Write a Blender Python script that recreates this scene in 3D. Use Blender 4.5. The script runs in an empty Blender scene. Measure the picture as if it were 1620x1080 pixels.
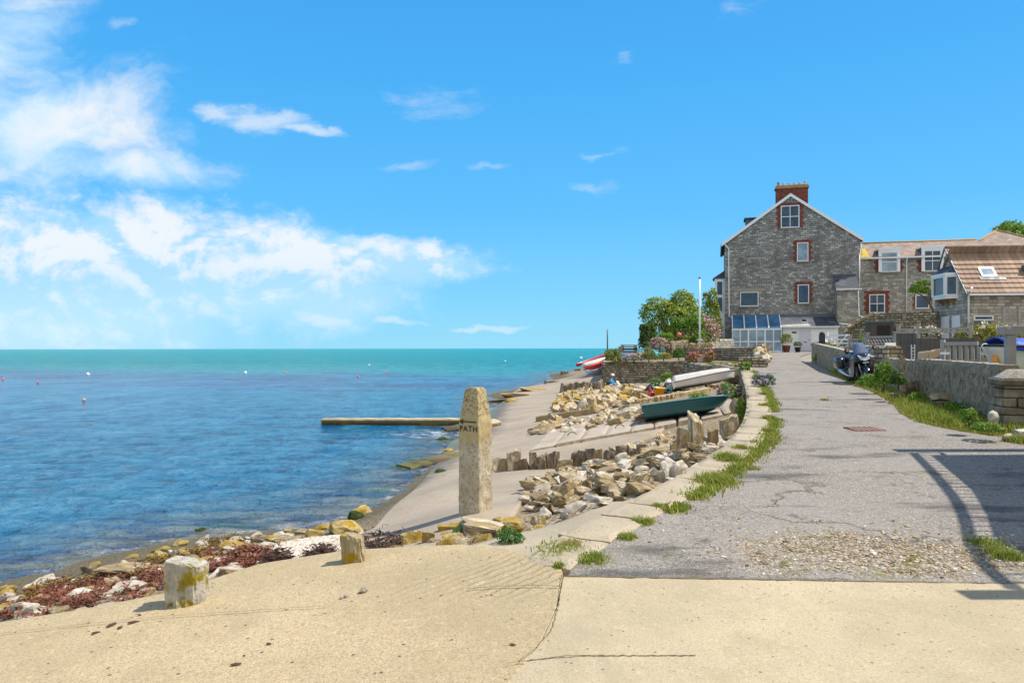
import bpy, bmesh, math, random
import numpy as np
from mathutils import Vector, Matrix, noise
random.seed(7); rng = np.random.default_rng(7)
C = bpy.context.scene.collection
SC = bpy.context.scene
R = math.radians
E = 3.2                     # eye height above the sea (the sea is z = 0)
F, CX, HY = 1150.0, 810.0, 551.0

# ---------------------------------------------------------------- helpers
def at(px, py, D):
    return Vector(((px-CX)/F*D, D, E-(py-HY)/F*D))
def ath(px, py, h):
    """point seen at a pixel at height h relative to the eye"""
    return at(px, py, -h*F/(py-HY))

def tag(o, label=None, cat=None, group=None, kind=None):
    if label: o['label'] = label
    if cat: o['category'] = cat
    if group: o['group'] = group
    if kind: o['kind'] = kind
    return o
def thing(name, label, cat, loc=(0,0,0), rz=0, group=None):
    o = bpy.data.objects.new(name, None); C.objects.link(o)
    o.empty_display_size = .2
    o.location = loc; o.rotation_euler = (0,0,rz)
    return tag(o, label, cat, group)
def copy_tree(o, parent=None):
    c = o.copy(); C.objects.link(c)
    if parent: c.parent = parent
    for ch in list(o.children): copy_tree(ch, c)
    return c
def obj(name, me, parent=None):
    o = bpy.data.objects.new(name, me); C.objects.link(o)
    if parent: o.parent = parent
    return o

class MB:
    def __init__(s): s.v=[]; s.f=[]; s.m=[]; s.sm=[]
    def add(s, vs, fs, m=0, smooth=False):
        b=len(s.v); s.v += [tuple(v) for v in vs]
        for f in fs: s.f.append([b+i for i in f]); s.m.append(m); s.sm.append(smooth)
        return s
    def box(s, x0,x1,y0,y1,z0,z1, m=0):
        return s.add([(x0,y0,z0),(x1,y0,z0),(x1,y1,z0),(x0,y1,z0),(x0,y0,z1),(x1,y0,z1),(x1,y1,z1),(x0,y1,z1)],
              [(0,3,2,1),(4,5,6,7),(0,1,5,4),(1,2,6,5),(2,3,7,6),(3,0,4,7)], m)
    def bar(s, a, b, w, h, m=0, up=(0,0,1)):
        a=Vector(a); b=Vector(b); d=(b-a).normalized(); up=Vector(up)
        if abs(d.dot(up))>.99: up=Vector((0,1,0))
        r=d.cross(up).normalized()*w/2; u=r.cross(d).normalized()*h/2
        vs=[a-r-u,a+r-u,a+r+u,a-r+u,b-r-u,b+r-u,b+r+u,b-r+u]
        return s.add(vs,[(0,1,2,3),(7,6,5,4),(0,4,5,1),(1,5,6,2),(2,6,7,3),(3,7,4,0)],m)
    def prism(s, poly, axis, a, b, m=0):
        """extrude a 2d polygon along an axis ('x','y','z') from a to b"""
        def P(p,t):
            return (t,p[0],p[1]) if axis=='x' else (p[0],t,p[1]) if axis=='y' else (p[0],p[1],t)
        n=len(poly); vs=[P(p,a) for p in poly]+[P(p,b) for p in poly]
        fs=[tuple(range(n)),tuple(range(2*n-1,n-1,-1))]+[(i,i+n,(i+1)%n+n,(i+1)%n) for i in range(n)]
        return s.add(vs,fs,m)
    def tube(s, pts, r, n=8, m=0, smooth=True, closed=False):
        pts=[Vector(p) for p in pts]; k=len(pts); rs=r if isinstance(r,(list,tuple)) else [r]*k
        vs=[]; u0=None
        for i,p in enumerate(pts):
            if closed: d=pts[(i+1)%k]-pts[i-1]
            else: d=pts[min(i+1,k-1)]-pts[max(i-1,0)]
            d.normalize()
            if u0 is None:
                u0=d.orthogonal().normalized()
            u=(u0-d*u0.dot(d)).normalized(); u0=u; w=d.cross(u)
            for j in range(n):
                a=2*math.pi*j/n; vs.append(p+(u*math.cos(a)+w*math.sin(a))*rs[i])
        fs=[]
        for i in range(k if closed else k-1):
            i2=(i+1)%k
            for j in range(n): fs.append((i*n+j,i*n+(j+1)%n,i2*n+(j+1)%n,i2*n+j))
        s.add(vs,fs,m,smooth)
        if not closed:
            s.add([vs[j] for j in range(n)],[tuple(range(n-1,-1,-1))],m)
            s.add([vs[(k-1)*n+j] for j in range(n)],[tuple(range(n))],m)
        return s
    def lathe(s, prof, c=(0,0,0), n=16, m=0, axis='z', smooth=True):
        vs=[]; c=Vector(c)
        for (r,z) in prof:
            for j in range(n):
                a=2*math.pi*j/n; q=(r*math.cos(a), r*math.sin(a), z)
                if axis=='x': q=(q[2],q[0],q[1])
                if axis=='y': q=(q[0],q[2],q[1])
                vs.append(c+Vector(q))
        fs=[]
        for i in range(len(prof)-1):
            for j in range(n): fs.append((i*n+j,i*n+(j+1)%n,(i+1)*n+(j+1)%n,(i+1)*n+j))
        s.add(vs,fs,m,smooth)
        s.add([vs[j] for j in range(n)],[tuple(range(n))],m); k=(len(prof)-1)*n
        s.add([vs[k+j] for j in range(n)],[tuple(range(n))],m)
        return s
    def mesh(s, name, mats):
        me=bpy.data.meshes.new(name); me.from_pydata(s.v,[],s.f)
        for mt in (mats if isinstance(mats,(list,tuple)) else [mats]): me.materials.append(mt)
        me.polygons.foreach_set('material_index', s.m); me.polygons.foreach_set('use_smooth', s.sm)
        bm=bmesh.new(); bm.from_mesh(me); bmesh.ops.remove_doubles(bm,verts=bm.verts,dist=1e-5)
        bmesh.ops.recalc_face_normals(bm,faces=bm.faces); bm.to_mesh(me); bm.free()
        me.update(); return me
    def build(s, name, mats, parent=None, bevel=0):
        o=obj(name, s.mesh(name,mats), parent)
        if bevel:
            b=o.modifiers.new('bevel','BEVEL'); b.width=bevel; b.segments=2; b.limit_method='ANGLE'
        return o

def mesh_np(name, V, Q, mat, smooth=False):
    V=np.asarray(V,dtype=np.float32); Q=np.asarray(Q,dtype=np.int32)
    me=bpy.data.meshes.new(name); k=Q.shape[1]
    me.vertices.add(len(V)); me.vertices.foreach_set('co',V.ravel())
    me.loops.add(Q.size); me.loops.foreach_set('vertex_index',Q.ravel())
    me.polygons.add(len(Q)); me.polygons.foreach_set('loop_start',np.arange(0,Q.size,k,dtype=np.int32))
    me.polygons.foreach_set('loop_total',np.full(len(Q),k,dtype=np.int32))
    me.polygons.foreach_set('use_smooth',np.full(len(Q),smooth))
    me.update(calc_edges=True); me.validate()
    for mt in (mat if isinstance(mat,(list,tuple)) else [mat]): me.materials.append(mt)
    return me

# ---------------------------------------------------------------- node helpers
def node(nt, typ, ins=None, **props):
    n=nt.nodes.new('ShaderNode'+typ)
    for k,v in props.items(): setattr(n,k,v)
    for k,v in (ins or {}).items():
        s=n.inputs[k]
        if isinstance(v,bpy.types.NodeSocket): nt.links.new(v,s)
        else:
            if s.type=='RGBA' and len(v)==3: v=(*v,1)
            s.default_value=v
    return n
def ma(nt, op, a, b=0.0, c=None, clamp=False):
    n=nt.nodes.new('ShaderNodeMath'); n.operation=op; n.use_clamp=clamp
    for i,v in enumerate((a,b,c)):
        if v is None: continue
        if isinstance(v,bpy.types.NodeSocket): nt.links.new(v,n.inputs[i])
        else: n.inputs[i].default_value=v
    return n.outputs[0]
def mixc(nt, f, a, b, blend='MIX'):
    n=nt.nodes.new('ShaderNodeMix'); n.data_type='RGBA'; n.blend_type=blend
    for i,v in ((0,f),(6,a),(7,b)):
        if isinstance(v,bpy.types.NodeSocket): nt.links.new(v,n.inputs[i])
        else: n.inputs[i].default_value=(*v,1) if i and len(v)==3 else v
    return n.outputs[2]
def step(nt, x, a, b, lo=0.0, hi=1.0):
    n=nt.nodes.new('ShaderNodeMapRange'); n.interpolation_type='SMOOTHSTEP'
    nt.links.new(x,n.inputs[0])
    for i,v in ((1,a),(2,b),(3,lo),(4,hi)): n.inputs[i].default_value=v
    return n.outputs[0]
def ramp(nt, f, stops):
    n=nt.nodes.new('ShaderNodeValToRGB'); nt.links.new(f,n.inputs[0]); e=n.color_ramp.elements
    while len(e)<len(stops): e.new(.5)
    for k,(p,c) in zip(e,stops): k.position=p; k.color=(*c,1)
    return n.outputs[0]
def noi(nt, co, scale, detail=5, rough=.55, dist=0, out=0):
    n=node(nt,'TexNoise',{'Scale':scale,'Detail':detail,'Roughness':rough,'Distortion':dist})
    if co is not None: nt.links.new(co,n.inputs['Vector'])
    return n.outputs[out]
def scl(nt, co, s, loc=(0,0,0), rot=(0,0,0)):
    n=node(nt,'Mapping',{'Scale':s,'Location':loc,'Rotation':rot}); nt.links.new(co,n.inputs['Vector']); return n.outputs[0]
def new_mat(name):
    m=bpy.data.materials.new(name); m.use_nodes=True; nt=m.node_tree
    return m, nt, nt.nodes['Principled BSDF']
def setin(nt, b, **kw):
    for k,v in kw.items():
        k=k.replace('_',' ')
        if isinstance(v,bpy.types.NodeSocket): nt.links.new(v,b.inputs[k])
        else:
            if b.inputs[k].type=='RGBA' and len(v)==3: v=(*v,1)
            b.inputs[k].default_value=v
def bump(nt, h, dist=.02, strength=1.0, prev=None):
    n=node(nt,'Bump',{'Strength':strength,'Distance':dist,'Height':h})
    if prev is not None: nt.links.new(prev,n.inputs['Normal'])
    return n.outputs[0]
def co_obj(nt): return node(nt,'TexCoord').outputs['Object']
def co_pos(nt): return node(nt,'NewGeometry').outputs['Position']
def co_rand(nt):
    """object coordinates shifted by the object's own random number, so copies differ"""
    r=node(nt,'ObjectInfo').outputs['Random']
    return node(nt,'VectorMath',{0:co_obj(nt),1:node(nt,'CombineXYZ',{'X':ma(nt,'MULTIPLY',r,37),'Y':ma(nt,'MULTIPLY',r,61),'Z':ma(nt,'MULTIPLY',r,23)}).outputs[0]},operation='ADD').outputs[0], r

def plain(name, c, rough=.6, metal=0, var=.12, scale=6, bmp=0, spec=.5, coat=0):
    m,nt,b=new_mat(name); co=co_obj(nt); n=noi(nt,co,scale,6)
    col=mixc(nt,n,tuple(x*(1-var*1.6) for x in c),tuple(min(1,x*(1+var)) for x in c))
    d=noi(nt,co,scale*.35,4); col=mixc(nt,step(nt,d,.5,.75,0,var*1.2),col,tuple(x*.55+.02 for x in c))
    setin(nt,b,Base_Color=col,Roughness=step(nt,n,.3,.7,max(0,rough-.08),min(1,rough+.1)),Metallic=metal)
    b.inputs['Specular IOR Level'].default_value=spec
    b.inputs['Coat Weight'].default_value=coat
    if bmp: setin(nt,b,Normal=bump(nt,noi(nt,co,scale*6,4),bmp))
    return m

def stone_mat(name, cols, scale=3.0, lichen=0.0, lich_c=(.45,.31,.03), bd=.03, dark=.35, rand=True):
    """weathered loose stone: cols = three tones picked per object and mottled"""
    m,nt,b=new_mat(name); co,r=co_rand(nt)
    base=ramp(nt,r,[(0,cols[0]),(.5,cols[1]),(1,cols[2])])
    n=noi(nt,co,scale,7,.62); base=mixc(nt,step(nt,n,.35,.7),tuple(x*.62 for x in cols[0]),base)
    base=mixc(nt,step(nt,noi(nt,co,scale*4.3,5,.7),.55,.7,0,dark),base,(.075,.065,.05))
    if lichen:
        l=step(nt,noi(nt,scl(nt,co,(1,1,1),(9,3,5)),scale*.8,6,.6),.62-lichen*.3,.72-lichen*.3)
        base=mixc(nt,l,base,mixc(nt,n,lich_c,tuple(x*.55 for x in lich_c)))
    setin(nt,b,Base_Color=base,Roughness=.9,Normal=bump(nt,noi(nt,co,scale*3,8,.7),bd))
    b.inputs['Specular IOR Level'].default_value=.25
    return m

def coursed(name, cols, mortar, bw=.38, bh=.16, msz=.012, stain=.5, bumpd=.02, jitter=.6):
    """coursed rubble / brick wall in the object's own coordinates (runs along x or y, up z)"""
    m,nt,b=new_mat(name); co=co_obj(nt)
    s=node(nt,'SeparateXYZ',{0:co}); nx=noi(nt,co,1.7,3); nz=noi(nt,scl(nt,co,(.35,.35,2.5),(5,5,5)),1.0,2)
    u=ma(nt,'ADD',ma(nt,'ADD',s.outputs[0],s.outputs[1]),ma(nt,'MULTIPLY',nx,.08*jitter))
    v=ma(nt,'ADD',s.outputs[2],ma(nt,'ADD',ma(nt,'MULTIPLY',nz,.045*jitter),ma(nt,'MULTIPLY',noi(nt,co,5,2),.035*jitter)))
    uv=node(nt,'CombineXYZ',{'X':u,'Y':v}).outputs[0]
    br=node(nt,'TexBrick',{'Vector':uv,'Scale':1.0,'Color1':(0,0,0),'Color2':(1,1,1),'Mortar':(0,0,0),'Mortar Size':msz,
        'Mortar Smooth':.3,'Brick Width':bw,'Row Height':bh,'Bias':0.0},offset=.5,squash=.75,squash_frequency=3)
    tone=node(nt,'SeparateColor',{0:br.outputs[0]}).outputs[0]
    col=ramp(nt,tone,[(0,cols[0]),(.35,cols[1]),(.7,cols[2]),(1,cols[3])])
    col=mixc(nt,step(nt,noi(nt,co,14,5,.7),.4,.75,0,.45),col,tuple(x*.45 for x in cols[1]))
    big=noi(nt,scl(nt,co,(1,1,.7)),.45,6,.65)
    col=mixc(nt,step(nt,big,.48,.64,0,stain),col,tuple(x*.38 for x in cols[0]))
    col=mixc(nt,br.outputs['Fac'],col,mortar)
    h=ma(nt,'SUBTRACT',ma(nt,'MULTIPLY',noi(nt,co,22,4),.35),br.outputs['Fac'])
    setin(nt,b,Base_Color=col,Roughness=.92,Normal=bump(nt,h,bumpd))
    b.inputs['Specular IOR Level'].default_value=.2
    return m

def leaf_mat(name, c1, c2, c3, trans=.25):
    m,nt,b=new_mat(name); g=node(nt,'NewGeometry')
    r=g.outputs['Random Per Island']; n=noi(nt,g.outputs['Position'],1.3,3)
    f=ma(nt,'ADD',ma(nt,'MULTIPLY',r,.6),ma(nt,'MULTIPLY',n,.5))
    col=ramp(nt,f,[(.15,c1),(.5,c2),(.9,c3)])
    setin(nt,b,Base_Color=col,Roughness=.55); b.inputs['Specular IOR Level'].default_value=.25
    t=node(nt,'BsdfTranslucent',{'Color':mixc(nt,.5,col,(.25,.35,.03))})
    mx=node(nt,'MixShader',{0:trans,1:b.outputs[0],2:t.outputs[0]})
    nt.links.new(mx.outputs[0],nt.nodes['Material Output'].inputs[0])
    return m

def glass_dark(name, c=(.022,.05,.085), rough=.06):
    m,nt,b=new_mat(name); n=noi(nt,co_obj(nt),1.1,3)
    col=mixc(nt,step(nt,n,.4,.65),c,tuple(x*1.5+.01 for x in c))
    setin(nt,b,Base_Color=col,Roughness=rough,Normal=bump(nt,noi(nt,co_obj(nt),.8,2),.01)); b.inputs['Specular IOR Level'].default_value=.5
    return m

# ---------------------------------------------------------------- camera, light, sky
cam=bpy.data.cameras.new('camera'); cam.sensor_width=36; cam.lens=36*F/1620; cam.shift_y=(HY-540)/1620
cam.clip_end=80000; cam.clip_start=.1
co_=bpy.data.objects.new('camera',cam); C.objects.link(co_); co_.location=(0,0,E); co_.rotation_euler=(R(90),R(0.1),0)
SC.camera=co_
SC.view_settings.view_transform='Standard'; SC.view_settings.look='None'; SC.view_settings.exposure=EXPO if 'EXPO' in globals() else 0.30
SUN_EL=57; SUN_AZ=88            # azimuth from +Y towards +X
sd=Vector((math.sin(R(SUN_AZ))*math.cos(R(SUN_EL)), math.cos(R(SUN_AZ))*math.cos(R(SUN_EL)), math.sin(R(SUN_EL))))
sl=bpy.data.lights.new('sun','SUN'); sl.energy=5.0; sl.angle=R(.53); sl.color=(1,.93,.82)
so=bpy.data.objects.new('sun',sl); C.objects.link(so); so.rotation_euler=(-sd).to_track_quat('-Z','Y').to_euler(); so.location=(20,0,40)
W=bpy.data.worlds.new('World'); SC.world=W; W.use_nodes=True; nt=W.node_tree; bg=nt.nodes['Background']
sky=node(nt,'TexSky',sky_type='NISHITA'); sky.sun_disc=False; sky.sun_elevation=R(SUN_EL); sky.sun_rotation=R(SUN_AZ)
sky.air_density=1.0; sky.dust_density=.25; sky.ozone_density=3.0; sky.altitude=0
STR=.15; bg.inputs[1].default_value=STR
dirv=node(nt,'TexCoord').outputs['Generated']; sp=node(nt,'SeparateXYZ',{0:dirv})
el=sp.outputs[2]
grad=ramp(nt,ma(nt,'MAXIMUM',el,0.0),[(0,(.215,.58,.82)),(.06,(.16,.53,.83)),(.18,(.085,.43,.84)),(.34,(.05,.36,.80)),(.6,(.03,.25,.70)),(1,(.03,.18,.58))])
skyc=mixc(nt,.92,sky.outputs[0],mixc(nt,1.0,grad,(1.0/STR,1.0/STR,.97/STR),'MULTIPLY'))
WH=lambda r,g,b: tuple(x/STR for x in (r,g,b))
# clouds: bearing / height over the sea, as tangents
yy=ma(nt,'MAXIMUM',sp.outputs[1],.08)
u=ma(nt,'DIVIDE',sp.outputs[0],yy); v=ma(nt,'DIVIDE',sp.outputs[2],yy)
uv=node(nt,'CombineXYZ',{'X':u,'Y':v}).outputs[0]
wob=node(nt,'VectorMath',{0:uv,1:node(nt,'VectorMath',{0:node(nt,'VectorMath',{0:noi(nt,uv,12,5,.6,0,1),1:(.5,.5,.5)},operation='SUBTRACT').outputs[0],1:(.10,.05,0)},operation='MULTIPLY').outputs[0]},operation='ADD').outputs[0]
def blob(px,py,rx,ry,rot=0.0):
    mp=node(nt,'Mapping',{'Vector':wob,'Location':((px-CX)/F,(HY-py)/F,0),'Rotation':(0,0,rot),'Scale':(rx/F,ry/F,1)},vector_type='TEXTURE')
    return ma(nt,'SUBTRACT',1.0,node(nt,'VectorMath',{0:mp.outputs[0]},operation='LENGTH').outputs['Value'])
def union(ls):
    o=ls[0]
    for x in ls[1:]: o=ma(nt,'MAXIMUM',o,x)
    return o
CM=lambda x,k: ma(nt,'MULTIPLY',ma(nt,'SUBTRACT',x,.5),k)
fb=noi(nt,scl(nt,uv,(1,1.4,1)),8.5,10,.60,.25)
fb_l=noi(nt,scl(nt,uv,(1,1.4,1),(-.010,-.022,0)),8.5,10,.60,.25)
fine=noi(nt,scl(nt,uv,(1,2.0,1),(3,1,0)),26,8,.62,.3)
bank=union([blob(40,455,440,165,-.02),blob(225,420,230,120),blob(400,430,290,100,-.10),blob(590,412,200,46,-.06),blob(-200,450,320,160)])
d1=ma(nt,'ADD',bank,ma(nt,'ADD',CM(fb,1.15),CM(fine,.75)))
a1=step(nt,d1,-.10,.46,0,.95)
veil=ma(nt,'MULTIPLY',step(nt,ma(nt,'ADD',bank,CM(fb,.5)),-.05,.6,0,.8),step(nt,v,.02,.15,1,.45)); skyc=mixc(nt,veil,skyc,WH(.52,.74,.90))
lowm=step(nt,v,.03,.15,.30,.92)
lit=step(nt,ma(nt,'ADD',ma(nt,'MULTIPLY',ma(nt,'SUBTRACT',fb,fb_l),4.2),ma(nt,'ADD',step(nt,v,.06,.17,0,.42),ma(nt,'MULTIPLY',d1,.22))),.0,.72)
skyc=mixc(nt,ma(nt,'MULTIPLY',a1,lowm),skyc,mixc(nt,lit,WH(.36,.62,.84),WH(.76,.78,.80)))
wis=union([blob(40,200,300,150,-.12),blob(0,70,170,130,.2),blob(200,262,170,50,-.05),blob(-220,150,320,280)])
str_=noi(nt,scl(nt,wob,(1,1.7,1),(1,7,0),(0,0,-.35)),4.6,10,.60,.4)
a2=step(nt,ma(nt,'ADD',wis,ma(nt,'ADD',CM(str_,2.2),CM(fine,.25))),.02,.95,0,.92)
skyc=mixc(nt,a2,skyc,mixc(nt,step(nt,ma(nt,'ADD',str_,CM(fb,.5)),.40,.66),WH(.50,.70,.85),WH(.74,.77,.80)))
wn=noi(nt,scl(nt,uv,(1,2.6,1),(2,3,0),(0,0,-.15)),15,9,.66,.5)
def wisp(ls,k,lo,hi):
    global skyc
    m_=union(ls); a_=ma(nt,'MULTIPLY',step(nt,ma(nt,'ADD',m_,CM(wn,2.2)),lo,hi),step(nt,m_,-.1,.35)); skyc=mixc(nt,ma(nt,'MULTIPLY',a_,k),skyc,WH(.70,.75,.80))
wisp([blob(420,184,105,26,-.16),blob(345,175,60,22,-.1),blob(480,202,80,14,-.2)],.62,.0,1.0)
wisp([blob(515,503,58,16,.03),blob(635,508,56,9,-.05),blob(770,519,70,7),blob(600,383,60,18)],.45,.0,.9)
wisp([blob(690,160,120,40,-.05),blob(640,257,100,14,.03),blob(985,85,36,30),blob(940,293,60,18),blob(960,242,60,10),blob(765,253,60,10),blob(185,38,26,16),blob(1170,15,70,20)],.30,.25,1.3)
# unseen white cloud added behind the camera to brighten the shaded gable
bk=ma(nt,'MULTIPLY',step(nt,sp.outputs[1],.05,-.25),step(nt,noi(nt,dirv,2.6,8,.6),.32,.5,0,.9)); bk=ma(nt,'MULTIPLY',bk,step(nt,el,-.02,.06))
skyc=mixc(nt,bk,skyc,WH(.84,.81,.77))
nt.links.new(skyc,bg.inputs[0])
# ---------------------------------------------------------------- lie of the land
_RY=[-10,3,5,8,11,16,25,40,67,120]; _RH=[-1.75,-1.68,-1.66,-1.56,-1.41,-1.30,-1.15,-.72,-.30,.2]
def U(x,y):
    """upper ground: concrete apron, lane, yards"""
    return E+np.interp(y,_RY,_RH)+.12*min(x-.3,0.0)
_CP=[]
def cp(*a):
    for (px,py,h) in a: p=ath(px,py,h); _CP.append((p.x,p.y,h+E))
cp((0,925,-3.2),(100,895,-3.2),(300,850,-3.2),(480,835,-3.2),(590,805,-3.2),(660,760,-3.2),(720,700,-3.2),(790,640,-3.2),(770,625,-3.2),(880,600,-3.15))
cp((0,990,-2.28),(270,950,-2.16),(410,905,-2.08),(550,888,-2.0),(730,878,-1.88))
cp((285,890,-2.72),(400,860,-2.65),(130,940,-2.65),(500,870,-2.35),(450,850,-2.65),(620,870,-2.2),(640,830,-2.5),(700,780,-2.6),(600,840,-2.8),(650,790,-2.85))
cp((750,812,-2.02),(800,790,-2.45),(785,817,-2.0),(830,838,-1.97),(830,852,-1.88),(930,820,-1.78),(1000,800,-1.70),(870,880,-1.83))
cp((800,760,-2.68),(850,765,-2.55),(900,790,-2.08),(850,743,-2.72),(1000,740,-2.12),(1100,715,-1.8))
cp((790,745,-2.85),(900,742,-2.72),(1000,722,-2.35),(1100,702,-2.05),(1180,690,-1.92))
cp((950,705,-2.45),(1060,685,-2.2),(1150,665,-1.9),(850,715,-2.65),(1175,657,-1.82),(820,700,-2.8),(1160,640,-1.75),(870,685,-2.6),(1010,668,-2.15))
cp((930,670,-2.45),(1000,650,-2.15),(900,658,-2.62),(1000,640,-2.12),(890,640,-2.75),(960,630,-2.42),(1040,625,-2.07),(1050,622,-2.02),(1150,612,-1.75))
cp((900,622,-2.75),(950,618,-2.5),(965,620,-2.5),(960,605,-2.4),(1085,603,-2.1),(850,680,-2.78),(800,690,-3.02),(830,650,-2.92),(880,615,-2.75),(930,595,-2.3),(900,605,-2.5),(800,640,-3.12),(945,588,-1.95))
def cpp(*a):
    for (x,y,h) in a: _CP.append((x,y,h+E))
cpp((.35,5.3,-1.85),(.78,6.2,-1.78),(1.6,7.6,-1.72),(2.6,9.2,-1.66),(3.7,11.2,-1.68),(4.6,13.2,-1.75),(5.2,15.3,-1.92),(6.3,19,-1.85),(7.7,24,-1.8),(9.4,30,-1.6),(10.6,34,-1.4))
cpp((2,5,-2.0),(4,8,-2.0),(6,11,-2.0),(8,15,-2.1),(9,19,-2),(10,24,-2),(12,30,-1.8),(14,36,-1.6),(14,46,-1.9),(16,60,-1.9),(20,80,-1.9),(10,70,-2.1),(8,85,-2.6))
cpp((-8,4,-2.6),(-12,2,-3.0),(-12,6,-3.6),(-12,12,-4.2),(-8,18,-4.2),(-6,24,-4.2),(-6,34,-4.3),(-6,46,-4.3),(-4,60,-4.2),(-2,80,-4.2),(-20,10,-5),(-20,30,-5),(-20,60,-5),(-20,90,-5),(0,110,-4.5),(0,-4,-2.4),(-6,-4,-2.8),(8,0,-2.4),(14,10,-2.4))
P_=np.array(_CP); _n=len(P_)
def _k(r2): return np.where(r2>1e-9, .5*r2*np.log(np.maximum(r2,1e-9)), 0.0)
_S=.25  # compress depth a little so far points do not ring
def _tr(x,y): return np.stack([np.asarray(x)*1.0, np.asarray(y)*.6],-1)
_Q=_tr(P_[:,0],P_[:,1]); _d2=((_Q[:,None]-_Q[None])**2).sum(-1)
_A=np.zeros((_n+3,_n+3)); _A[:_n,:_n]=_k(_d2)+np.eye(_n)*.15; _A[:_n,_n]=1; _A[:_n,_n+1:]=_Q; _A[_n:,:_n]=_A[:_n,_n:].T
_w=np.linalg.solve(_A,np.concatenate([P_[:,2],np.zeros(3)]))
def Tn(x,y):
    x=np.asarray(x,float); y=np.asarray(y,float); q=_tr(x,y).reshape(-1,2); out=np.empty(len(q))
    for i in range(0,len(q),20000):
        c=q[i:i+20000]; d2=((c[:,None]-_Q[None])**2).sum(-1)
        out[i:i+20000]=_k(d2)@_w[:_n]+_w[_n]+c@_w[_n+1:]
    return np.clip(out.reshape(x.shape),-2.5,3.4)
def T(x,y): return float(Tn(np.array([x]),np.array([y]))[0])
def hit(px,py,fn=T,d0=4.0,d1=110.0):
    """where the line of sight through a picture point meets the ground"""
    d=d0
    while d<d1:
        p=at(px,py,d)
        if p.z<=fn(p.x,p.y):
            a,b=d/1.02,d
            for _ in range(14):
                m=(a+b)/2; q=at(px,py,m)
                if q.z<=fn(q.x,q.y): b=m
                else: a=m
            q=at(px,py,b); q.z=fn(q.x,q.y); return q
        d*=1.02
    return at(px,py,d1)
def hits(pts,fn=T): return [hit(px,py,fn) for px,py in pts]
def resample(pts,n):
    pts=[Vector((p[0],p[1],0)) for p in pts]; L=[0]
    for a,b in zip(pts,pts[1:]): L.append(L[-1]+(b-a).length)
    o=[]
    for i in range(n):
        t=L[-1]*i/(n-1); k=max(j for j in range(len(L)) if L[j]<=t+1e-9); k=min(k,len(pts)-2)
        f=(t-L[k])/(L[k+1]-L[k]); o.append(pts[k].lerp(pts[k+1],f))
    return o
def smooth_line(pts,n):
    q=[Vector((p[0],p[1],0)) for p in pts]
    for _ in range(2):
        o=[q[0]]
        for a,b in zip(q,q[1:]): o+= [a.lerp(b,.25),a.lerp(b,.75)]
        q=o+[q[-1]]
    return resample(q,n)
def strip(name, Lp, Rp, nu, nv, fn, mat, dz=0.0, sm=True, skirt=.0):
    """ground sheet between two plan lines"""
    A=smooth_line(Lp,nv) if sm else resample(Lp,nv); B=smooth_line(Rp,nv) if sm else resample(Rp,nv)
    V=[]
    for i in range(nv):
        for j in range(nu):
            p=A[i].lerp(B[i],j/(nu-1)); V.append((p.x,p.y,0))
    V=np.array(V)
    V[:,2]=(Tn(V[:,0],V[:,1]) if fn is T else np.array([fn(a,b) for a,b in V[:,:2]]))+dz
    Q=[(i*nu+j,i*nu+j+1,(i+1)*nu+j+1,(i+1)*nu+j) for i in range(nv-1) for j in range(nu-1)]
    me=mesh_np(name,V,Q,mat,True)
    if skirt:
        bm=bmesh.new(); bm.from_mesh(me); e=[x for x in bm.edges if x.is_boundary]
        r=bmesh.ops.extrude_edge_only(bm,edges=e)
        for g in r['geom']:
            if isinstance(g,bmesh.types.BMVert): g.co.z-=skirt
        bm.to_mesh(me); bm.free()
    o=obj(name,me); o['kind']='structure'
    return o
def gauss_fbm(x,y,s,o=4,seed=0):
    out=np.zeros(len(x))
    for i,(a,b) in enumerate(zip(x,y)): out[i]=noise.fractal(Vector((a*s+seed,b*s,seed*.37)),1.0,2.0,o)
    return out

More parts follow.
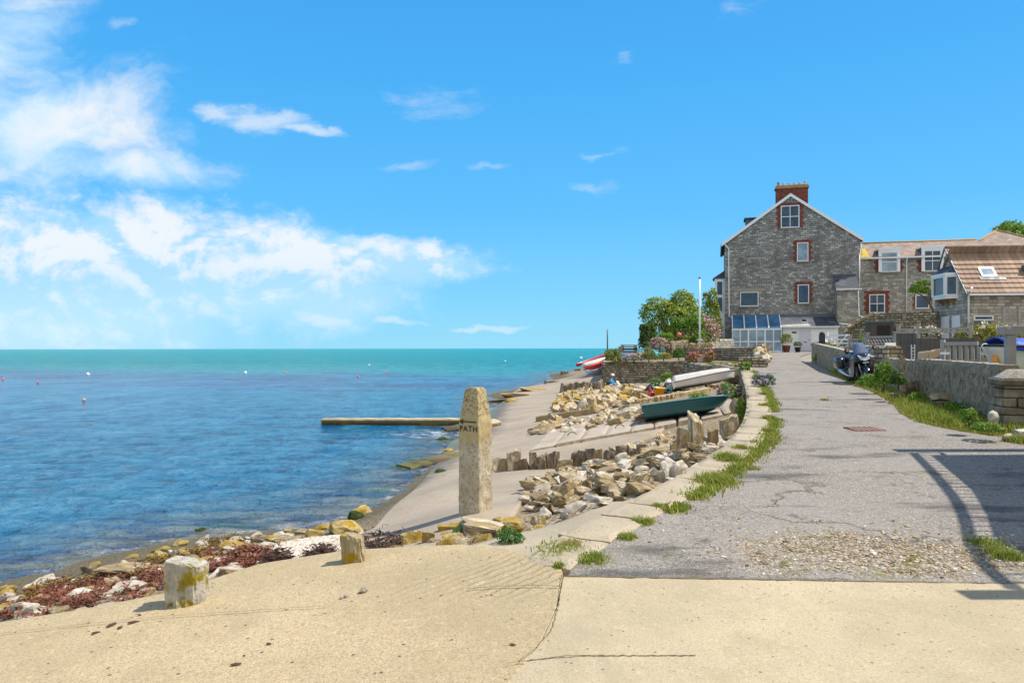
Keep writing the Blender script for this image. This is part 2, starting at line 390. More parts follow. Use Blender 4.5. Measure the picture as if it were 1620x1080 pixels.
# ---------------------------------------------------------------- ground materials
def m_ground():
    m,nt,b=new_mat('shore earth'); co=co_pos(nt); z=node(nt,'SeparateXYZ',{0:co}).outputs[2]
    n=noi(nt,co,1.2,8,.65); vo=node(nt,'TexVoronoi',{'Vector':co,'Scale':16.0}); vr=node(nt,'SeparateColor',{0:vo.outputs['Color']}).outputs[0]
    c=ramp(nt,vr,[(0,(.13,.10,.065)),(.5,(.25,.20,.135)),(1,(.42,.36,.27))])
    c=mixc(nt,step(nt,n,.42,.62),(.24,.19,.12),c)
    c=mixc(nt,step(nt,z,.15,.5,.85,0),c,(.10,.085,.05))
    setin(nt,b,Base_Color=c,Roughness=.93,Normal=bump(nt,ma(nt,'ADD',ma(nt,'MULTIPLY',vo.outputs['Distance'],-.6),n),.05))
    b.inputs['Specular IOR Level'].default_value=.2
    return m
def m_conc(name,c,speck=.25,wet=False,grain=70,ridge=False,wear=.5,cr=.0):
    m,nt,b=new_mat(name); co=co_pos(nt)
    n=noi(nt,co,.55,8,.62); n2=noi(nt,co,2.6,8,.6); f=noi(nt,co,grain,4,.7); f2=noi(nt,co,grain*.3,5,.75)
    col=mixc(nt,step(nt,n,.3,.7),tuple(x*.74 for x in c),tuple(min(1,x*1.12) for x in c))
    col=mixc(nt,step(nt,n2,.5,.72,0,wear*.55),col,tuple(x*s for x,s in zip(c,(.72,.68,.60))))
    f3=noi(nt,co,grain*2.6,3,.7); col=mixc(nt,step(nt,f3,.42,.60,0,min(1,speck*1.5)),col,tuple(x*.55 for x in c)); col=mixc(nt,step(nt,f,.50,.62,0,speck*1.3),col,tuple(x*.5 for x in c)); col=mixc(nt,step(nt,noi(nt,scl(nt,co,(1,.35,1),(2,2,0),(0,0,R(25))),1.9,7,.7),.56,.70,0,wear*.7),col,tuple(x*.62 for x in c))
    col=mixc(nt,step(nt,f2,.56,.70,0,speck*.8),col,tuple(min(1,x*1.28) for x in c))
    vo=node(nt,'TexVoronoi',{'Vector':co,'Scale':grain*.55,'Randomness':1.0}); vr=node(nt,'SeparateColor',{0:vo.outputs['Color']})
    col=mixc(nt,ma(nt,'MULTIPLY',step(nt,vr.outputs[0],.93,.95),ma(nt,'MULTIPLY',step(nt,vo.outputs['Distance'],.22,.42,1,0),speck*1.8),clamp=True),col,
             mixc(nt,step(nt,vr.outputs[1],.4,.6),(.42,.24,.08),(.10,.085,.07)))
    lk=node(nt,'TexVoronoi',{'Vector':node(nt,'VectorMath',{0:co,1:noi(nt,co,2.0,4,.6,0,1)},operation='ADD').outputs[0],'Scale':.55},feature='DISTANCE_TO_EDGE').outputs['Distance']
    crack=ma(nt,'MULTIPLY',step(nt,lk,.0,.012,1,0),step(nt,noi(nt,co,.4,3),.52,.6))
    col=mixc(nt,ma(nt,'MULTIPLY',crack,cr),col,(.09,.07,.04))
    rough=.9
    if wet:
        s=node(nt,'SeparateXYZ',{0:co}); z=ma(nt,'ADD',s.outputs[2],ma(nt,'MULTIPLY',n2,.25))
        w=step(nt,z,.20,.36,1,0); col=mixc(nt,ma(nt,'MULTIPLY',w,.82),col,(.085,.065,.055))
        g=ma(nt,'MULTIPLY',step(nt,z,.12,.26,1,0),step(nt,noi(nt,co,1.5,5,.6),.38,.55)); col=mixc(nt,ma(nt,'MULTIPLY',g,.9),col,mixc(nt,f2,(.10,.13,.015),(.22,.24,.03)))
        rough=step(nt,z,.15,.36,.35,.9)
    h=ma(nt,'ADD',ma(nt,'MULTIPLY',f,.35),ma(nt,'ADD',ma(nt,'MULTIPLY',f2,.5),ma(nt,'MULTIPLY',crack,-2*cr)))
    nr=bump(nt,h,.008)
    if ridge:
        a=node(nt,'Attribute',attribute_name='ridge').outputs['Fac']
        wv=node(nt,'TexWave',{'Vector':scl(nt,co,(1,1,1),(0,0,0),(0,0,R(52))),'Scale':3.4,'Distortion':4.2,'Detail':4.0,'Detail Scale':1.4},wave_type='BANDS').outputs[1]
        wv=ma(nt,'MULTIPLY',step(nt,wv,.25,.8),a)
        nr=bump(nt,ma(nt,'MULTIPLY',wv,-1.0),.009,1.0,nr)
        col=mixc(nt,ma(nt,'MULTIPLY',wv,.13),col,tuple(x*.5 for x in c))
    setin(nt,b,Base_Color=col,Roughness=rough,Normal=nr); b.inputs['Specular IOR Level'].default_value=.25
    return m
def m_asphalt():
    m,nt,b=new_mat('worn asphalt'); co=co_pos(nt); s=node(nt,'SeparateXYZ',{0:co})
    n=noi(nt,co,.5,8,.65); n2=noi(nt,scl(nt,co,(.5,1.6,1)),1.1,7,.62)
    vo=node(nt,'TexVoronoi',{'Vector':co,'Scale':85.0}); vr=node(nt,'SeparateColor',{0:vo.outputs['Color']})
    vb=node(nt,'TexVoronoi',{'Vector':co,'Scale':36.0}); vbr=node(nt,'SeparateColor',{0:vb.outputs['Color']})
    c=ramp(nt,vr.outputs[0],[(0,(.105,.095,.085)),(.45,(.235,.21,.18)),(.85,(.325,.29,.24)),(1,(.52,.47,.39))])
    c=mixc(nt,step(nt,n,.35,.65,.0,.5),c,(.30,.275,.24))
    c=mixc(nt,step(nt,n2,.53,.68,0,.7),c,(.06,.055,.05)); c=mixc(nt,step(nt,noi(nt,scl(nt,co,(1,1,1),(3,9,0)),2.3,8,.75),.57,.66,0,.6),c,(.055,.05,.045))
    c=mixc(nt,step(nt,noi(nt,scl(nt,co,(.6,2.2,1),(4,4,0)),.9,6,.6),.60,.72,0,.55),c,(.31,.25,.16))
    # the broken, gravelly patch at the end of the lane
    gx=ma(nt,'SUBTRACT',s.outputs[0],3.0); gy=ma(nt,'SUBTRACT',s.outputs[1],5.75)
    g=ma(nt,'SUBTRACT',1.0,ma(nt,'SQRT',ma(nt,'ADD',ma(nt,'POWER',ma(nt,'DIVIDE',gx,1.75),2.0),ma(nt,'POWER',ma(nt,'DIVIDE',gy,.95),2.0))))
    g=step(nt,ma(nt,'ADD',g,ma(nt,'MULTIPLY',ma(nt,'SUBTRACT',noi(nt,co,2.2,6,.7),.5),1.6)),.18,.62)
    gc=ramp(nt,vbr.outputs[0],[(0,(.12,.085,.05)),(.4,(.30,.22,.12)),(.75,(.42,.34,.22)),(1,(.62,.56,.46))])
    c=mixc(nt,ma(nt,'MULTIPLY',g,.68),c,gc)
    mo=ma(nt,'MULTIPLY',step(nt,noi(nt,scl(nt,co,(1,1,1),(7,2,0)),3.0,6,.7),.56,.66),ma(nt,'ADD',ma(nt,'MULTIPLY',g,.7),step(nt,s.outputs[1],5.5,7.5,.3,0)),clamp=True)
    c=mixc(nt,mo,c,mixc(nt,vbr.outputs[1],(.09,.11,.012),(.20,.19,.03)))
    lk=node(nt,'TexVoronoi',{'Vector':node(nt,'VectorMath',{0:scl(nt,co,(.35,1,1)),1:noi(nt,co,1.6,5,.6,0,1)},operation='ADD').outputs[0],'Scale':.42},feature='DISTANCE_TO_EDGE').outputs['Distance']
    crack=ma(nt,'MULTIPLY',step(nt,lk,0,.016,1,0),step(nt,noi(nt,co,.5,3),.45,.55)); c=mixc(nt,ma(nt,'MULTIPLY',crack,.55),c,(.07,.055,.03))
    h=ma(nt,'ADD',ma(nt,'MULTIPLY',vo.outputs['Distance'],-.5),ma(nt,'ADD',ma(nt,'MULTIPLY',ma(nt,'MULTIPLY',vb.outputs['Distance'],g),-2.0),ma(nt,'ADD',n2,ma(nt,'MULTIPLY',crack,-1.0))))
    setin(nt,b,Base_Color=c,Roughness=.9,Normal=bump(nt,h,.016)); b.inputs['Specular IOR Level'].default_value=.3
    return m
M_GROUND=m_ground()
M_CONC_R=m_conc('pale sand concrete',(.53,.44,.285),.45,grain=70,wear=.75)  # even pale sand base colour with speckle and wear
M_CONC_L=m_conc('coarse concrete',(.53,.42,.245),.6,grain=50,ridge=True,wear=.9)
M_APRON=m_conc('sea washed concrete',(.40,.33,.245),.4,wet=True,grain=40)
M_SLAB=m_conc('slipway slab concrete',(.44,.375,.29),.3,grain=40,wear=.8,cr=.4)
M_KERB=m_conc('kerb stone',(.46,.39,.275),.35,grain=50,wear=.9)
M_ASPH=m_asphalt()
M_GRASSG=plain('lawn soil',(.12,.15,.03),.95,scale=3,var=.4)
M_YARD=m_conc('yard gravel',(.36,.32,.25),.5,grain=30)

# ---------------------------------------------------------------- ground sheets
def grid_ground():
    ys=np.concatenate([np.linspace(-4,34,150),np.geomspace(34.4,120,70)]); V=[]; nu=130
    for y in ys:
        for j in range(nu):
            u=j/(nu-1); V.append((-14-.12*max(y,0)+(u)*(30+.16*max(y,0)),y))
    V=np.array(V); z=Tn(V[:,0],V[:,1]); z+=gauss_fbm(V[:,0],V[:,1],1.1,5,3)*.045
    for i,(x,y) in enumerate(V):       # stay below the lane and its apron
        kx=np.interp(y,[0,5.3,7.6,11.3,15.3,20.5,28,33,40],[0,.35,1.7,3.8,5.25,6.9,9.15,10.5,11])
        if x>kx-.15 or y<5.0: z[i]=min(z[i],U(x,y)-.14)
    V=np.column_stack([V,z]); nv=len(ys)
    Q=[(i*nu+j,i*nu+j+1,(i+1)*nu+j+1,(i+1)*nu+j) for i in range(nv-1) for j in range(nu-1)]
    o=obj('shore_ground',mesh_np('shore_ground',V,Q,M_GROUND,True)); o['kind']='structure'
grid_ground()

KERB=[(.42,5.40),(.90,6.2),(1.78,7.5),(2.85,9.2),(4.02,11.35),(5.48,15.3),(7.13,20.5),(9.37,28),(11.0,33.5),(13.0,40)]     # left edge of the asphalt
LANE_L=KERB+[(17.5,52),(24.0,64.2),(26.0,65.8)]
LANE_R=[(6.5,4.95),(7.2,7.0),(7.9,9.4),(7.75,11.0),(7.4,12.0),(7.4,13.5),(8.5,16.4),(10.2,20.5),(11.6,25),(13.0,30),(15.9,40),(21.0,53),(28.6,65.0),(29.5,65.2)]
def kerb_smooth(n): return smooth_line(KERB,n)
strip('lane',[(.385,5.24)]+LANE_L,[(6.6,4.90)]+LANE_R,60,240,U,M_ASPH,0.0)
strip('pavement',[(-.25,1.5),(-.12,3.4),(.02,3.78),(.17,4.16),(.29,4.66),(.37,5.235)],[(7,1.5),(7,3.4),(7,3.8),(7,4.2),(7,4.6),(7,4.875)],50,40,U,M_CONC_R,.012,sm=False)
def slip_left():
    e=[(-9,1.5),(-6.2,4.4)]+[(p.x,p.y) for p in (ath(0,990,-2.2),ath(130,975,-2.15),ath(270,950,-2.08),ath(410,905,-2.0),ath(550,886,-1.92),ath(640,880,-1.85),ath(730,876,-1.79),ath(800,878,-1.72),ath(885,893,-1.64))]
    r=[(-.26,1.5),(-.13,3.4),(.01,3.78),(.16,4.16),(.28,4.66),(.36,5.235),(.37,5.35)]
    o=strip('slipway',e,r,220,150,U,M_CONC_L,.0,sm=False,skirt=.22)
    me=o.data; at_=me.attributes.new('ridge','FLOAT','POINT')
    cs=[(ath(840,905,-1.68),.75,.62,1.0),(ath(900,985,-1.68),.5,.3,.25),(ath(690,925,-1.75),.5,.35,.4)]
    vals=[]
    for v in me.vertices:
        s=0
        for c,a,b_,k in cs:
            d=math.hypot((v.co.x-c.x)/a,(v.co.y-c.y)/b_); s=max(s,k*max(0,min(1,2.0*(1-d))))
        vals.append(s)
    at_.data.foreach_set('value',vals)
slip_left()
AP_L=[(p.x,p.y) for p in hits([(500,896),(548,872),(592,834),(632,796),(672,757),(706,713),(726,670),(776,650),(802,630),(850,607),(905,597)])]+[(9.5,62),(12,75)]
AP_R=[(p.x,p.y) for p in hits([(700,872),(748,848),(815,832),(830,785),(868,752),(985,706),(1040,690),(1060,670),(1000,645),(1040,625),(1000,612)])]+[(6.8,48.5),(11,60),(15,75)]
strip('sea_apron',AP_L,AP_R,70,260,T,M_APRON,.055,skirt=.3)
# yards, garden and land right of the lane
strip('yard',[(7.3,-4)]+LANE_R[2:]+[(32,75),(40,120)],[(60,-4),(60,10),(60,20),(60,40),(70,70),(90,120)],60,90,U,M_YARD,-.03)
strip('lane_verge_soil',[(1,2)]+[(a+.7,b) for a,b in LANE_R],[(a+4,b) for a,b in [(8,2)]+LANE_R],20,120,U,M_GRASSG,-.015)

# ---------------------------------------------------------------- sea
def m_sea():
    m,nt,b=new_mat('sea water'); co=co_pos(nt); s=node(nt,'SeparateXYZ',{0:co}); y=s.outputs[1]; x=s.outputs[0]
    warp=noi(nt,scl(nt,co,(.009,.03,1)),1.0,8,.7)
    d=ma(nt,'ADD',ma(nt,'ADD',y,ma(nt,'MULTIPLY',x,.28)),ma(nt,'MULTIPLY',ma(nt,'SUBTRACT',warp,.5),120))
    col=mixc(nt,step(nt,d,62,100),(.010,.165,.33),(.006,.25,.235))
    near=step(nt,y,14,34,1,0); col=mixc(nt,ma(nt,'MULTIPLY',near,.7),col,(.018,.18,.35))
    band=ma(nt,'MULTIPLY',step(nt,d,52,64),step(nt,d,70,88,1,0))
    col=mixc(nt,ma(nt,'MULTIPLY',band,step(nt,noi(nt,scl(nt,co,(.06,.25,1)),1.0,6,.65),.36,.52,0,.95)),col,(.03,.03,.16))
    pt=noi(nt,scl(nt,co,(.05,.14,1),(3,8,0)),1.0,5,.6)
    col=mixc(nt,step(nt,pt,.45,.7,0,.55),col,(.012,.16,.27))
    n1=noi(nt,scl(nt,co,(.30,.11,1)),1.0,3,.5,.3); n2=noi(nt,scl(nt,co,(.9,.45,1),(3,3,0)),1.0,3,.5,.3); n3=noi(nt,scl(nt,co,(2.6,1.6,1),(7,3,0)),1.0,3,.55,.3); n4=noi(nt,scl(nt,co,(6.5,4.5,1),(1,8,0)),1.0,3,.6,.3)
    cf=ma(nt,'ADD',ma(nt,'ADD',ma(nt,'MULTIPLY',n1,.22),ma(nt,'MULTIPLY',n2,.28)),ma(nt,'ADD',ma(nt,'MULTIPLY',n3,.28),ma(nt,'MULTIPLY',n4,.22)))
    col=mixc(nt,step(nt,cf,.425,.50,.9,0),col,mixc(nt,.66,col,(.004,.03,.10))); col=mixc(nt,step(nt,cf,.50,.585,0,.75),col,mixc(nt,.5,col,(.12,.36,.50)))  # light and shade of the chop painted in: dark troughs, pale crests
    sh=node(nt,'Attribute',attribute_name='shallow').outputs['Fac']
    kp=noi(nt,scl(nt,co,(.7,1.6,1)),1.0,6,.65)
    sc_=mixc(nt,step(nt,kp,.42,.58),(.035,.03,.07),(.20,.19,.13))
    sc_=mixc(nt,step(nt,noi(nt,scl(nt,co,(.5,1.0,1),(5,1,0)),1.0,5,.6),.55,.68),sc_,(.035,.09,.03))
    col=mixc(nt,ma(nt,'MULTIPLY',sh,step(nt,kp,.2,.5,.35,1.0)),col,sc_)
    foam=node(nt,'Attribute',attribute_name='foam').outputs['Fac']
    fo=ma(nt,'MULTIPLY',foam,step(nt,noi(nt,scl(nt,co,(1.6,2.2,1)),1.0,9,.78),.48,.62))
    wc=ma(nt,'MULTIPLY',step(nt,noi(nt,scl(nt,co,(.05,.16,1),(11,4,0)),1.0,8,.7),.63,.67),step(nt,y,80,200))
    fo=ma(nt,'MAXIMUM',fo,ma(nt,'MULTIPLY',wc,.7)); col=mixc(nt,fo,col,(.75,.8,.82))
    w1=noi(nt,scl(nt,co,(1.0,1.05,1)),2.1,7,.66,.5); w2=noi(nt,scl(nt,co,(.3,.34,1)),1.0,4,.55,.4); w3=noi(nt,co,9,5,.65)
    nr=bump(nt,w2,.5,1.0); nr=bump(nt,cf,1.2,1.0,nr); nr=bump(nt,w1,.25,1.0,nr); nr=bump(nt,w3,.03,1.0,nr)
    setin(nt,b,Base_Color=col,Roughness=ma(nt,'ADD',step(nt,y,10,200,.10,.30),ma(nt,'MULTIPLY',fo,.5),clamp=True),IOR=1.33,Normal=nr)
    setin(nt,b,Specular_IOR_Level=step(nt,y,20,160,.42,.20))
    return m
def sea():
    nr_,nc=640,330; ds=np.geomspace(6.5,60000,nr_); us=np.linspace(-1.5,.42,nc)
    D,Uu=np.meshgrid(ds,us,indexing='ij'); X=(D*Uu).ravel(); Y=D.ravel()
    amp=np.clip(1.3-Y/60,0,1); z=np.zeros(len(X)); idx=np.where(Y<75)[0]
    for i in idx:
        x,y=X[i],Y[i]
        a=noise.fractal(Vector((x*.55+y*.12,y*.95,0)),1.0,2.0,4); c=noise.noise(Vector((x*.13,y*.33,7.)))
        z[i]=(a*.045+c*.06)*amp[i]
    V=np.column_stack([X,Y,z]); Q=np.arange(nr_*nc).reshape(nr_,nc)
    q=np.stack([Q[:-1,:-1],Q[:-1,1:],Q[1:,1:],Q[1:,:-1]],-1).reshape(-1,4)
    sh=np.zeros(len(X)); fm=np.zeros(len(X)); k=np.where((Y<110)&(X>-16)&(X<14))[0]
    t=Tn(X[k],Y[k]); sh[k]=np.clip(1+t/.75,0,1)**1.4; fm[k]=np.clip(1-np.abs(t+.03)/.07,0,1)*.55
    # a wash of foam in the angle of the groyne
    fm=np.maximum(fm,np.clip(1.25-np.hypot((X+2.6)/2.2,(Y-27.3)/1.5),0,1)); fm=np.maximum(fm,.7*np.clip(1.1-np.hypot((X+1.0)/1.4,(Y-40)/5),0,1))
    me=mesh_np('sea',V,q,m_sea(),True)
    for n_,val in (('shallow',sh),('foam',fm)):
        a=me.attributes.new(n_,'FLOAT','POINT'); a.data.foreach_set('value',val.astype(np.float32))
    o=obj('sea',me); o['kind']='structure'
sea()
# ---------------------------------------------------------------- stones
M_LIME=stone_mat('buff limestone',[(.43,.315,.17),(.62,.50,.31),(.76,.68,.53)],3.2,.2,(.48,.34,.09),.04,.5)
M_PALE=stone_mat('bleached limestone',[(.58,.50,.39),(.66,.60,.50),(.74,.70,.62)],3.0,.05,(.35,.28,.08),.02,.15)
M_OCHRE=stone_mat('ochre lichened stone',[(.48,.35,.11),(.56,.42,.17),(.62,.52,.31)],3.4,.5,(.44,.28,.03),.03,.3)
M_DARKST=stone_mat('dark weathered stone',[(.24,.185,.125),(.34,.27,.19),(.44,.36,.26)],3.6,.08,(.3,.2,.06),.04,.55)
M_WEEDST=stone_mat('weed covered stone',[(.04,.07,.012),(.06,.10,.015),(.09,.10,.02)],6,.3,(.12,.16,.02),.06,.5)
def rock_mesh(name, seed, kind, mat):
    r=random.Random(seed); bm=bmesh.new(); bmesh.ops.create_icosphere(bm,subdivisions=4,radius=1.0)
    pl=[]
    if kind in('block','upright','slab'):
        for ax in range(3):
            for s in(-1,1):
                n=Vector((r.gauss(0,.16),r.gauss(0,.16),r.gauss(0,.16))); n[ax]+=s; pl.append((n.normalized(),r.uniform(.5,.62)))
        for k in range(5):
            n=Vector((r.gauss(0,1),r.gauss(0,1),r.gauss(0,1))).normalized(); pl.append((n,r.uniform(.66,.8)))
    else:
        for k in range(9):
            n=Vector((r.gauss(0,1),r.gauss(0,1),r.gauss(0,1))).normalized(); pl.append((n,r.uniform(.7,.92)))
    off=Vector((r.random()*50,r.random()*50,0))
    for v in bm.verts:
        p=v.co.copy()
        for _ in range(2):
            for n,d in pl:
                t=p.dot(n)-d
                if t>0: p-=n*t
        q=p*1.6+off
        p+=p.normalized()*(noise.fractal(q*1.3,.9,2.0,6)*.085+ (noise.noise(q*.8)*.07))
        if kind=='slab':                      # bedding layers show as little ledges
            p.x+=.05*noise.noise(Vector((1,seed,p.z*9))); p.y+=.05*noise.noise(Vector((5,seed,p.z*9)))
        v.co=p
    xs=[max(abs(v.co[i]) for v in bm.verts) for i in range(3)]
    for v in bm.verts: v.co=Vector(v.co[i]/xs[i]*.5 for i in range(3))
    me=bpy.data.meshes.new(name); bm.to_mesh(me); bm.free(); me.materials.append(mat)
    me.polygons.foreach_set('use_smooth',[True]*len(me.polygons)); me.set_sharp_from_angle(angle=R(40)); me.update()
    return me
def variants(name,kind,mat,n,s0): return [rock_mesh(name,s0+i,kind,mat) for i in range(n)]
V_LB=variants('limestone_block','block',M_LIME,7,10); V_LS=variants('limestone_slab','slab',M_LIME,6,30)
V_PB=variants('pale_stone','round',M_PALE,5,50); V_PS=variants('pale_slab','slab',M_PALE,4,60)
V_OB=variants('ochre_boulder','round',M_OCHRE,5,70); V_OC=variants('ochre_block','block',M_OCHRE,4,80)
V_DB=variants('dark_block','block',M_DARKST,6,90); V_WB=variants('weed_boulder','round',M_WEEDST,2,100)
def rock(name,label,cat,me,p,size,rot=(0,0,0),group=None,sink=.25):
    o=obj(name,me); o.location=(p[0],p[1],p[2]+size[2]*(.5-sink)); o.scale=size; o.rotation_euler=rot
    return tag(o,label,cat,group)
def inpoly(x,y,P):
    c=False; n=len(P)
    for i in range(n):
        a,b=P[i],P[i-1]
        if (a[1]>y)!=(b[1]>y) and x<(b[0]-a[0])*(y-a[1])/(b[1]-a[1])+a[0]: c=not c
    return c
def scatter(P,md,tries,avoid=()):
    xs=[p[0] for p in P]; ys=[p[1] for p in P]; o=[]
    for _ in range(tries):
        x,y=random.uniform(min(xs),max(xs)),random.uniform(min(ys),max(ys))
        if inpoly(x,y,P) and all((x-a)**2+(y-b)**2>md*md for a,b in o): o.append((x,y))
    return o
def plan(pts): return [(p.x,p.y) for p in hits(pts)]
def rubble(poly,md,tries,smin,smax,label,group,mats,lift=0.0,maxn=400,flat=1.0,name='rubble_stone'):
    pts=scatter(poly,md,tries)[:maxn]
    for x,y in pts:
        a=random.uniform(smin,smax)*(1.25 if random.random()<.18 else 1); me=random.choice(random.choice(mats))
        s=(a*random.uniform(.8,1.5),a*random.uniform(.6,1.0),a*random.uniform(.3,.66)*flat)
        rot=(random.gauss(0,.28),random.gauss(0,.28),random.uniform(0,6.28))
        if random.random()<.12: rot=(random.gauss(0,.5),random.gauss(1.1,.3),random.uniform(0,6.28))
        z=T(x,y)+lift*random.uniform(.6,1.1)
        rock(name,label,'stone',me,(x,y,z),s,rot,group,.2)
    return pts
near_poly=plan([(826,838),(832,785),(850,762),(890,752),(930,742),(985,716),(1040,700),(1060,694),(1130,704),(1165,702),(1150,716),(1100,742),(1062,768),(1010,795),(940,815),(875,836)])
rubble(near_poly,.21,5000,.18,.29,'angular buff limestone lump tipped on the near bank just below the kerb of the lane','rubble on the near bank',[V_LB,V_LS,V_LS,V_PB,V_PS,V_LB],.02,225)
rubble(near_poly,.40,1200,.20,.36,'angular buff limestone lump tipped on the near bank just below the kerb of the lane','rubble on the near bank',[V_LS,V_LS,V_LB,V_PS],.11,80,.7)
mid_poly=plan([(838,692),(872,668),(930,664),(965,656),(1018,652),(1022,668),(960,676),(905,688)])
rubble(mid_poly,.42,900,.25,.44,'pale limestone lump heaped between the concrete slabs and the long stone beam','rubble beside the slab slipway',[V_LB,V_LS,V_PB],.05,60,name='heap_stone')
far_poly=plan([(878,655),(888,626),(930,618),(985,619),(1020,618),(1022,634),(1000,641),(945,656)])
rubble(far_poly,.56,1500,.36,.56,'squarish tan limestone lump in the far heap in front of the seated person','rubble heap by the seated person',[V_LB,V_OC,V_LB,V_PB,V_LS],.12,210,name='heap_stone')

def upright(px,fy,wpx,hpx,label,mats,group,lean=.10,extra=0):
    p=hit(px,fy); k=p.y/F; w,h=wpx*k,hpx*k
    me=random.choice(mats)
    return rock('upright_stone',label,'stone',me,p,(w*1.08,w*random.uniform(.7,1.1),h*1.12),(random.gauss(0,lean*.5),random.gauss(0,lean),random.uniform(-.4,.4)),group,.20)
for (px,fy,w,h) in [(785,746,20,30),(797,747,18,28),(812,747,22,40),(826,746,22,30),(843,745,13,44),(857,745,20,30),(869,745,11,38),(878,744,12,36),(893,744,26,28),(908,742,12,32),(920,742,14,36),(932,739,18,36),(946,738,16,34),(965,735,20,30),(985,732,22,32),(1000,728,18,34),(1015,725,18,28)]:
    upright(px,fy,w,h*random.uniform(.8,1.1),'dark upright stone in the wet brown row edging the lower slipway',V_DB+V_DB+V_LB[:4],'dark upright stones edging the slipway',.1)
for (px,fy,w,h,l) in [(1066,724,13,32,'thin split upright stone, leftmost of the tan stones below the green boat slabs'),(1080,720,24,50,'broad pointed upright tan stone below the concrete slabs'),
    (1100,714,22,72,'tallest upright tan stone standing against the concrete slabs'),(1127,709,18,40,'narrow flat-topped ochre stone upright beside a dark gap'),(1153,702,26,52,'large rough upright tan stone near the foot of the lane wall'),
    (1173,697,13,34,'small dark upright stone tucked against the lane wall'),(1185,692,9,34,'last thin dark stone in the corner of the lane wall')]:
    upright(px,fy,w,h,l,V_DB if 'dark' in l and 'gap' not in l else V_LB,None,.08)
random.seed(21)
for i in range(13):
    upright(889+i*5.6,623-i*.4+random.uniform(-1,1),6.8,random.uniform(15,21),'brown upright slab in the short palisade left of the seated person',V_DB+V_LB[:2],'upright slabs left of the seated person',.09)
for i in range(17):
    px=1000+i*9.3; upright(px,643-i*1.9,6,random.uniform(8,12),'small upright stone edging the ramp under the white boats',V_LB,'small stones edging the boat ramp',.12)

# long pale beams of stone and the sleepers by the ramp
def beam(name,label,cat,p,q,w,h,mat,lift=0):
    p,q=Vector(p),Vector(q); n=22; mb=MB(); d=(q-p); side=Vector((d.y,-d.x,0)).normalized()*w/2; sec=[]
    for i in range(n+1):
        c=p+d*i/n; c.z+=lift; jig=lambda s:(noise.noise(Vector((i*.6,s*9.,p.x))))*.02
        for k,(a,b) in enumerate([(-1,-.4),(1,-.4),(1,1),(.85,1.12),(-.85,1.12),(-1,1)]): sec.append(c+side*(a+jig(k))+Vector((0,0,h*b+jig(k+7))))
    m=6; fs=[(i*m+j,i*m+(j+1)%m,(i+1)*m+(j+1)%m,(i+1)*m+j) for i in range(n) for j in range(m)]+[tuple(range(m)),tuple(range(n*m,n*m+m))]
    mb.add(sec,fs); return tag(mb.build(name,mat),label,cat)
beam('stone_beam','long pale orange stone beam lying along the rubble at the apron edge','beam',hit(852,668),hit(944,655),.45,.22,M_LIME)
beam('stone_beam','shorter pale stone beam behind the green boat ramp, right of the long beam','beam',hit(948,648),hit(1004,639),.35,.2,M_LIME)
beam('stone_beam','thin stone edging beam along the foot of the white boats','beam',hit(1008,640),hit(1120,620),.3,.14,M_LIME,.02)

# concrete slabs of the boat slipway
def slabs():
    A,B,Cc,D_=hit(838,718),hit(1180,655),hit(868,686),hit(1164,637); n=9; r=random.Random(4)
    for i in range(n):
        f0,f1=i/n+.004,(i+1)/n-.004
        a,b,c,d=A.lerp(B,f0),A.lerp(B,f1),Cc.lerp(D_,f1+r.uniform(-.004,.004)),Cc.lerp(D_,f0+r.uniform(-.004,.004))
        base=(a+b+c+d)/4; tz=r.uniform(.10,.17); mb=MB(); top=[]; g=7
        Vs=[]
        for jy in range(g+1):
            for jx in range(g+1):
                p=a.lerp(b,jx/g).lerp(d.lerp(c,jx/g),jy/g); e=min(jx,g-jx,jy,g-jy)
                z=p.z+tz+(0.0 if e else -.025)
                Vs.append(Vector((p.x+r.uniform(-.012,.012),p.y+r.uniform(-.012,.012),z))-base)
        fs=[(y*(g+1)+x,y*(g+1)+x+1,(y+1)*(g+1)+x+1,(y+1)*(g+1)+x) for y in range(g) for x in range(g)]
        ring=[x for x in range(g+1)]+[y*(g+1)+g for y in range(1,g+1)]+[g*(g+1)+x for x in range(g-1,-1,-1)]+[y*(g+1) for y in range(g-1,0,-1)]
        k=len(Vs); Vs+= [Vs[j]-Vector((0,0,.42)) for j in ring]; m=len(ring)
        fs+=[(ring[j],k+j,k+(j+1)%m,ring[(j+1)%m]) for j in range(m)]
        mb.add(Vs,fs)
        o=thing('slipway_slab',['lowest flat concrete slab of the sloping boat slipway, next to the sea apron','second lowest flat concrete slab of the boat slipway','third flat concrete slab up the boat slipway from the sea','fourth flat concrete slab up the boat slipway, left of the green boat','concrete slab under the stern of the green boat','concrete slab just in front of the middle of the green boat','concrete slab in front of the rising bow half of the green boat','concrete slab beneath the raised bow of the green boat','topmost concrete slab beside the lane wall'][i],'slab',base,0,'concrete slabs of the boat slipway')
        mb.build('slab',M_SLAB,o)
        for t in ((.5,.28),) if i in(1,3,4,6) else ((.55,.3),(.6,.72)) if i==5 else ():
            q=a.lerp(b,t[0]).lerp(d.lerp(c,t[0]),t[1])-base; rb=MB(); rb.tube([q+Vector((.13*math.cos(w),0,tz-.03+.11*math.sin(w))) for w in np.linspace(0,math.pi,9)],.013,6); rb.build('lifting_ring',M_RUST,o)
M_RUST=plain('rusty iron',(.16,.075,.035),.85,.3,.3,12)
slabs()

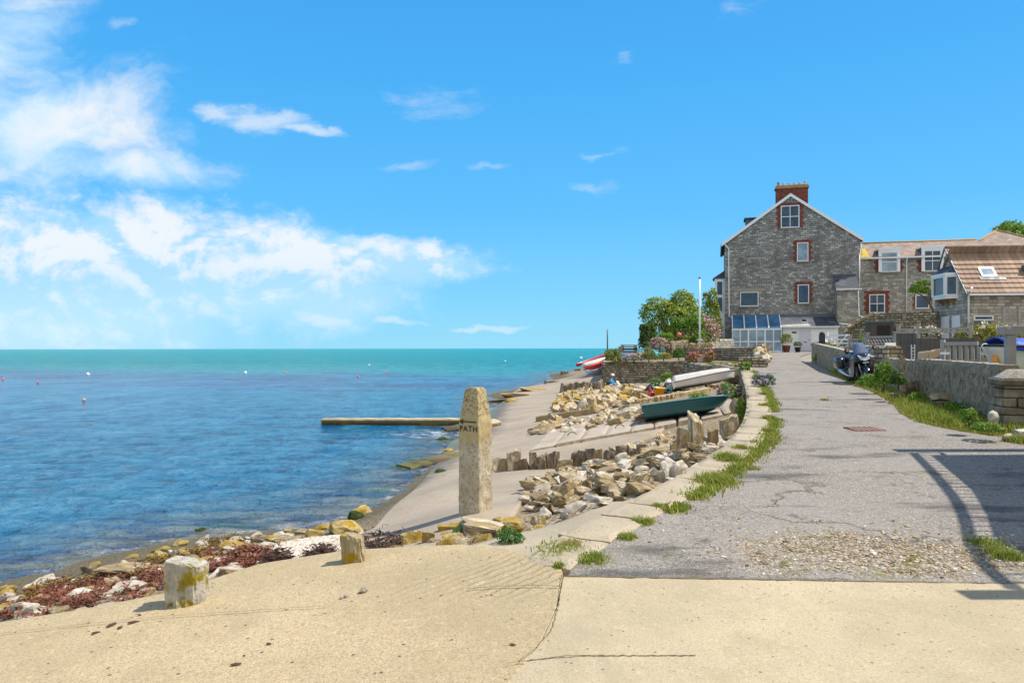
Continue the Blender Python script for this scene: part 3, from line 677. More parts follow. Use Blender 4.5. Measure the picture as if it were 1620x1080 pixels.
# kerb stones along the seaward side of the lane
def kerb_line(off): 
    L=kerb_smooth(160); o=[]
    for i,p in enumerate(L):
        d=(L[min(i+1,159)]-L[max(i-1,0)]).normalized(); o.append(p+Vector((-d.y,d.x,0))*off)
    return o
def kerbs():
    A,B=kerb_line(.0),kerb_line(.47); r=random.Random(9); t=0; k=0; n=len(A)-1
    Ltot=sum((A[i+1]-A[i]).length for i in range(n)); s=0
    def pt(L,d):
        acc=0
        for i in range(n):
            l=(A[i+1]-A[i]).length
            if acc+l>=d: return L[i].lerp(L[i+1],(d-acc)/l)
            acc+=l
        return L[-1].copy()
    while s<Ltot-.5:
        l=r.uniform(.55,1.0)*(1 if s<6 else 1.5); e=min(s+l,Ltot); w0,w1=r.uniform(-.03,.03),r.uniform(-.03,.03); j=r.uniform(-.03,.03)
        q=[pt(A,s+.008),pt(A,e-.012),pt(B,e-.012+j),pt(B,s+.008+j)]
        dn=(q[3]-q[0]).normalized(); q[2]+=dn*w1; q[3]+=dn*w0
        c=(q[0]+q[1]+q[2]+q[3])/4; hh=r.uniform(.018,.03); g=6; Vs=[]
        for jy in range(g+1):
            for jx in range(g+1):
                p=q[0].lerp(q[1],jx/g).lerp(q[3].lerp(q[2],jx/g),jy/g); ed=min(jx,g-jx,jy,g-jy)
                z=U(p.x,p.y)+hh-(.018 if ed==0 else 0)+noise.noise(Vector((p.x*3,p.y*3,k)))*.014
                jt=(.022 if p.y<8 else .008) if ed==0 else .0
                Vs.append(Vector((p.x+noise.noise(Vector((p.x*5,p.y*5,1)))*jt*1.6,p.y+noise.noise(Vector((p.x*5,p.y*5,8)))*jt*1.6,z)))
        base=Vector((c.x,c.y,U(c.x,c.y))); Vs=[v-base for v in Vs]
        fs=[(y*(g+1)+x,y*(g+1)+x+1,(y+1)*(g+1)+x+1,(y+1)*(g+1)+x) for y in range(g) for x in range(g)]
        ring=[x for x in range(g+1)]+[y*(g+1)+g for y in range(1,g+1)]+[g*(g+1)+x for x in range(g-1,-1,-1)]+[y*(g+1) for y in range(g-1,0,-1)]
        kk=len(Vs); Vs+=[Vs[jj]-Vector((0,0,.25)) for jj in ring]; m=len(ring); fs+=[(ring[jj],kk+jj,kk+(jj+1)%m,ring[(jj+1)%m]) for jj in range(m)]
        mb=MB(); mb.add(Vs,fs); o=mb.build('kerb_stone',M_KERB); o.location=base
        tag(o,'nearest flat kerb stone at the corner of lane, slipway and pavement' if k==0 else 'second flat kerb stone from the near corner of the lane' if k==1 else 'flat buff kerb stone bedded along the seaward edge of the lane','kerb stone','kerb stones along the lane')
        s=e; k+=1
kerbs()
# retaining wall under the kerb
def retaining():
    A,B=kerb_line(.06),kerb_line(.50); mb=MB(); Vs=[];
    ids=[i for i in range(len(A)) if A[i].y>8.5 and A[i].y<34]
    for i in ids:
        zt=U(A[i].x,A[i].y)+.01; zb=zt-1.3; b2=kerb_line_out[i]
        Vs+=[(A[i].x,A[i].y,zb),(A[i].x,A[i].y,zt),(B[i].x,B[i].y,zt),(b2.x,b2.y,zb)]
    n=len(ids); fs=[(k*4+j,k*4+(j+1)%4,k*4+4+(j+1)%4,k*4+4+j) for k in range(n-1) for j in range(4)]+[(0,1,2,3),(n*4-4,n*4-3,n*4-2,n*4-1)]
    mb.add(Vs,fs); tag(mb.build('retaining_wall',M_RETW),'mossy dark stone retaining wall holding up the seaward side of the lane','wall')
kerb_line_out=kerb_line(.60)
M_RETW=coursed('retaining wall stone',[(.14,.12,.08),(.26,.22,.15),(.36,.31,.21),(.46,.40,.28)],(.10,.085,.06),.45,.2,.02,.5,.04,1.2)
retaining()
strip('bank_slope',[(p.x,p.y) for p in (ath(722,874,-1.86),ath(800,856,-1.9),ath(880,840,-1.86),ath(940,818,-1.80),ath(1010,792,-1.74),ath(1060,766,-1.70))],
      [(p.x,p.y) for p in kerb_line(.40) if p.y<9.6],14,60,lambda x,y: max(T(x,y),U(x,y)-.30)+.05,M_KERB,.02,skirt=.15)

# ---------------------------------------------------------------- beach stones one by one
def bst(px,py,wpx,kind,label,fl=.5,rot=None,ratio=.8,sink=.3):
    p=hit(px,py+wpx*.12); k=p.y/F; w=wpx*k
    me=random.choice({'p':V_PB,'s':V_PS,'o':V_OB,'c':V_OC,'d':V_DB,'w':V_WB,'l':V_LS,'b':V_LB}[kind])
    rock('beach_stone',label,'stone',me,p,(w,w*ratio,w*fl),(random.gauss(0,.1),random.gauss(0,.1),random.uniform(-.35,.35) if rot is None else rot),None,sink)
random.seed(5)
for a in [(24,946,34,'s','flat pale stone at the far left of the weed line',.3),(62,980,27,'b','squarish pale stone on the slipway edge at far left'),(33,977,50,'s','long pale slab among red seaweed at bottom left',.28),
 (128,968,34,'p','pale pointed stone on the slipway edge beside a rounded white slab'),(168,962,58,'s','wide rounded white slab lying along the slipway edge',.32),(130,938,48,'s','flat white stone in the middle of the red weed',.32),
 (160,934,42,'p','white stone right behind the flat one in the red weed',.4),(205,930,68,'s','big low white slab in front of the standing block',.36),(256,925,26,'p','small white boulder tucked left of the standing block'),(213,914,16,'p','small round white stone on the brown weed'),
 (143,901,28,'d','brown upright boulder at the water edge',.75),(176,902,34,'s','flat tan stone beside the brown boulder at the water',.35),(104,972,34,'d','grey wedge of stone at the slipway edge'),(80,916,70,'s','long shallow ledge awash at the left of the beach',.16),
 (222,892,110,'l','long flat tan ledge at the water above the standing block',.14),(367,862,44,'o','rounded ochre boulder at the water edge, left of the grey flat stone',.5),(374,874,28,'p','white boulder beside the rounded ochre one',.6),(354,888,42,'s','white angular boulder in the weed below the ochre one',.5),
 (334,884,38,'o','ochre stone half buried in weed right behind the standing block',.4),(417,865,32,'p','smooth white stone above the shingle edge',.5),(420,875,22,'p','small white stone at the left tip of the shingle',.5),(415,852,36,'d','grey flat stone at the water edge',.35),
 (456,850,44,'l','tan flat stone half in the water, top of the shingle',.3),(355,906,48,'s','long white stone on the slipway edge right of the standing block',.35),(389,907,44,'s','white stone at the slipway edge where the shingle begins',.35),
 (317,841,30,'w','round boulder thick with green weed standing in the water',.55),(254,870,34,'w','low weedy rock barely above the water',.22),(545,836,60,'o','largest ochre boulder at the water edge below the apron',.55),(517,833,38,'o','ochre boulder left of the largest one',.45),
 (572,808,34,'o','orange brown boulder awash at the foot of the apron',.55),(562,816,30,'w','green and brown weedy boulder beside the apron foot',.6),(497,844,32,'c','blocky tan stone at the upper rim of the shingle',.5),(536,830,22,'p','grey cobble leaning on the largest ochre boulder',.5),(478,840,30,'l','flat stone awash left of the ochre boulders',.3),
 (625,872,24,'b','small buff block left of the yellow toothed rocks',.9),(586,884,40,'l','flat buff stone beside the yellow standing stone',.25),
 (651,862,38,'c','jagged yellow rock, leftmost of three teeth below the post',1.15),(678,862,22,'c','slim yellow rock, middle one of three teeth below the post',1.8),(705,868,34,'c','yellow and grey rock, right one of three teeth below the post',1.0),
 (716,872,60,'l','flat buff slab at the foot of the toothed rocks',.2),(768,830,118,'l','broad ochre foundation slab under the path marker post',.22,.12,.8),(712,838,42,'c','ochre block propping the left end of the foundation slab',.6),(806,822,58,'o','rounded tan slab behind the marker post',.3),
 (815,843,46,'c','ochre block at the right front of the foundation slab',.6),(843,832,26,'b','pointed pale stone leaning at the right of the foundation slab',.9),(854,838,34,'o','low tan stone at the start of the rubble bank',.5),(776,862,64,'l','flat buff slab behind the thistle',.22),
 (700,698,26,'w','green weedy boulder in the water beside the groyne',.6),(712,712,20,'o','yellow stone awash in front of the weedy boulder',.4),(672,712,18,'d','small dark rock in the shallows left of the weedy boulder',.5),(640,716,26,'s','pale flat rock awash, farthest out in the shallows',.2),
 (655,700,12,'d','little dark rock breaking the surface near the groyne',.5),(575,778,20,'w','dark weed covered rock breaking the surface off the apron',.25),(700,745,30,'w','weedy rock at the foot of the algae covered step',.3),
 (815,622,50,'l','flat brown ledge running out from the far apron',.18),(843,613,46,'l','upper layer of the brown ledge by the far apron',.22),(790,630,44,'d','low seaward tip of the brown rock ledge',.14),(808,634,20,'o','ochre rock at the waterline before the ledge',.5),(872,603,30,'d','dark rock ledge farthest along the shore',.25),
 (893,590,14,'d','dark rock at the waterline below the kayaks',.5),(914,585,12,'d','small dark rock left of the kayaks',.5),
 (574,935,15,'p','largest of three loose pale pebbles on the slipway',.7,None,.8,.1),(547,943,8,'p','right one of the two tiny pebbles on the slipway',.8,None,.8,.1),(540,945,7,'p','left one of the two tiny pebbles on the slipway',.7,None,.8,.1)]:
    if a[2]<16 and a[1]>930:
        p=hit(a[0],a[1]+1,U); w=a[2]*p.y/F; rock('beach_stone',a[4],'stone',random.choice(V_PB),(p.x,p.y,p.z),(w,w*.8,w*.7),(0,0,random.random()),None,.08)
    else: bst(*a)
random.seed(31)
bp=plan([(0,955),(0,935),(150,895),(300,858),(420,846),(470,842),(440,868),(400,905),(270,945),(150,968),(20,990)])
for x,y in scatter(bp,.30,420)[:110]:
    a=random.uniform(.09,.22); rock('beach_stone','small weathered stone lying in the weed along the waterline','stone',random.choice(random.choice([V_PB,V_PS,V_OB,V_LS])),(x,y,T(x,y)),(a*1.3,a,a*.6),(random.gauss(0,.2),random.gauss(0,.2),random.uniform(0,6)),'small stones in the weed line',.2)
# rocky debris between the teeth and the post
tp=plan([(610,872),(700,850),(720,835),(840,832),(850,845),(760,868),(690,876)])
for x,y in scatter(tp,.16,260)[:60]:
    a=random.uniform(.08,.18); rock('beach_stone','small buff stone packed round the foot of the marker post slab','stone',random.choice(V_LB+V_OC),(x,y,T(x,y)),(a*1.3,a,a*.7),(random.gauss(0,.3),random.gauss(0,.3),random.uniform(0,6)),'small stones round the post slab',.2)

# two standing stones and the marker post
def standing(name,label,px0,px1,pt,pb,mat,seed,taper,lean):
    c=hit((px0+px1)/2,pb-4,U); k=c.y/F; w=(px1-px0)*k*.94; h=(pb-pt)*k; r=random.Random(seed); bm=bmesh.new(); bmesh.ops.create_cube(bm,size=1)
    bmesh.ops.subdivide_edges(bm,edges=bm.edges,cuts=14,use_grid_fill=True)
    for v in bm.verts:
        p=v.co; f=(p.z+.5); n1=noise.fractal(Vector((p.x*3+seed,p.y*3,p.z*2.2)),1,2,5); n2=noise.noise(Vector((p.x*11+seed,p.y*11,p.z*1.2)))
        e=(abs(p.x)*2)**6+(abs(p.y)*2)**6+(max(0,p.z)*2)**6
        q=Vector((p.x*w*(1-taper*f)+lean*f*w,p.y*w*.62,f*h*1.16-.16*h)); q-=Vector((p.x*w,p.y*w*.6,max(0,p.z)*h))*.06*max(0,e-1.0)
        q+=Vector((p.x,p.y,.35*max(p.z,0))).normalized()*w*(n1*.11+n2*.075) if (p.x or p.y) else Vector()
        if p.z>.45: q.z-=h*.10*(p.x*1.0)+n1*h*.05
        v.co=q
    me=bpy.data.meshes.new(name); bm.to_mesh(me); bm.free(); me.materials.append(mat); me.polygons.foreach_set('use_smooth',[True]*len(me.polygons)); me.set_sharp_from_angle(angle=R(30))
    o=obj(name,me); o.location=(c.x,c.y,c.z); o.rotation_euler=(0,0,r.uniform(-.2,.1)); return tag(o,label,'stone')
M_STB=stone_mat('white and yellow stone',[(.62,.57,.47),(.62,.57,.47),(.62,.57,.47)],7.5,.40,(.40,.30,.02),.03,.35)
M_STY=stone_mat('yellow lichen stone',[(.50,.42,.25),(.50,.42,.25),(.50,.42,.25)],7,.40,(.46,.31,.02),.03,.25)
standing('standing_stone','white block with yellow lichen standing on the seaward slipway edge at the left',263,327,888,955,M_STB,3,.02,-.02)
standing('standing_stone','small yellow lichened stone standing on the slipway edge before dark weed',543,580,848,890,M_STY,8,.12,-.12)
def post():
    b=ath(752,813,-2.02); b.z=T(b.x,b.y)+.05
    k=b.y/F; rz=R(-31); s=.305; hz=(813-617)*k
    o=thing('marker_post','tall square limestone path marker post with a tapered top, on an ochre slab','marker post',b,rz)
    n=26; lv=[-.2]+list(np.linspace(0,.715,30))+list(np.linspace(.735,.97,14))+[.985,.997,1.0]; mb=MB(); Vs=[]
    for z in lv:
        w=s*(1.0-.03*max(z,0)) if z<=.72 else s*(.978-(z-.72)/.25*.338) if z<=.97 else s*(.64-(z-.97)/.03*.14)
        for sd in range(4):
            for j in range(n):
                t=-.5+j/n; x,y=[(t,-.5),(.5,t),(-t,.5),(-.5,-t)][sd]
                c=max(0,(abs(t)-.44)/.06); f=1-.035*c*c
                P=Vector((x*w*f,y*w*f,z*hz)); nrm=Vector([(0,-1,0),(1,0,0),(0,1,0),(-1,0,0)][sd])
                rg=noise.fractal(Vector((P.x*14,P.y*14,P.z*14)),1,2,5); pit=min(0,noise.noise(Vector((P.x*32,P.y*32,P.z*26)))+.25)
                amp=1.0 if sd!=0 else (.25 if .52<z<.75 else .75)
                if sd==1: amp=1.5
                P+=nrm*(rg*.008+pit*.024)*amp; Vs.append(P)
    m=4*n; fs=[(i*m+j,i*m+(j+1)%m,(i+1)*m+(j+1)%m,(i+1)*m+j) for i in range(len(lv)-1) for j in range(m)]+[tuple(range(m)),tuple(range((len(lv)-1)*m,len(lv)*m))]
    mb.add(Vs,fs,0,True)
    mt,nt,bs=new_mat('pitted post limestone'); co=co_obj(nt); z=node(nt,'SeparateXYZ',{0:co}).outputs[2]
    c=mixc(nt,step(nt,noi(nt,co,5,7,.65),.35,.65),(.38,.31,.21),(.52,.455,.34))
    c=mixc(nt,step(nt,noi(nt,co,30,5,.75),.49,.62,0,.8),c,(.20,.155,.095))
    zz=ma(nt,'ADD',z,ma(nt,'MULTIPLY',noi(nt,scl(nt,co,(4,4,.6)),3,5,.6),.35))
    c=mixc(nt,step(nt,zz,hz*.56+.15,hz*.62+.15,0,.72),c,mixc(nt,noi(nt,co,9,5),(.36,.26,.095),(.46,.37,.19)))
    c=mixc(nt,ma(nt,'MULTIPLY',step(nt,z,hz*.72,hz*.8),step(nt,noi(nt,co,30,5,.7),.5,.62)),c,(.13,.11,.07))
    setin(nt,bs,Base_Color=c,Roughness=.93,Normal=bump(nt,noi(nt,co,45,6,.7),.006)); bs.inputs['Specular IOR Level'].default_value=.2
    mb.build('shaft',mt,o)
    dk=plain('cut letter black',(.06,.047,.03),.9)
    tc=bpy.data.curves.new('lettering','FONT'); tc.body='PATH'; tc.size=.098; tc.extrude=.0022; tc.align_x='CENTER'; tc.space_character=1.12; tc.offset=.0012
    to=bpy.data.objects.new('t',tc); C.objects.link(to); bpy.context.view_layer.update()
    me=bpy.data.meshes.new_from_object(to.evaluated_get(bpy.context.evaluated_depsgraph_get())); bpy.data.objects.remove(to)
    me.materials.append(dk); l=obj('lettering',me,o); l.location=(0,-s*.5-.0015,hz*.655); l.rotation_euler=(R(90),0,0)
    a=MB(); y0,y1=-s*.5-.005,-s*.5+.004; zc=hz*.735-.005
    a.box(-.10,.115,y0,y1,zc-.007,zc+.007); a.prism([(-.132,zc),(-.075,zc+.034),(-.088,zc),(-.075,zc-.034)],'y',y0-.004,y1); a.build('arrow',dk,o)
post()
# groyne and lower steps
gz=E-2.93
def conc_wall(name,label,p,q,w,zt0,zt1,zb,mat,seed):
    p,q=Vector((p[0],p[1],0)),Vector((q[0],q[1],0)); d=q-p; s=Vector((-d.y,d.x,0)).normalized()*w/2; n=40; Vs=[]
    for i in range(n+1):
        c=p+d*i/n; zt=zt0+(zt1-zt0)*i/n+noise.noise(Vector((i*.4,seed,0)))*.03; j=noise.noise(Vector((i*.5,seed,4)))*.04
        for a,z in((-1,zb),(1,zb),(1,zt-.05),(.86,zt),(-.86,zt),(-1,zt-.05)): v=c+s*(a+(j if abs(a)==1 else 0)); v.z=z; Vs.append(v)
    mb=MB(); mb.add(Vs,[(i*6+k,i*6+(k+1)%6,i*6+6+(k+1)%6,i*6+6+k) for i in range(n) for k in range(6)]+[tuple(range(6)),tuple(range(n*6,n*6+6))])
    return tag(mb.build(name,mat),label,'groyne')
def m_groyne():
    m,nt,b=new_mat('tide stained concrete'); co=co_pos(nt); z=node(nt,'SeparateXYZ',{0:co}).outputs[2]; n=noi(nt,co,1.6,6,.65)
    zz=ma(nt,'ADD',z,ma(nt,'MULTIPLY',ma(nt,'SUBTRACT',n,.5),.16))
    c=ramp(nt,zz,[(0,(.025,.02,.012)),(.10,(.07,.05,.02)),(.19,(.20,.15,.06)),(.26,(.42,.34,.2)),(.34,(.50,.43,.30))])
    c=mixc(nt,ma(nt,'MULTIPLY',step(nt,noi(nt,co,.9,4),.5,.6),step(nt,zz,.12,.24,.8,.05)),c,(.13,.13,.02))
    setin(nt,b,Base_Color=c,Roughness=.85,Normal=bump(nt,noi(nt,co,12,5),.03)); return m
M_GROY=m_groyne()
conc_wall('groyne','long low concrete groyne running out into the sea behind the post',(-8.0,30.8),(-1.1,30.2),.5,.25,.30,-1.5,M_GROY,2)
conc_wall('groyne','short wedge of mossy concrete where the long groyne meets the apron',(-2.7,28.6),(-.6,29.2),1.1,.06,.34,-1.5,M_GROY,5)
conc_wall('groyne','curving low concrete step green with algae below the apron',(-2.95,19.7),(-1.05,21.4),.75,.03,.26,-1.5,M_GROY,9)
M_ALG=plain('algae slime',(.07,.13,.02),.35,var=.5,scale=4)
conc_wall('groyne','algae green concrete shelf awash in the shallows',(-3.6,20.3),(-1.4,21.6),1.1,-.01,.05,-1.0,M_ALG,12)
# ---------------------------------------------------------------- buildings
M_HOUSE=coursed('grey purbeck stone',[(.215,.21,.20),(.30,.293,.28),(.385,.375,.355),(.58,.565,.53)],(.13,.125,.12),.42,.18,.018,.5,.03,.8)
M_WING=coursed('buff grey stone',[(.26,.245,.21),(.34,.32,.28),(.43,.405,.36),(.56,.53,.475)],(.21,.195,.17),.46,.19,.014,.35,.03,.8)
M_COTT=coursed('cottage stone',[(.24,.215,.17),(.36,.325,.26),(.45,.41,.33),(.56,.51,.42)],(.24,.215,.17),.40,.18,.014,.2,.03,.9)
M_DRY=coursed('dry stone walling',[(.18,.14,.09),(.32,.26,.17),(.44,.365,.25),(.56,.48,.34)],(.09,.075,.05),.34,.14,.024,.35,.06,1.6)
M_TERR=coursed('terrace walling',[(.17,.135,.085),(.28,.23,.15),(.40,.33,.22),(.55,.46,.31)],(.12,.10,.07),.34,.16,.022,.45,.05,1.6)
M_BRICK=coursed('red brick',[(.15,.03,.02),(.22,.05,.035),(.28,.075,.05),(.33,.10,.07)],(.17,.11,.09),.22,.08,.009,.2,.01,.2)
M_WHITE=plain('white gloss paint',(.78,.79,.80),.35,var=.05,scale=3)
M_RENDER=plain('white render',(.80,.81,.84),.8,var=.06,scale=3)
M_LEAD=plain('lead grey',(.10,.125,.155),.5,var=.2,scale=3)
M_GLASS=glass_dark('window glass'); M_GLASSB=glass_dark('window glass with blinds',(.20,.26,.32),.08)
M_GLASSW=glass_dark('conservatory glass',(.20,.29,.38),.08)  # pale blue base colour paints in the reflections on the panes
M_GREYD=plain('pale grey door paint',(.60,.60,.68),.45,var=.05)
M_POTC=plain('terracotta',(.40,.16,.08),.8); M_POTB=plain('buff chimney pot',(.55,.47,.36),.8)
def roof_mat(name,cols,bw,bh,lich=.3,lc=(.45,.27,.03)):
    m,nt,b=new_mat(name); co=co_obj(nt); s=node(nt,'SeparateXYZ',{0:co})
    uv=node(nt,'CombineXYZ',{'X':s.outputs[0],'Y':ma(nt,'MULTIPLY',ma(nt,'ADD',s.outputs[1],s.outputs[2]),.71)}).outputs[0]
    br=node(nt,'TexBrick',{'Vector':uv,'Scale':1.0,'Color1':(0,0,0),'Color2':(1,1,1),'Mortar':(0,0,0),'Mortar Size':.012,'Brick Width':bw,'Row Height':bh},offset=.5)
    t=node(nt,'SeparateColor',{0:br.outputs[0]}).outputs[0]; c=ramp(nt,t,[(0,cols[0]),(.5,cols[1]),(1,cols[2])])
    n=noi(nt,co,1.3,7,.65); c=mixc(nt,step(nt,n,.5,.68,0,lich),c,lc); c=mixc(nt,step(nt,noi(nt,co,.5,5),.45,.65,0,.4),c,tuple(x*.55 for x in cols[0]))
    c=mixc(nt,br.outputs['Fac'],c,tuple(x*.4 for x in cols[0]))
    setin(nt,b,Base_Color=c,Roughness=.8,Normal=bump(nt,ma(nt,'SUBTRACT',n,br.outputs['Fac']),.03)); return m
M_STSLATE=roof_mat('stone slate roof',[(.22,.155,.12),(.29,.215,.17),(.36,.285,.235)],.4,.28,.25)
M_SLATE=roof_mat('grey slate',[(.36,.355,.35),(.45,.445,.44),(.54,.53,.52)],.35,.25,.12,(.3,.26,.15))
M_SLATED=roof_mat('dark slate',[(.045,.055,.075),(.065,.078,.10),(.09,.105,.13)],.35,.25,.05)
M_TILE=plain('brown interlocking tile',(.31,.20,.135),.85,var=.3,scale=2.2,bmp=.01)
M_STONET=plain('dressed stone trim',(.34,.30,.24),.85,var=.2)
M_OAK=plain('weathered timber bracket',(.22,.15,.09),.8)

class Frame:
    """local frame of a facade: x along it, y into the building, z up"""
    def __init__(s,px,D,ang,base):
        p=at(px,HY,D); s.loc=Vector((p.x,p.y,base)); s.rz=ang
        s.inv=(Matrix.Translation(s.loc)@Matrix.Rotation(ang,4,'Z')).inverted()
    def p(s,px,py,y=0.0):
        o=s.inv@Vector((0,0,E)); q=s.inv@at(px,py,10.0); d=q-o; t=(y-o.y)/d.y; r=o+d*t; return r.x,r.z
    def ys(s,px,py,x):
        """point of the plane local x = const"""
        o=s.inv@Vector((0,0,E)); q=s.inv@at(px,py,10.0); d=q-o; t=(x-o.x)/d.x; r=o+d*t; return r.y,r.z
    def rect(s,x0,y0,x1,y1,y=0.0):
        a=s.p(x0,(y0+y1)/2,y)[0]; b=s.p(x1,(y0+y1)/2,y)[0]; t=s.p((x0+x1)/2,y0,y)[1]; u=s.p((x0+x1)/2,y1,y)[1]
        return a,b,u,t
def window(par,x0,x1,z0,z1,y=0.0,cols=1,rows=2,fw=.075,glass=None,sill=True,name='window',frame=None,label=None,mid=None):
    f=MB(); d0,d1=y-.075,y+.005
    f.box(x0,x0+fw,d0,d1,z0,z1); f.box(x1-fw,x1,d0,d1,z0,z1); f.box(x0+fw,x1-fw,d0,d1,z0,z0+fw); f.box(x0+fw,x1-fw,d0,d1,z1-fw,z1)
    for i in range(1,cols):
        xm=x0+(x1-x0)*i/cols; f.box(xm-.03,xm+.03,d0+.012,d1,z0+fw,z1-fw)
    zs=[z0+(z1-z0)*i/rows for i in range(1,rows)] if mid is None else [z0+(z1-z0)*mid]
    for zm in zs:
        e=[x0+fw]+[x0+(x1-x0)*i/cols for i in range(1,cols)]+[x1-fw]
        for i in range(cols): f.box(e[i]+(.03 if i else 0),e[i+1]-(.03 if i<cols-1 else 0),d0+.008,d1,zm-.035,zm+.035)
    o=f.build(name,frame or M_WHITE,par,.006)
    if label: o['label']=label
    g=MB(); g.box(x0+fw*.5,x1-fw*.5,y-.035,y-.02,z0+fw*.5,z1-fw*.5); g.build('pane',glass or M_GLASS,o)
    if sill:
        q=MB(); q.box(x0-.1,x1+.1,y-.13,y+.004,z0-.09,z0-.003); q.build('sill',M_STONET,o)
    return o
def quoins(par,x0,x1,z0,z1,arch=True,y=0.0,w=.16,step_=.24,top=.26,bottom=True):
    mb=MB(); mb2=MB(); z=z0-(.05 if bottom else 0); i=0
    while z<z1+top-.05:
        h=min(step_,z1+top-z); ww=w+(.17 if i%2 else .05)
        mb.box(x0-ww,x0-.004,y-.03,y+.01,z,z+h); mb2.box(x1+.004,x1+ww,y-.03,y+.01,z,z+h); z+=step_; i+=1
    mb.build('brick_quoins',M_BRICK,par); mb2.build('brick_quoins',M_BRICK,par); mb=MB()
    if arch: mb.box(x0-.003,x1+.003,y-.034,y+.01,z1+.004,z1+top); mb.build('brick_arch',M_BRICK,par)
def pipe(par,pts,r=.05,mat=None,name='drainpipe'):
    mb=MB(); mb.tube(pts,r,8); return mb.build(name,mat or M_WHITE,par)

def house():
    base=E-.45; ang=math.atan2(-.27,.963); fr=Frame(1147,69,ang,base)
    o=thing('tall_house','tall grey stone house with a steep gable, red brick window surrounds and brick chimney','house',fr.loc,ang)
    xr=fr.p(1361,400)[0]; zl=fr.p(1147,386)[1]; zr=fr.p(1361,379)[1]; xa,za=fr.p(1251,311); dep=9.0
    mb=MB(); mb.prism([(0,-.6),(xr,-.6),(xr,zr),(xa,za),(0,zl)],'y',0,dep); mb.build('wall',M_HOUSE,o)
    # roof slopes with overhang, laid on the gable walls
    rb=MB(); t=.16
    for (xe,ze) in ((0,zl),(xr,zr)):
        sx=-1 if xe==0 else 1; dx,dz=xe-xa,ze-za; L=math.hypot(dx,dz); ux,uz=dx/L,dz/L; nx,nz=(-uz,ux) if sx>0 else (uz,-ux)
        if nz<0: nx,nz=-nx,-nz
        a=(xa,za+.01); b=(xe+ux*.35,ze+uz*.35)
        pr=[(a[0],a[1]),(b[0],b[1]),(b[0]+nx*t,b[1]+nz*t),(a[0],a[1]+t/nz)]
        pr=[(p,q+.012) for p,q in pr]; rb.prism(pr,'y',-.12,dep+.2)
    roof=rb.build('roof',M_SLATED,o)
    bb=MB()
    for (xe,ze) in ((0,zl),(xr,zr)):
        dx,dz=xe-xa,ze-za; L=math.hypot(dx,dz); ux,uz=dx/L,dz/L; b=(xe+ux*.4,ze+uz*.4); s=1 if xe else -1
        bb.prism([(xa+.002*s,za+.24),(b[0],b[1]+.24),(b[0],b[1]-.06),(xa+.002*s,za-.06)],'y',-.19,-.125)
    bb.build('bargeboard',M_WHITE,roof)
    # chimney stack with its pots
    c0,c1,_,_=fr.rect(1228,320,1278,330,.9); zt=fr.p(1250,300,.9)[1]; zs=fr.p(1250,335,.9)[1]
    cb=MB(); cb.box(c0,c1,.5,1.5,zs-.8,zt); 
    ch=cb.build('chimney',M_BRICK,roof)
    cc=MB(); cc.box(c0-.1,c1+.1,.4,1.6,zt+.002,zt+.16); cc.box(c0-.03,c1+.03,.46,1.54,zt+.162,zt+.30); cc.build('chimney_cap',M_STONEC,ch)
    for i in range(6):
        x=c0+.22+(c1-c0-.44)*i/5; pm=MB(); h=.42 if i in(0,5) else .30
        pm.lathe([(.11,0),(.12,.03),(.10,.08),(.09,h-.08),(.12,h-.06),(.12,h)],(x,1.0,zt+.302),12); pm.build('chimney_pot',M_POTC if i==0 else M_POTB,ch)
    an=MB(); an.tube([(c0,.9,zs+.1),(c0-.75,.9,zs-.1)],.015,6); an.tube([(c0-.6,.6,zs-.06),(c0-.6,1.2,zs-.06)],.012,6); an.build('aerial',M_LEAD,ch)
    # dormer on the seaward slope
    d0,d1,z0,z1=fr.rect(1180,346,1197,358,2.5); db=MB(); db.box(d0,d1+.6,2.2,4.0,z0-.7,z1-.12); dm=db.build('dormer',M_LEAD,roof); dc=MB(); dc.box(d0-.14,d1+.7,2.05,4.15,z1-.118,z1); dc.build('dormer_roof',M_SLATED,dm)
    # windows of the gable
    w=fr.rect(1235.5,326,1265,361); window(o,*w,0,2,2,.08,label='two pane sash window in the top of the gable'); quoins(o,*w,step_=.26,w=.22)
    w=fr.rect(1261,384.5,1279,414); window(o,*w,0,1,1,.07,M_GLASSB); quoins(o,*w)
    w=fr.rect(1262,451,1280,480.5); window(o,*w,0,1,1,.07); quoins(o,*w)
    w=fr.rect(1171,462.5,1200,485); window(o,*w,0,1,1,.07,label='wide unsurrounded window under a plain lintel'); l=MB(); l.box(w[0]-.5,w[1]+.5,-.012,.01,w[3]+.06,w[3]+.36); l.build('lintel',M_STONET,o)
    # gutters and pipes
    g=fr.p(1153,390); pb=fr.p(1153.5,501)
    pipe(o,[(g[0]-.35,-.2,g[1]+.15),(g[0],-.12,g[1]-.25),(g[0],-.07,g[1]-.6),(pb[0],-.07,pb[1]),(pb[0]+.28,-.12,pb[1]-.2)],.055)
    g=fr.p(1362,384); e=fr.p(1364,406); pipe(o,[(g[0],-.08,g[1]),(e[0],-.08,e[1])],.05)
    # glazed seaward bay on the side wall
    b=MB(); zb0=-.4; y0,y1=.5,3.2; zb1=fr.p(1141,441,y0)[1]
    bo=b.box(-.95,-.004,y0,y1,zb0,zb1).build('bay',M_RENDER,o)
    r2=MB(); r2.prism([(-1.12,zb1+.002),(-.004,zb1+.002),(-.004,zb1+.75)],'y',y0-.15,y1+.15); r2.build('bay_roof',M_SLATED,bo)
    for (pt,pb_) in ((445,468),(470,495),(516,524),(527,551)):
        za_,zb_=fr.p(1141,pb_,y0)[1],fr.p(1141,pt,y0)[1]; window(bo,-.78,-.16,za_,zb_,y0,1,1,.07,sill=False,name='bay_window')
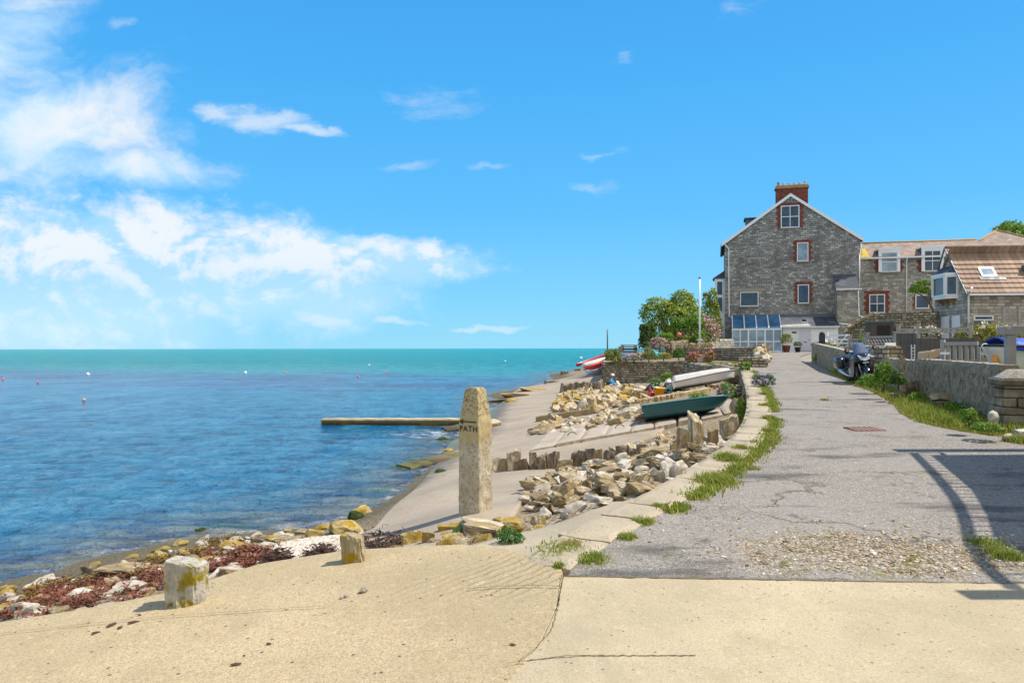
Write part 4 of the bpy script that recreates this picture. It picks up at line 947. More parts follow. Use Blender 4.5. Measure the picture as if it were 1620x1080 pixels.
    # conservatory against the gable
    cy=-2.3; x0,x1,z0,z1=fr.rect(1158,526,1237,554,cy); zf=fr.p(1190,520,cy)[1]; zg=fr.p(1190,505,-.8)[1]; zk=fr.p(1200,499)[1]; zbot=fr.p(1200,556,cy)[1]-.3
    fm=MB(); n=6; zt=zf
    fm.box(x0,x1,cy-.04,cy+.06,zt-.16,zt); fm.box(x0,x1,cy-.03,cy+.05,zbot,zbot+.35)
    for i in range(n+1):
        x=x0+(x1-x0)*i/n; wv=.07 if i in (0,2,4,n) else .045; fm.box(max(x0,x-wv),min(x1,x+wv),cy-.035,cy+.055,zbot+.352,zt-.162)
    zm=(z0+z1)/2-.05
    for i in range(n): 
        a=x0+(x1-x0)*i/n+(.072 if i in(0,2,4) else .047); c=x0+(x1-x0)*(i+1)/n-(.072 if i+1 in(2,4,n) else .047); fm.box(a,c,cy-.02,cy+.04,zm-.05,zm+.05)
    fm.box(x0,x0+.1,cy+.07,-.01,zt-.16,zt); fm.box(x1-.1,x1,cy+.07,-.01,zt-.16,zt); fm.box(x0,x0+.1,cy+.07,-.01,zbot,zbot+.35)
    for k in range(5): a=Vector((x0+.05+(x1-x0-.1)*k/4,cy+.02,zt+.03)); b_=Vector((a.x,-.15,zg+.35)); fm.bar(a,b_,.09,.08)
    cons=fm.build('conservatory',M_WHITE,o)
    gl=MB(); gl.box(x0+.03,x1-.03,cy+.008,cy+.02,zbot+.3,zt-.1); gl.box(x0+.03,x0+.045,cy+.05,-.02,zbot+.3,zt-.1); gl.build('glazing',M_GLASSW,cons)
    gr=MB(); a,b_=(cy+.02,zt+.01),(-.15,zg+.33); gr.prism([a,b_,(b_[0],b_[1]+.02),(a[0],a[1]+.02)],'x',x0+.02,x1-.02); gr.build('roof_glazing',glass_dark('painted sky roof glass',(.03,.11,.21),.05),cons)  # sky reflection painted into the glass as its blue base colour
    fl=MB(); fl.box(x0-.1,fr.p(1323,500)[0],-.12,.0,zk-.55,zk); fl.build('flashing',M_LEAD,o)
    # entrance lean-to
    ey=-2.0; a,b_,_,zt2=fr.rect(1238,518,1326,555,ey); zr2=fr.p(1280,504)[1]; xm=fr.p(1290,518,ey)[0]
    lb=MB(); lb.box(a,b_,ey,-.005,zbot,zt2); ln=lb.build('entrance_porch',M_RENDER,o)
    for (q0,q1,mt,nm) in ((a-.05,xm,M_SLATE,'porch_roof'),(xm+.003,b_+.1,M_SLATED,'porch_roof')):
        s=MB(); s.prism([(ey-.25,zt2+.003),(-.13,zr2),(-.13,zr2+.1),(ey-.25,zt2+.1)],'x',q0,q1); s.build(nm,mt,ln)
    gt=MB(); gt.box(a-.05,b_+.1,ey-.33,ey-.255,zt2-.05,zt2+.06); gt.build('gutter',M_WHITE,ln)
    for (p0,p1,q0,q1,gm) in ((1267,1277.5,503,509,M_GLASS),(1310,1321,504,510,M_GLASS)):
        yy_=-1.2; u0,u1,_,_=fr.rect(p0,q0,p1,q1,yy_); zz=zt2+.1+(zr2-zt2)*(yy_-ey+.25)/(-.13-ey+.25); k=(zr2-zt2)/(-.13-ey+.25)
        s=MB(); s.prism([(yy_-.3,zz-.3*k+.002),(yy_+.35,zz+.35*k+.002),(yy_+.35,zz+.35*k+.07),(yy_-.3,zz-.3*k+.07)],'x',u0,u1); sk=s.build('skylight',M_WHITE if p0<1300 else M_LEAD,ln)
        s=MB(); s.prism([(yy_-.22,zz-.22*k+.072),(yy_+.27,zz+.27*k+.072),(yy_+.27,zz+.27*k+.085),(yy_-.22,zz-.22*k+.085)],'x',u0+.07,u1-.07); s.build('pane',gm,sk)
    d0,d1,dz0,dz1=fr.rect(1264.5,522,1283,556,ey); db=MB(); db.box(d0,d1,ey-.05,ey-.003,dz0,dz1); 
    dr=db.build('front_door',M_GREYD,ln,.01); k=MB(); k.box(d0+.35,d1-.35,ey-.065,ey-.052,dz0+.75,dz0+.84); k.lathe([(.05,0),(.05,.03),(.02,.05)],(d1-.16,ey-.055,dz0+1.0),10,0,'y'); k.build('letter_box',M_LEAD,dr)
    df=MB(); df.box(d0-.09,d0-.003,ey-.06,ey-.002,dz0,dz1+.09); df.box(d1+.003,d1+.09,ey-.06,ey-.002,dz0,dz1+.09); df.box(d0-.001,d1+.001,ey-.06,ey-.002,dz1+.003,dz1+.09); df.build('door_frame',M_WHITE,ln)
    pl=MB(); u=fr.rect(1253,525,1260,528,ey); pl.box(u[0],u[1],ey-.03,ey-.003,u[2],u[3]); pl.build('name_plate',M_LEAD,ln)
    u=fr.p(1327,516,ey); pipe(ln,[(u[0],ey-.1,u[1]+.2),(u[0]+.9,ey-.1,u[1]+.1),(u[0]+.9,ey-.1,u[1]-2.2)],.05)
    # small slated outshot in the angle with the long range
    sy=-1.5; x0,x1,z0,z1=fr.rect(1325,459,1358,530,sy); zt=fr.p(1340,437)[1]
    b=MB(); b.box(x0,x1,sy,-.004,-1,z1); ob=b.build('outshot',M_WING,o)
    r=MB(); r.prism([(sy-.25,z1+.004),(-.02,zt),(-.02,zt+.1),(sy-.25,z1+.1)],'x',x0-.15,x1+.1); r.build('outshot_roof',M_SLATED,ob)
    g=MB(); g.box(x0-.15,x1+.25,sy-.35,sy-.255,z1-.04,z1+.07); g.build('gutter',M_WHITE,ob)
    a=fr.p(1358,462,sy-.1); c=fr.p(1359,500,sy-.1); e=fr.p(1378,507,sy-.1); pipe(ob,[(a[0],sy-.2,a[1]+.05),(a[0],sy-.08,a[1]-.2),(c[0],sy-.08,c[1]),(e[0],sy-.08,e[1])],.05)
    a=fr.p(1356,402,-.1); c=fr.p(1360,459,-.1); pipe(o,[(c[0],-.1,a[1]),(c[0],-.1,c[1]+.1)],.05)
    return fr
M_STONEC=plain('lichened chimney cap',(.42,.24,.09),.85,var=.35,scale=4)
HF=house()

def wing():
    base=E-.3; ang=math.atan2(-.25,.968); fr=Frame(1356,69.5,ang,base)
    o=thing('stone_wing','long two storey stone range with white dormer windows behind the curved garden wall','house',fr.loc,ang)
    xr=fr.p(1560,420)[0]; ze=fr.p(1420,407)[1]; dep=6.0; zr=fr.p(1450,385.5,dep/2)[1]
    mb=MB(); mb.prism([(0,-1),(dep,-1),(dep,ze),(dep/2,zr),(0,ze)],'x',0,xr); mb.build('wall',M_WING,o)
    rb=MB(); k=(zr-ze)/(dep/2); t=.13
    rb.prism([(-.3,ze-.3*k+.012),(dep/2,zr+.012),(dep/2,zr+t),(-.3,ze-.3*k+t)],'x',.02,xr+.2); rb.prism([(dep+.3,ze-.3*k+.012),(dep/2+.001,zr+.012),(dep/2+.001,zr+t),(dep+.3,ze-.3*k+t)],'x',.02,xr+.2)
    roof=rb.build('roof',M_STSLATE,o)
    rd=MB(); rd.tube([(0.05,dep/2,zr+t),(xr+.2,dep/2,zr+t)],.11,8); rd.build('ridge_tiles',M_LICH,roof)
    lp=MB(); a=fr.p(1361,407,-.2)[0]; b=fr.p(1376,407,-.2)[0]; lp.prism([(-.28,ze-.28*k+t+.004),(1.7,ze+1.7*k+t+.004),(1.7,ze+1.7*k+t+.03),(-.28,ze-.28*k+t+.03)],'x',a+.1,b); lp.build('lichen_patch',M_LICHY,roof)
    gt=MB(); gt.box(0,xr+.2,-.42,-.31,ze-.3*k-.02,ze-.3*k+.12); gt.build('gutter',M_RENDER,o)
    for (p0,q0,p1,q1) in ((1391,396,1423,431),(1459,393,1492,430)):
        x0,x1,z0,z1=fr.rect(p0,q0,p1,q1,-.15); db=MB()
        db.box(x0,x1,-.12,2.4,z1-1.15,z1); dm=db.build('dormer',M_LEAD,roof)
        fb_=MB(); fb_.box(x0-.12,x1+.12,-.3,2.5,z1+.003,z1+.16); fb_.box(x0-.06,x1+.06,-.24,-.125,z1-.24,z1); fb_.box(x0-.06,x0+.16,-.24,-.125,z0,z1-.243); fb_.box(x1-.16,x1+.06,-.24,-.125,z0,z1-.243); fb_.build('fascia',M_WHITE,dm)
        window(dm,x0+.164,x1-.164,z0,z1-.25,-.13,2 if p0>1400 else 1,2,.07,M_GLASS if p0>1400 else M_GLASSB,label=None)
        for sgn,xx in((-1,x0-.07),(1,x1+.07)):
            qb=MB()
            for i in range(4): ww=.34 if i%2 else .22; z=z0+i*.27; qb.box(min(xx,xx+sgn*ww),max(xx,xx+sgn*ww),-.03,.01,z,z+.27)
            qb.build('brick_quoins',M_BRICK,o)
    w=fr.rect(1375,466.5,1400,496); window(o,*w,0,2,2,.08,label='ground floor sash window in red brick'); quoins(o,*w,step_=.28,w=.24,top=.34)
    w=fr.rect(1448,467.5,1470,489); window(o,*w,0,1,1,.08,label='small dark window beside the little tree'); quoins(o,*w,step_=.28,w=.06,top=.05,arch=False)
    for px,q1,q2 in ((1434.5,412,499),):
        a,b=fr.p(px,q1,-.1),fr.p(px,q2,-.1); pts=[(a[0],-.3,a[1]+.2),(a[0],-.1,a[1]-.2),(b[0],-.1,b[1])]
        pipe(o,pts,.05)
    # pyramid roofed block at the far end
    p=at(1577,HY,76); b2=fr.inv@Vector((p.x,p.y,base)); za=fr.p(1577,366,b2.y)[1]; zl=fr.p(1530,397,b2.y-4)[1]; hw=4.4
    m2=MB(); m2.box(b2.x-hw+.3,b2.x+hw-.3,b2.y-hw+.3,b2.y+hw-.3,-1,zl); m2.build('end_block',M_WING,o)
    m3=MB(); m3.add([(b2.x-hw,b2.y-hw,zl+.003),(b2.x+hw,b2.y-hw,zl+.003),(b2.x+hw,b2.y+hw,zl+.003),(b2.x-hw,b2.y+hw,zl+.003),(b2.x,b2.y,za)],[(0,1,4),(1,2,4),(2,3,4),(3,0,4),(3,2,1,0)]); hp=m3.build('hipped_roof',M_STSLATE,o)
    m4=MB()
    for sx,sy in((-1,-1),(1,-1)): m4.tube([(b2.x,b2.y,za+.02),(b2.x+sx*hw,b2.y+sy*hw,zl+.04)],.1,8)
    m4.lathe([(.16,-.1),(.16,.12),(.09,.2),(.1,.28),(.02,.34)],(b2.x,b2.y,za),10); m4.build('hip_tiles',M_LICH,hp)
    return fr
M_LICH=plain('orange lichened ridge',(.40,.25,.11),.9,var=.35,scale=3); M_LICHY=plain('yellow lichen crust',(.58,.40,.05),.95,var=.35,scale=2.5)
WF=wing()

def cottage():
    D=40.0; base=E-.75; p0=at(1530,HY,D); ang=math.atan2(-.10,.995); fr=Frame(1530,D,ang,base)
    o=thing('stone_cottage','low stone cottage with brown tiled roof, skylight and white oriel window','cottage',fr.loc,ang)
    L=9.0; ze=fr.p(1540,457)[1]; dep=6.0; 
    # ridge height and depth from the gable's outline
    dep=fr.ys(1479.5,480,0)[0]; ym=min(fr.ys(1499,393,0)[0],dep*.62); zr=fr.p(1560,394,ym)[1]
    mb=MB(); mb.prism([(0,-.6),(dep,-.6),(dep,ze),(ym,zr),(0,ze)],'x',0,L); mb.build('wall',M_COTT,o)
    roof=MB(); k=(zr-ze)/ym; n=10; t=.07
    for s in (1,-1):
        for i in range(n):
            y0=-.35+(ym+.35)*i/n; y1=-.35+(ym+.35)*(i+1)/n+.05
            f=lambda y: ze+k*y+.02
            q=[(y0,f(y0)+.03),(min(y1,ym),f(min(y1,ym))),(min(y1,ym),f(min(y1,ym))+.03),(y0,f(y0)+.03+t*1.4)]
            if s<0: q=[(dep-a-.002*0,b) for a,b in q]
            roof.prism(q,'x',-.12,L+.1)
    rf=roof.build('roof',M_TILE2,o)
    r=MB(); r.tube([(-.12,ym,zr+.06),(L+.1,ym,zr+.06)],.1,8); r.build('ridge_tiles',M_TILE,rf)
    v=MB(); v.prism([(-.37,ze-.37*k-.02),(ym,zr-.02),(ym,zr+.10),(-.37,ze-.37*k+.08)],'x',-.19,-.122); v.prism([(dep+.37,ze-.37*k-.02),(ym+.001,zr-.02),(ym+.001,zr+.10),(dep+.37,ze-.37*k+.08)],'x',-.19,-.122); v.build('verge_board',M_LEAD,rf)
    x0,x1,_,_=fr.rect(1547,428,1577,441,.75); s=MB(); f=lambda y: ze+k*y+.06; 
    y0,y1=[None]*2
    ys=[y for y in np.linspace(0,ym,200)]
    def py_of(y): 
        w=Matrix.Translation(fr.loc)@Matrix.Rotation(fr.rz,4,'Z')@Vector((x0,y,f(y))); return HY-(w.z-E)*F/w.y
    y0=min(ys,key=lambda y:abs(py_of(y)-441)); y1=min(ys,key=lambda y:abs(py_of(y)-427))
    s.prism([(y0,f(y0)+.03),(y1,f(y1)+.03),(y1,f(y1)+.11),(y0,f(y0)+.11)],'x',x0+.1,x1-.1); sk=s.build('skylight',M_WHITE,rf)
    g=MB(); a,b=y0+.08,y1-.08; g.prism([(a,f(a)+.112),(b,f(b)+.112),(b,f(b)+.125),(a,f(a)+.125)],'x',x0+.19,x1-.19); g.build('pane',M_GLASSB,sk)
    fl=MB(); fl.prism([(y0-.14,f(y0-.14)+.05),(y0-.01,f(y0)+.05),(y0-.01,f(y0)+.07),(y0-.14,f(y0-.14)+.07)],'x',x0-.05,x1+.3); fl.build('flashing',M_LEAD,sk)
    gu=MB(); gu.box(-.1,L,-.52,-.41,ze-.35*k-.04,ze-.35*k+.06); gu.build('gutter',M_WHITE,o)
    rf2=MB(); 
    for i in range(14): rf2=MB(); rf2.box(.3+i*.62,.38+i*.62,-.40,-.004,ze-.35*k-.02,ze-.35*k+.06); rf2.build('rafter_end',M_OAK,o)
    a=fr.p(1532.5,460,-.1); b=fr.p(1532.5,516,-.1); pipe(o,[(a[0],-.45,a[1]+.1),(a[0],-.1,a[1]-.25),(a[0],-.1,b[1])],.05)
    w=fr.rect(1540,500.5,1571,508); window(o,*w,0,1,1,.06,label='long low window above the roses',sill=False); w2=fr.rect(1540,509,1571,518); bd=MB(); bd.box(w2[0]+.02,w2[1]-.1,-.03,-.004,w2[2],w2[3]-.02); bd.build('cellar_opening',M_LEAD,o)
    vt=MB(); a=fr.rect(1614,434,1622,441,1.0); y=.8; vt.box(a[0],a[1]+.1,y-.25,y+.1,f(y),f(y)+.35); vt.build('roof_vent',M_LEAD,rf)
    # gable end, facing the sea: oriel window and garage doors
    yb,zb=fr.ys(1487,470,-.0); z0=fr.p(1506,471.5)[1]; z1=fr.p(1506,437)[1]; y0=fr.ys(1516,455,0)[0]; y1=fr.ys(1487,455,0)[0]; ymid=(y0+y1)/2
    z0o=fr.ys(1500,471,0)[1]; z1o=fr.ys(1500,439,0)[1]
    pl=[(-.004,y0),(-.55,y0+.3),(-.55,y1-.3),(-.004,y1)]
    b=MB(); b.prism(pl,'z',z0o-.14,z0o); b.prism([(x*1.12,y+(-.06 if y<ymid else .06)) for x,y in pl],'z',z1o,z1o+.14)
    for q0,q1 in zip(pl,pl[1:]):
        A,B=Vector((*q0,0)),Vector((*q1,0)); 
        for ff in((0,.09),(.91,1)): u,w_=A.lerp(B,ff[0]),A.lerp(B,ff[1]); b.bar((u.lerp(w_,.5)+Vector((0,0,z0o+.004))),(u.lerp(w_,.5)+Vector((0,0,z1o-.004))),.11,.1)
        b.bar(A+Vector((0,0,z0o+.05)),B+Vector((0,0,z0o+.05)),.09,.09); b.bar(A+Vector((0,0,z1o-.05)),B+Vector((0,0,z1o-.05)),.09,.09)
    ob=b.build('oriel_window',M_WHITE,o)
    g=MB(); i_=[(-.01,y0+.02),(-.52,y0+.31),(-.52,y1-.31),(-.01,y1-.02)]; g.prism(i_,'z',z0o+.06,z1o-.06); g.build('pane',M_GLASS,ob)
    rr=MB(); top=z1o+.142; P=[(x*1.12,y+(-.06 if y<ymid else .06),top) for x,y in pl]; rr.add(P+[(-.004,y0+.3,top+.45),(-.004,y1-.3,top+.45)],[(0,1,4),(1,2,5,4),(2,3,5),(0,4,5,3),(3,2,1,0)]); rr.build('oriel_roof',M_SLATED,ob)
    for y in (y0+.4,ymid,y1-.4):
        br=MB(); br.prism([(-.45,z0o-.143),(-.004,z0o-.143),(-.004,z0o-.5),(-.12,z0o-.38)],'y',y-.08,y+.08); br.build('bracket',M_OAK,ob)
    zt=fr.ys(1505,501,0)[1]
    for y0,y1 in ((fr.ys(1519,510,0)[0],fr.ys(1507,510,0)[0]),(fr.ys(1502,510,0)[0],fr.ys(1490,510,0)[0])):
        d=MB(); ym_=(y0+y1)/2; d.box(-.05,-.003,y0,ym_-.012,-.5,zt); d.box(-.05,-.003,ym_+.012,y1,-.5,zt); d.build('door',M_WHITE,o,.01)
    return fr
M_TILE2=roof_mat('brown interlocking tiles',[(.27,.175,.12),(.34,.225,.155),(.41,.285,.20)],.33,30,.15)
CF=cottage()
# ---------------------------------------------------------------- garden ground, walls
def GZ(x,y): return U(x,y)-.03-.40*min(1,max(0,(15-x)/7))
M_EARTH=plain('garden earth',(.22,.17,.10),.95,var=.35,scale=2)
strip('garden_ground',[(10.70,33.3),(10.95,38.8),(11.2,46.9),(8.7,49.45),(6.5,51.15),(7.8,62),(14,78)],[(11.4,33.4),(13.1,40),(15.9,48),(17.4,52),(23.5,63.2),(26,78)],26,120,GZ,M_EARTH,sm=False,skirt=.2)
LAWN_L,LAWN_R=[(10.75,33.5),(11.1,37),(11.35,42.5)],[(11.5,33.5),(12.6,37.5),(14.4,42.5)]
strip('lawn',LAWN_L,LAWN_R,12,16,GZ,M_GRASSG,.012,sm=False)
def wall_line(name,label,pts,ztop,zbot,w,mat,seed=1,n=60,rough=.05,cat='wall',capr=.04):
    """a wall along plan points; ztop / zbot are functions of (x,y)"""
    L=resample(pts,n); Vs=[]; base=Vector((L[0].x,L[0].y,0)); wa=math.atan2(L[-1].y-L[0].y,L[-1].x-L[0].x); ri=Matrix.Rotation(-wa,3,'Z')
    for i,p in enumerate(L):
        d=(L[min(i+1,n-1)]-L[max(i-1,0)]).normalized(); s=Vector((-d.y,d.x,0))*w/2; zb=zbot(p.x,p.y); zt=ztop(p.x,p.y)
        jt=noise.noise(Vector((i*.9,seed,3)))*capr
        for a,f in((-1,0),(-1,.33),(-1,.66),(-1,.93),(-.7,1),(.7,1),(1,.93),(1,.66),(1,.33),(1,0)):
            q=p+s*(a*(1+noise.noise(Vector((i*.55,f*5,seed)))*rough*2)); q.z=zb+(zt-zb)*f+(jt if f>.9 else 0); Vs.append(ri@(q-base))
    m=10; fs=[(i*m+j,i*m+(j+1)%m,(i+1)*m+(j+1)%m,(i+1)*m+j) for i in range(n-1) for j in range(m)]+[tuple(range(m)),tuple(range((n-1)*m,n*m))]
    mb=MB(); mb.add(Vs,fs); o=mb.build(name,mat); o.location=base; o.rotation_euler=(0,0,wa); return tag(o,label,cat)
def xy(px,D): p=at(px,HY,D); return (p.x,p.y)
def zi(pairs):   # height by distance
    ys=[a for a,b in pairs]; hs=[b for a,b in pairs]; return lambda x,y: E+np.interp(y,ys,hs)
wall_line('terrace_wall','high rubble wall holding up the flower garden behind the seated person',[xy(956,51),xy(1012,49.3),xy(1086,46.8),xy(1128,39)],zi([(39,-.95),(46.8,-.86),(51,-.95)]),lambda x,y:T(x,y)-.3,.5,M_TERR,4,rough=.02)
wall_line('terrace_wall','side of the garden terrace turning back beside the kayaks',[xy(957,51.2),(7.3,56),(8.4,63)],zi([(51,-.97),(63,-.6)]),lambda x,y:T(x,y)-.4,.5,M_TERR,5,rough=.02)
wall_line('concrete_wall','plain concrete wall edging the lawn above the white boats',[xy(1131,38.7),xy(1158,34.6),(10.75,33.2)],zi([(33,-.93),(39,-.82)]),lambda x,y:T(x,y)-.3,.3,M_APRON,6,rough=.01,capr=.005)
wall_line('garden_wall','long low dry stone wall across the garden in front of the conservatory',[xy(1086,48),xy(1140,46.5),xy(1204,42)],zi([(42,.10),(46,.04),(48,-.0)]),lambda x,y:GZ(x,y)-.2,.5,M_DRY,7,rough=.03,capr=.05)
wall_line('garden_wall','short square dry stone stub wall beside the lane, below the heaped wall end',[xy(1171,34.6),xy(1213,34)],zi([(34,-.42)]),lambda x,y:U(x,y)-.35,.6,M_DRY,8,n=14,rough=.05)
wall_line('garden_wall','low pale wall between the flagpole and the conservatory',[xy(1112,58),xy(1158,62)],zi([(58,.72),(62,.78)]),lambda x,y:GZ(x,y)-.3,.35,M_WING,9,n=20,rough=.02)
wall_line('garden_wall','small stepped stone wall among the shrubs below the orange ball',[xy(1058,53),xy(1090,55)],zi([(53,.45),(55,.65)]),lambda x,y:GZ(x,y)-.3,.5,M_DRY,10,n=16,rough=.12,capr=.15)
random.seed(12)
for i in range(9):
    px=1087+i*5.0; p=at(px,549,47.8-i*.05); a=random.uniform(.28,.42); rock('cope_stone','rounded buff stone set along the left half of the long garden wall top','stone',random.choice(V_LB),(p.x,p.y,E+.02),(a*.8,a*.8,a),(0,random.gauss(0,.2),random.random()*6),'stones on the garden wall top',.15)
for i in range(8):
    px=1140+i*8; p=at(px,563,36+random.uniform(0,3)); a=random.uniform(.3,.5); rock('rubble_stone','buff stone on the bank above the square stub wall','stone',random.choice(V_LB),(p.x,p.y,GZ(p.x,p.y)),(a*1.2,a*.8,a*.8),(0,random.gauss(0,.3),random.random()*6),'stones on the bank by the stub wall',.2)
for i in range(22):
    f=i/21; px=1197+random.uniform(0,18); D=40-6*f; zz=E+np.interp(f,[0,1],[.10,-.42])-random.uniform(0,.5)*(1-f*.7); p=at(px,560,D); a=random.uniform(.34,.55)
    rock('rubble_stone','pale stone in the tumbled heap that ends the garden wall at the lane','stone',random.choice(V_LB+V_PB),(p.x,p.y,zz-.1),(a*1.2,a,a*.8),(random.gauss(0,.3),random.gauss(0,.3),random.random()*6),'tumbled wall end',.3)
# lane wall on the right
M_CAST=None
def m_cast():
    m,nt,b=new_mat('weathered roughcast'); co=co_obj(nt); n=noi(nt,co,1.3,8,.65); n2=noi(nt,co,7,7,.7); z=node(nt,'SeparateXYZ',{0:co}).outputs[2]
    c=mixc(nt,step(nt,n2,.35,.65),(.29,.225,.145),(.60,.485,.335)); c=mixc(nt,step(nt,n,.45,.62,0,.7),c,(.37,.285,.18))
    c=mixc(nt,step(nt,noi(nt,co,9,6,.7),.54,.62,0,.85),c,(.11,.09,.065)); c=mixc(nt,step(nt,noi(nt,scl(nt,co,(1,1,1),(4,4,4)),6,5,.6),.62,.68,0,.7),c,(.52,.49,.43))
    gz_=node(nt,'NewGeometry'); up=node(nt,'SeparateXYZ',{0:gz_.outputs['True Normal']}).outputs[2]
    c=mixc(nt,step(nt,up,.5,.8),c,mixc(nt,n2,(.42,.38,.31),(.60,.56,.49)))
    setin(nt,b,Base_Color=c,Roughness=.95,Normal=bump(nt,ma(nt,'ADD',n2,noi(nt,co,16,5,.7)),.10)); b.inputs['Specular IOR Level'].default_value=.15; return m
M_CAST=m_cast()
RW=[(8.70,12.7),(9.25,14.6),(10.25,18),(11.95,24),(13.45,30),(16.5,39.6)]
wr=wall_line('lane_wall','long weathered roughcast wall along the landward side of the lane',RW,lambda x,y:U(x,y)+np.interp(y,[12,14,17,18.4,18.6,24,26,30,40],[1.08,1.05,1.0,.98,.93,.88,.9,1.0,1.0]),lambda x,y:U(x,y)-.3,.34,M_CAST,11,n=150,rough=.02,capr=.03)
pb=MB(); q=at(1429,600,18.0); pb.box(-.05,.05,-.22,-.10,-.25,1.08); o=pb.build('buttress_post',M_CAST,wr); o.matrix_parent_inverse=(Matrix.Translation(wr.location)@wr.rotation_euler.to_matrix().to_4x4()).inverted(); o.location=(q.x-.12,q.y,U(q.x,q.y))
def pillar():
    x0,y0=xy(1577,12.55); o=thing('wall_pier','squat coursed stone pier with a rendered cap ending the lane wall','pier',(x0,y0,U(x0,y0)-.3),R(-20))
    r=random.Random(3); z=.0; top=.3+.74; mt=V_DB; k=0
    core=MB(); core.box(.10,1.75,-.22,.4,0,top-.02); core.build('core',M_DRY,o)
    st=MB(); x=0
    while z<top-.04:
        h=min(r.uniform(.06,.17),top-z); x=.02+r.uniform(-.03,.02)
        while x<1.7:
            w=r.uniform(.15,.6); j=r.uniform(-.05,.04)
            st.box(x,min(x+w,1.8)-.015,-.34+j,-.20,z+.006,z+h-.006); x+=w
        y=-.2
        for yy in np.arange(-.2,.3,.3): st.box(-.01+r.uniform(-.03,.02),.12,yy,yy+.28,z+.006,z+h-.006)
        z+=h
    s_=st.build('facing_stones',M_PIER,o,.02); s_['kind']='stuff'
    c=MB(); c.box(-.05,1.8,-.38,.45,top,top+.10); c.build('cap_slab',M_DARKST,o,.02)
    c2=MB(); c2.add([(-.02,-.35,top+.103),(1.8,-.35,top+.103),(1.8,.42,top+.103),(-.02,.42,top+.103),(.2,-.2,top+.26),(1.8,-.2,top+.26),(1.8,.3,top+.26),(.2,.3,top+.26)],[(0,1,5,4),(1,2,6,5),(2,3,7,6),(3,0,4,7),(4,5,6,7),(3,2,1,0)]); c2.build('rendered_cap',M_CAST,o,.03)
M_PIER=stone_mat('pier stone',[(.30,.24,.16),(.40,.33,.235),(.50,.43,.32)],3.2,.1,(.4,.28,.07),.03,.5)
pillar()
M_GREYW=plain('silvered timber',(.34,.315,.28),.85,var=.25,scale=5,bmp=.004)
M_FENCE=plain('dark weathered fence boards',(.13,.115,.105),.9,var=.4,scale=5)
def beam_post():
    D=13.0; a=at(1598,572,D); zb=U(a.x,a.y)+.9; o=thing('timber_frame','silvered timber post carrying a thick notched beam above the stone pier','post',(a.x,a.y,zb))
    k=D/F; zt=E-(531-HY)*k-zb; zz=E-(517-HY)*k-zb
    p=MB(); p.box(-6*k,6*k,-.07,.07,-.1,zt); p.build('post',M_GREYW,o,.008)
    b=MB(); w=-16*k; b.prism([(w,zt+.003),(3.5,zt+.003),(3.5,zz+.01),(-2*k,zz+.005),(-5*k,zz-.045),(-9*k,zz-.02),(w+.02,zz),(w,zz-.02)],'y',-.09,.09); b.build('beam',M_GREYW,o,.008)
beam_post()
def yz(px,py,D): return E-(py-HY)*D/F
def fence(name,label,px0,px1,yt,yb,D0,D1,bw,gap,mat,rails=True,cat='fence',posts=(),th=.03,cap=True,group=None):
    a,b=at(px0,HY,D0),at(px1,HY,D1); L=math.hypot(b.x-a.x,b.y-a.y); ang=math.atan2(b.y-a.y,b.x-a.x); z0=yz(0,yb,D0); o=thing(name,label,cat,(a.x,a.y,z0),ang,group); h=yz(0,yt,D0)-z0; h1=yz(0,yt,D1)-z0
    mb=MB(); x=0; r=random.Random(int(px0))
    while x<L-.01:
        e=min(x+bw,L); hh=h+(h1-h)*x/L; mb.box(x,e-.006,-th/2,th/2,0,hh+r.uniform(-.008,.008)); x+=bw+gap
    if rails:
        for f in(.18,.8): mb.box(0,L,th/2+.001,th/2+.05,h*f,h*f+.09)
    mb.build('boards',mat,o)
    if cap: c=MB(); c.add([(0,-.05,h+.012),(L,-.05,h1+.012),(L,.05,h1+.012),(0,.05,h+.012),(0,-.05,h+.06),(L,-.05,h1+.06),(L,.05,h1+.06),(0,.05,h+.06)],[(3,2,1,0),(4,5,6,7),(0,1,5,4),(1,2,6,5),(2,3,7,6),(3,0,4,7)]); c.build('cap_rail',M_GREYW,o)
    for f in posts: p=MB(); p.box(L*f-.06,L*f+.06,-.10,-.02,-.05,h+(h1-h)*f+.02); p.build('post',mat,o)
    return o
fence('board_fence','dark close boarded fence, its left stretch beside the white bench',1418,1449,529,585,24.5,24,.13,.004,M_FENCE,posts=(1.0,))
fence('board_fence','dark close boarded fence, longer stretch behind the picket gate',1450,1548,536,585,22.8,21.5,.13,.004,M_FENCE,cap=False)
def trellis(name,label,px0,px1,yt,yb,D0,D1,ground,step_=.22,mat=None,posts=(0,1)):
    mat=mat or M_GREYW; a,b=at(px0,HY,D0),at(px1,HY,D1); L=math.hypot(b.x-a.x,b.y-a.y); ang=math.atan2(b.y-a.y,b.x-a.x); z0=yz(0,yb,D0); h=yz(0,yt,D0)-z0; o=thing(name,label,'trellis',(a.x,a.y,z0),ang)
    m=MB(); m.box(0,L,-.03,.03,h-.07,h); m.box(0,L,-.03,.03,0,.07); m.build('rail',mat,o)
    m=MB(); hh=h-.14; n=int(L/step_)
    for i in range(-int(hh/step_)-1,n+1):
        for s in(1,-1):
            x0,x1=i*step_,i*step_+hh; zA,zB=.07,.07+hh
            if x0<0: zA+= -x0; x0=0
            if x1>L: zB-= x1-L; x1=L
            if x1-x0<.05: continue
            pA,pB=((x0,.012*s,zA),(x1,.012*s,zB)) if s>0 else ((L-x0,.012*s,zA),(L-x1,.012*s,zB)); m.bar(pA,pB,.02,.03)
    l=m.build('lattice',mat,o)
    for f in posts: p=MB(); p.box(L*f-.06,L*f+.06,-.06,.06,-ground,h+.12); p.box(L*f-.085,L*f+.085,-.085,.085,h+.122,h+.16); p.build('post',mat,o)
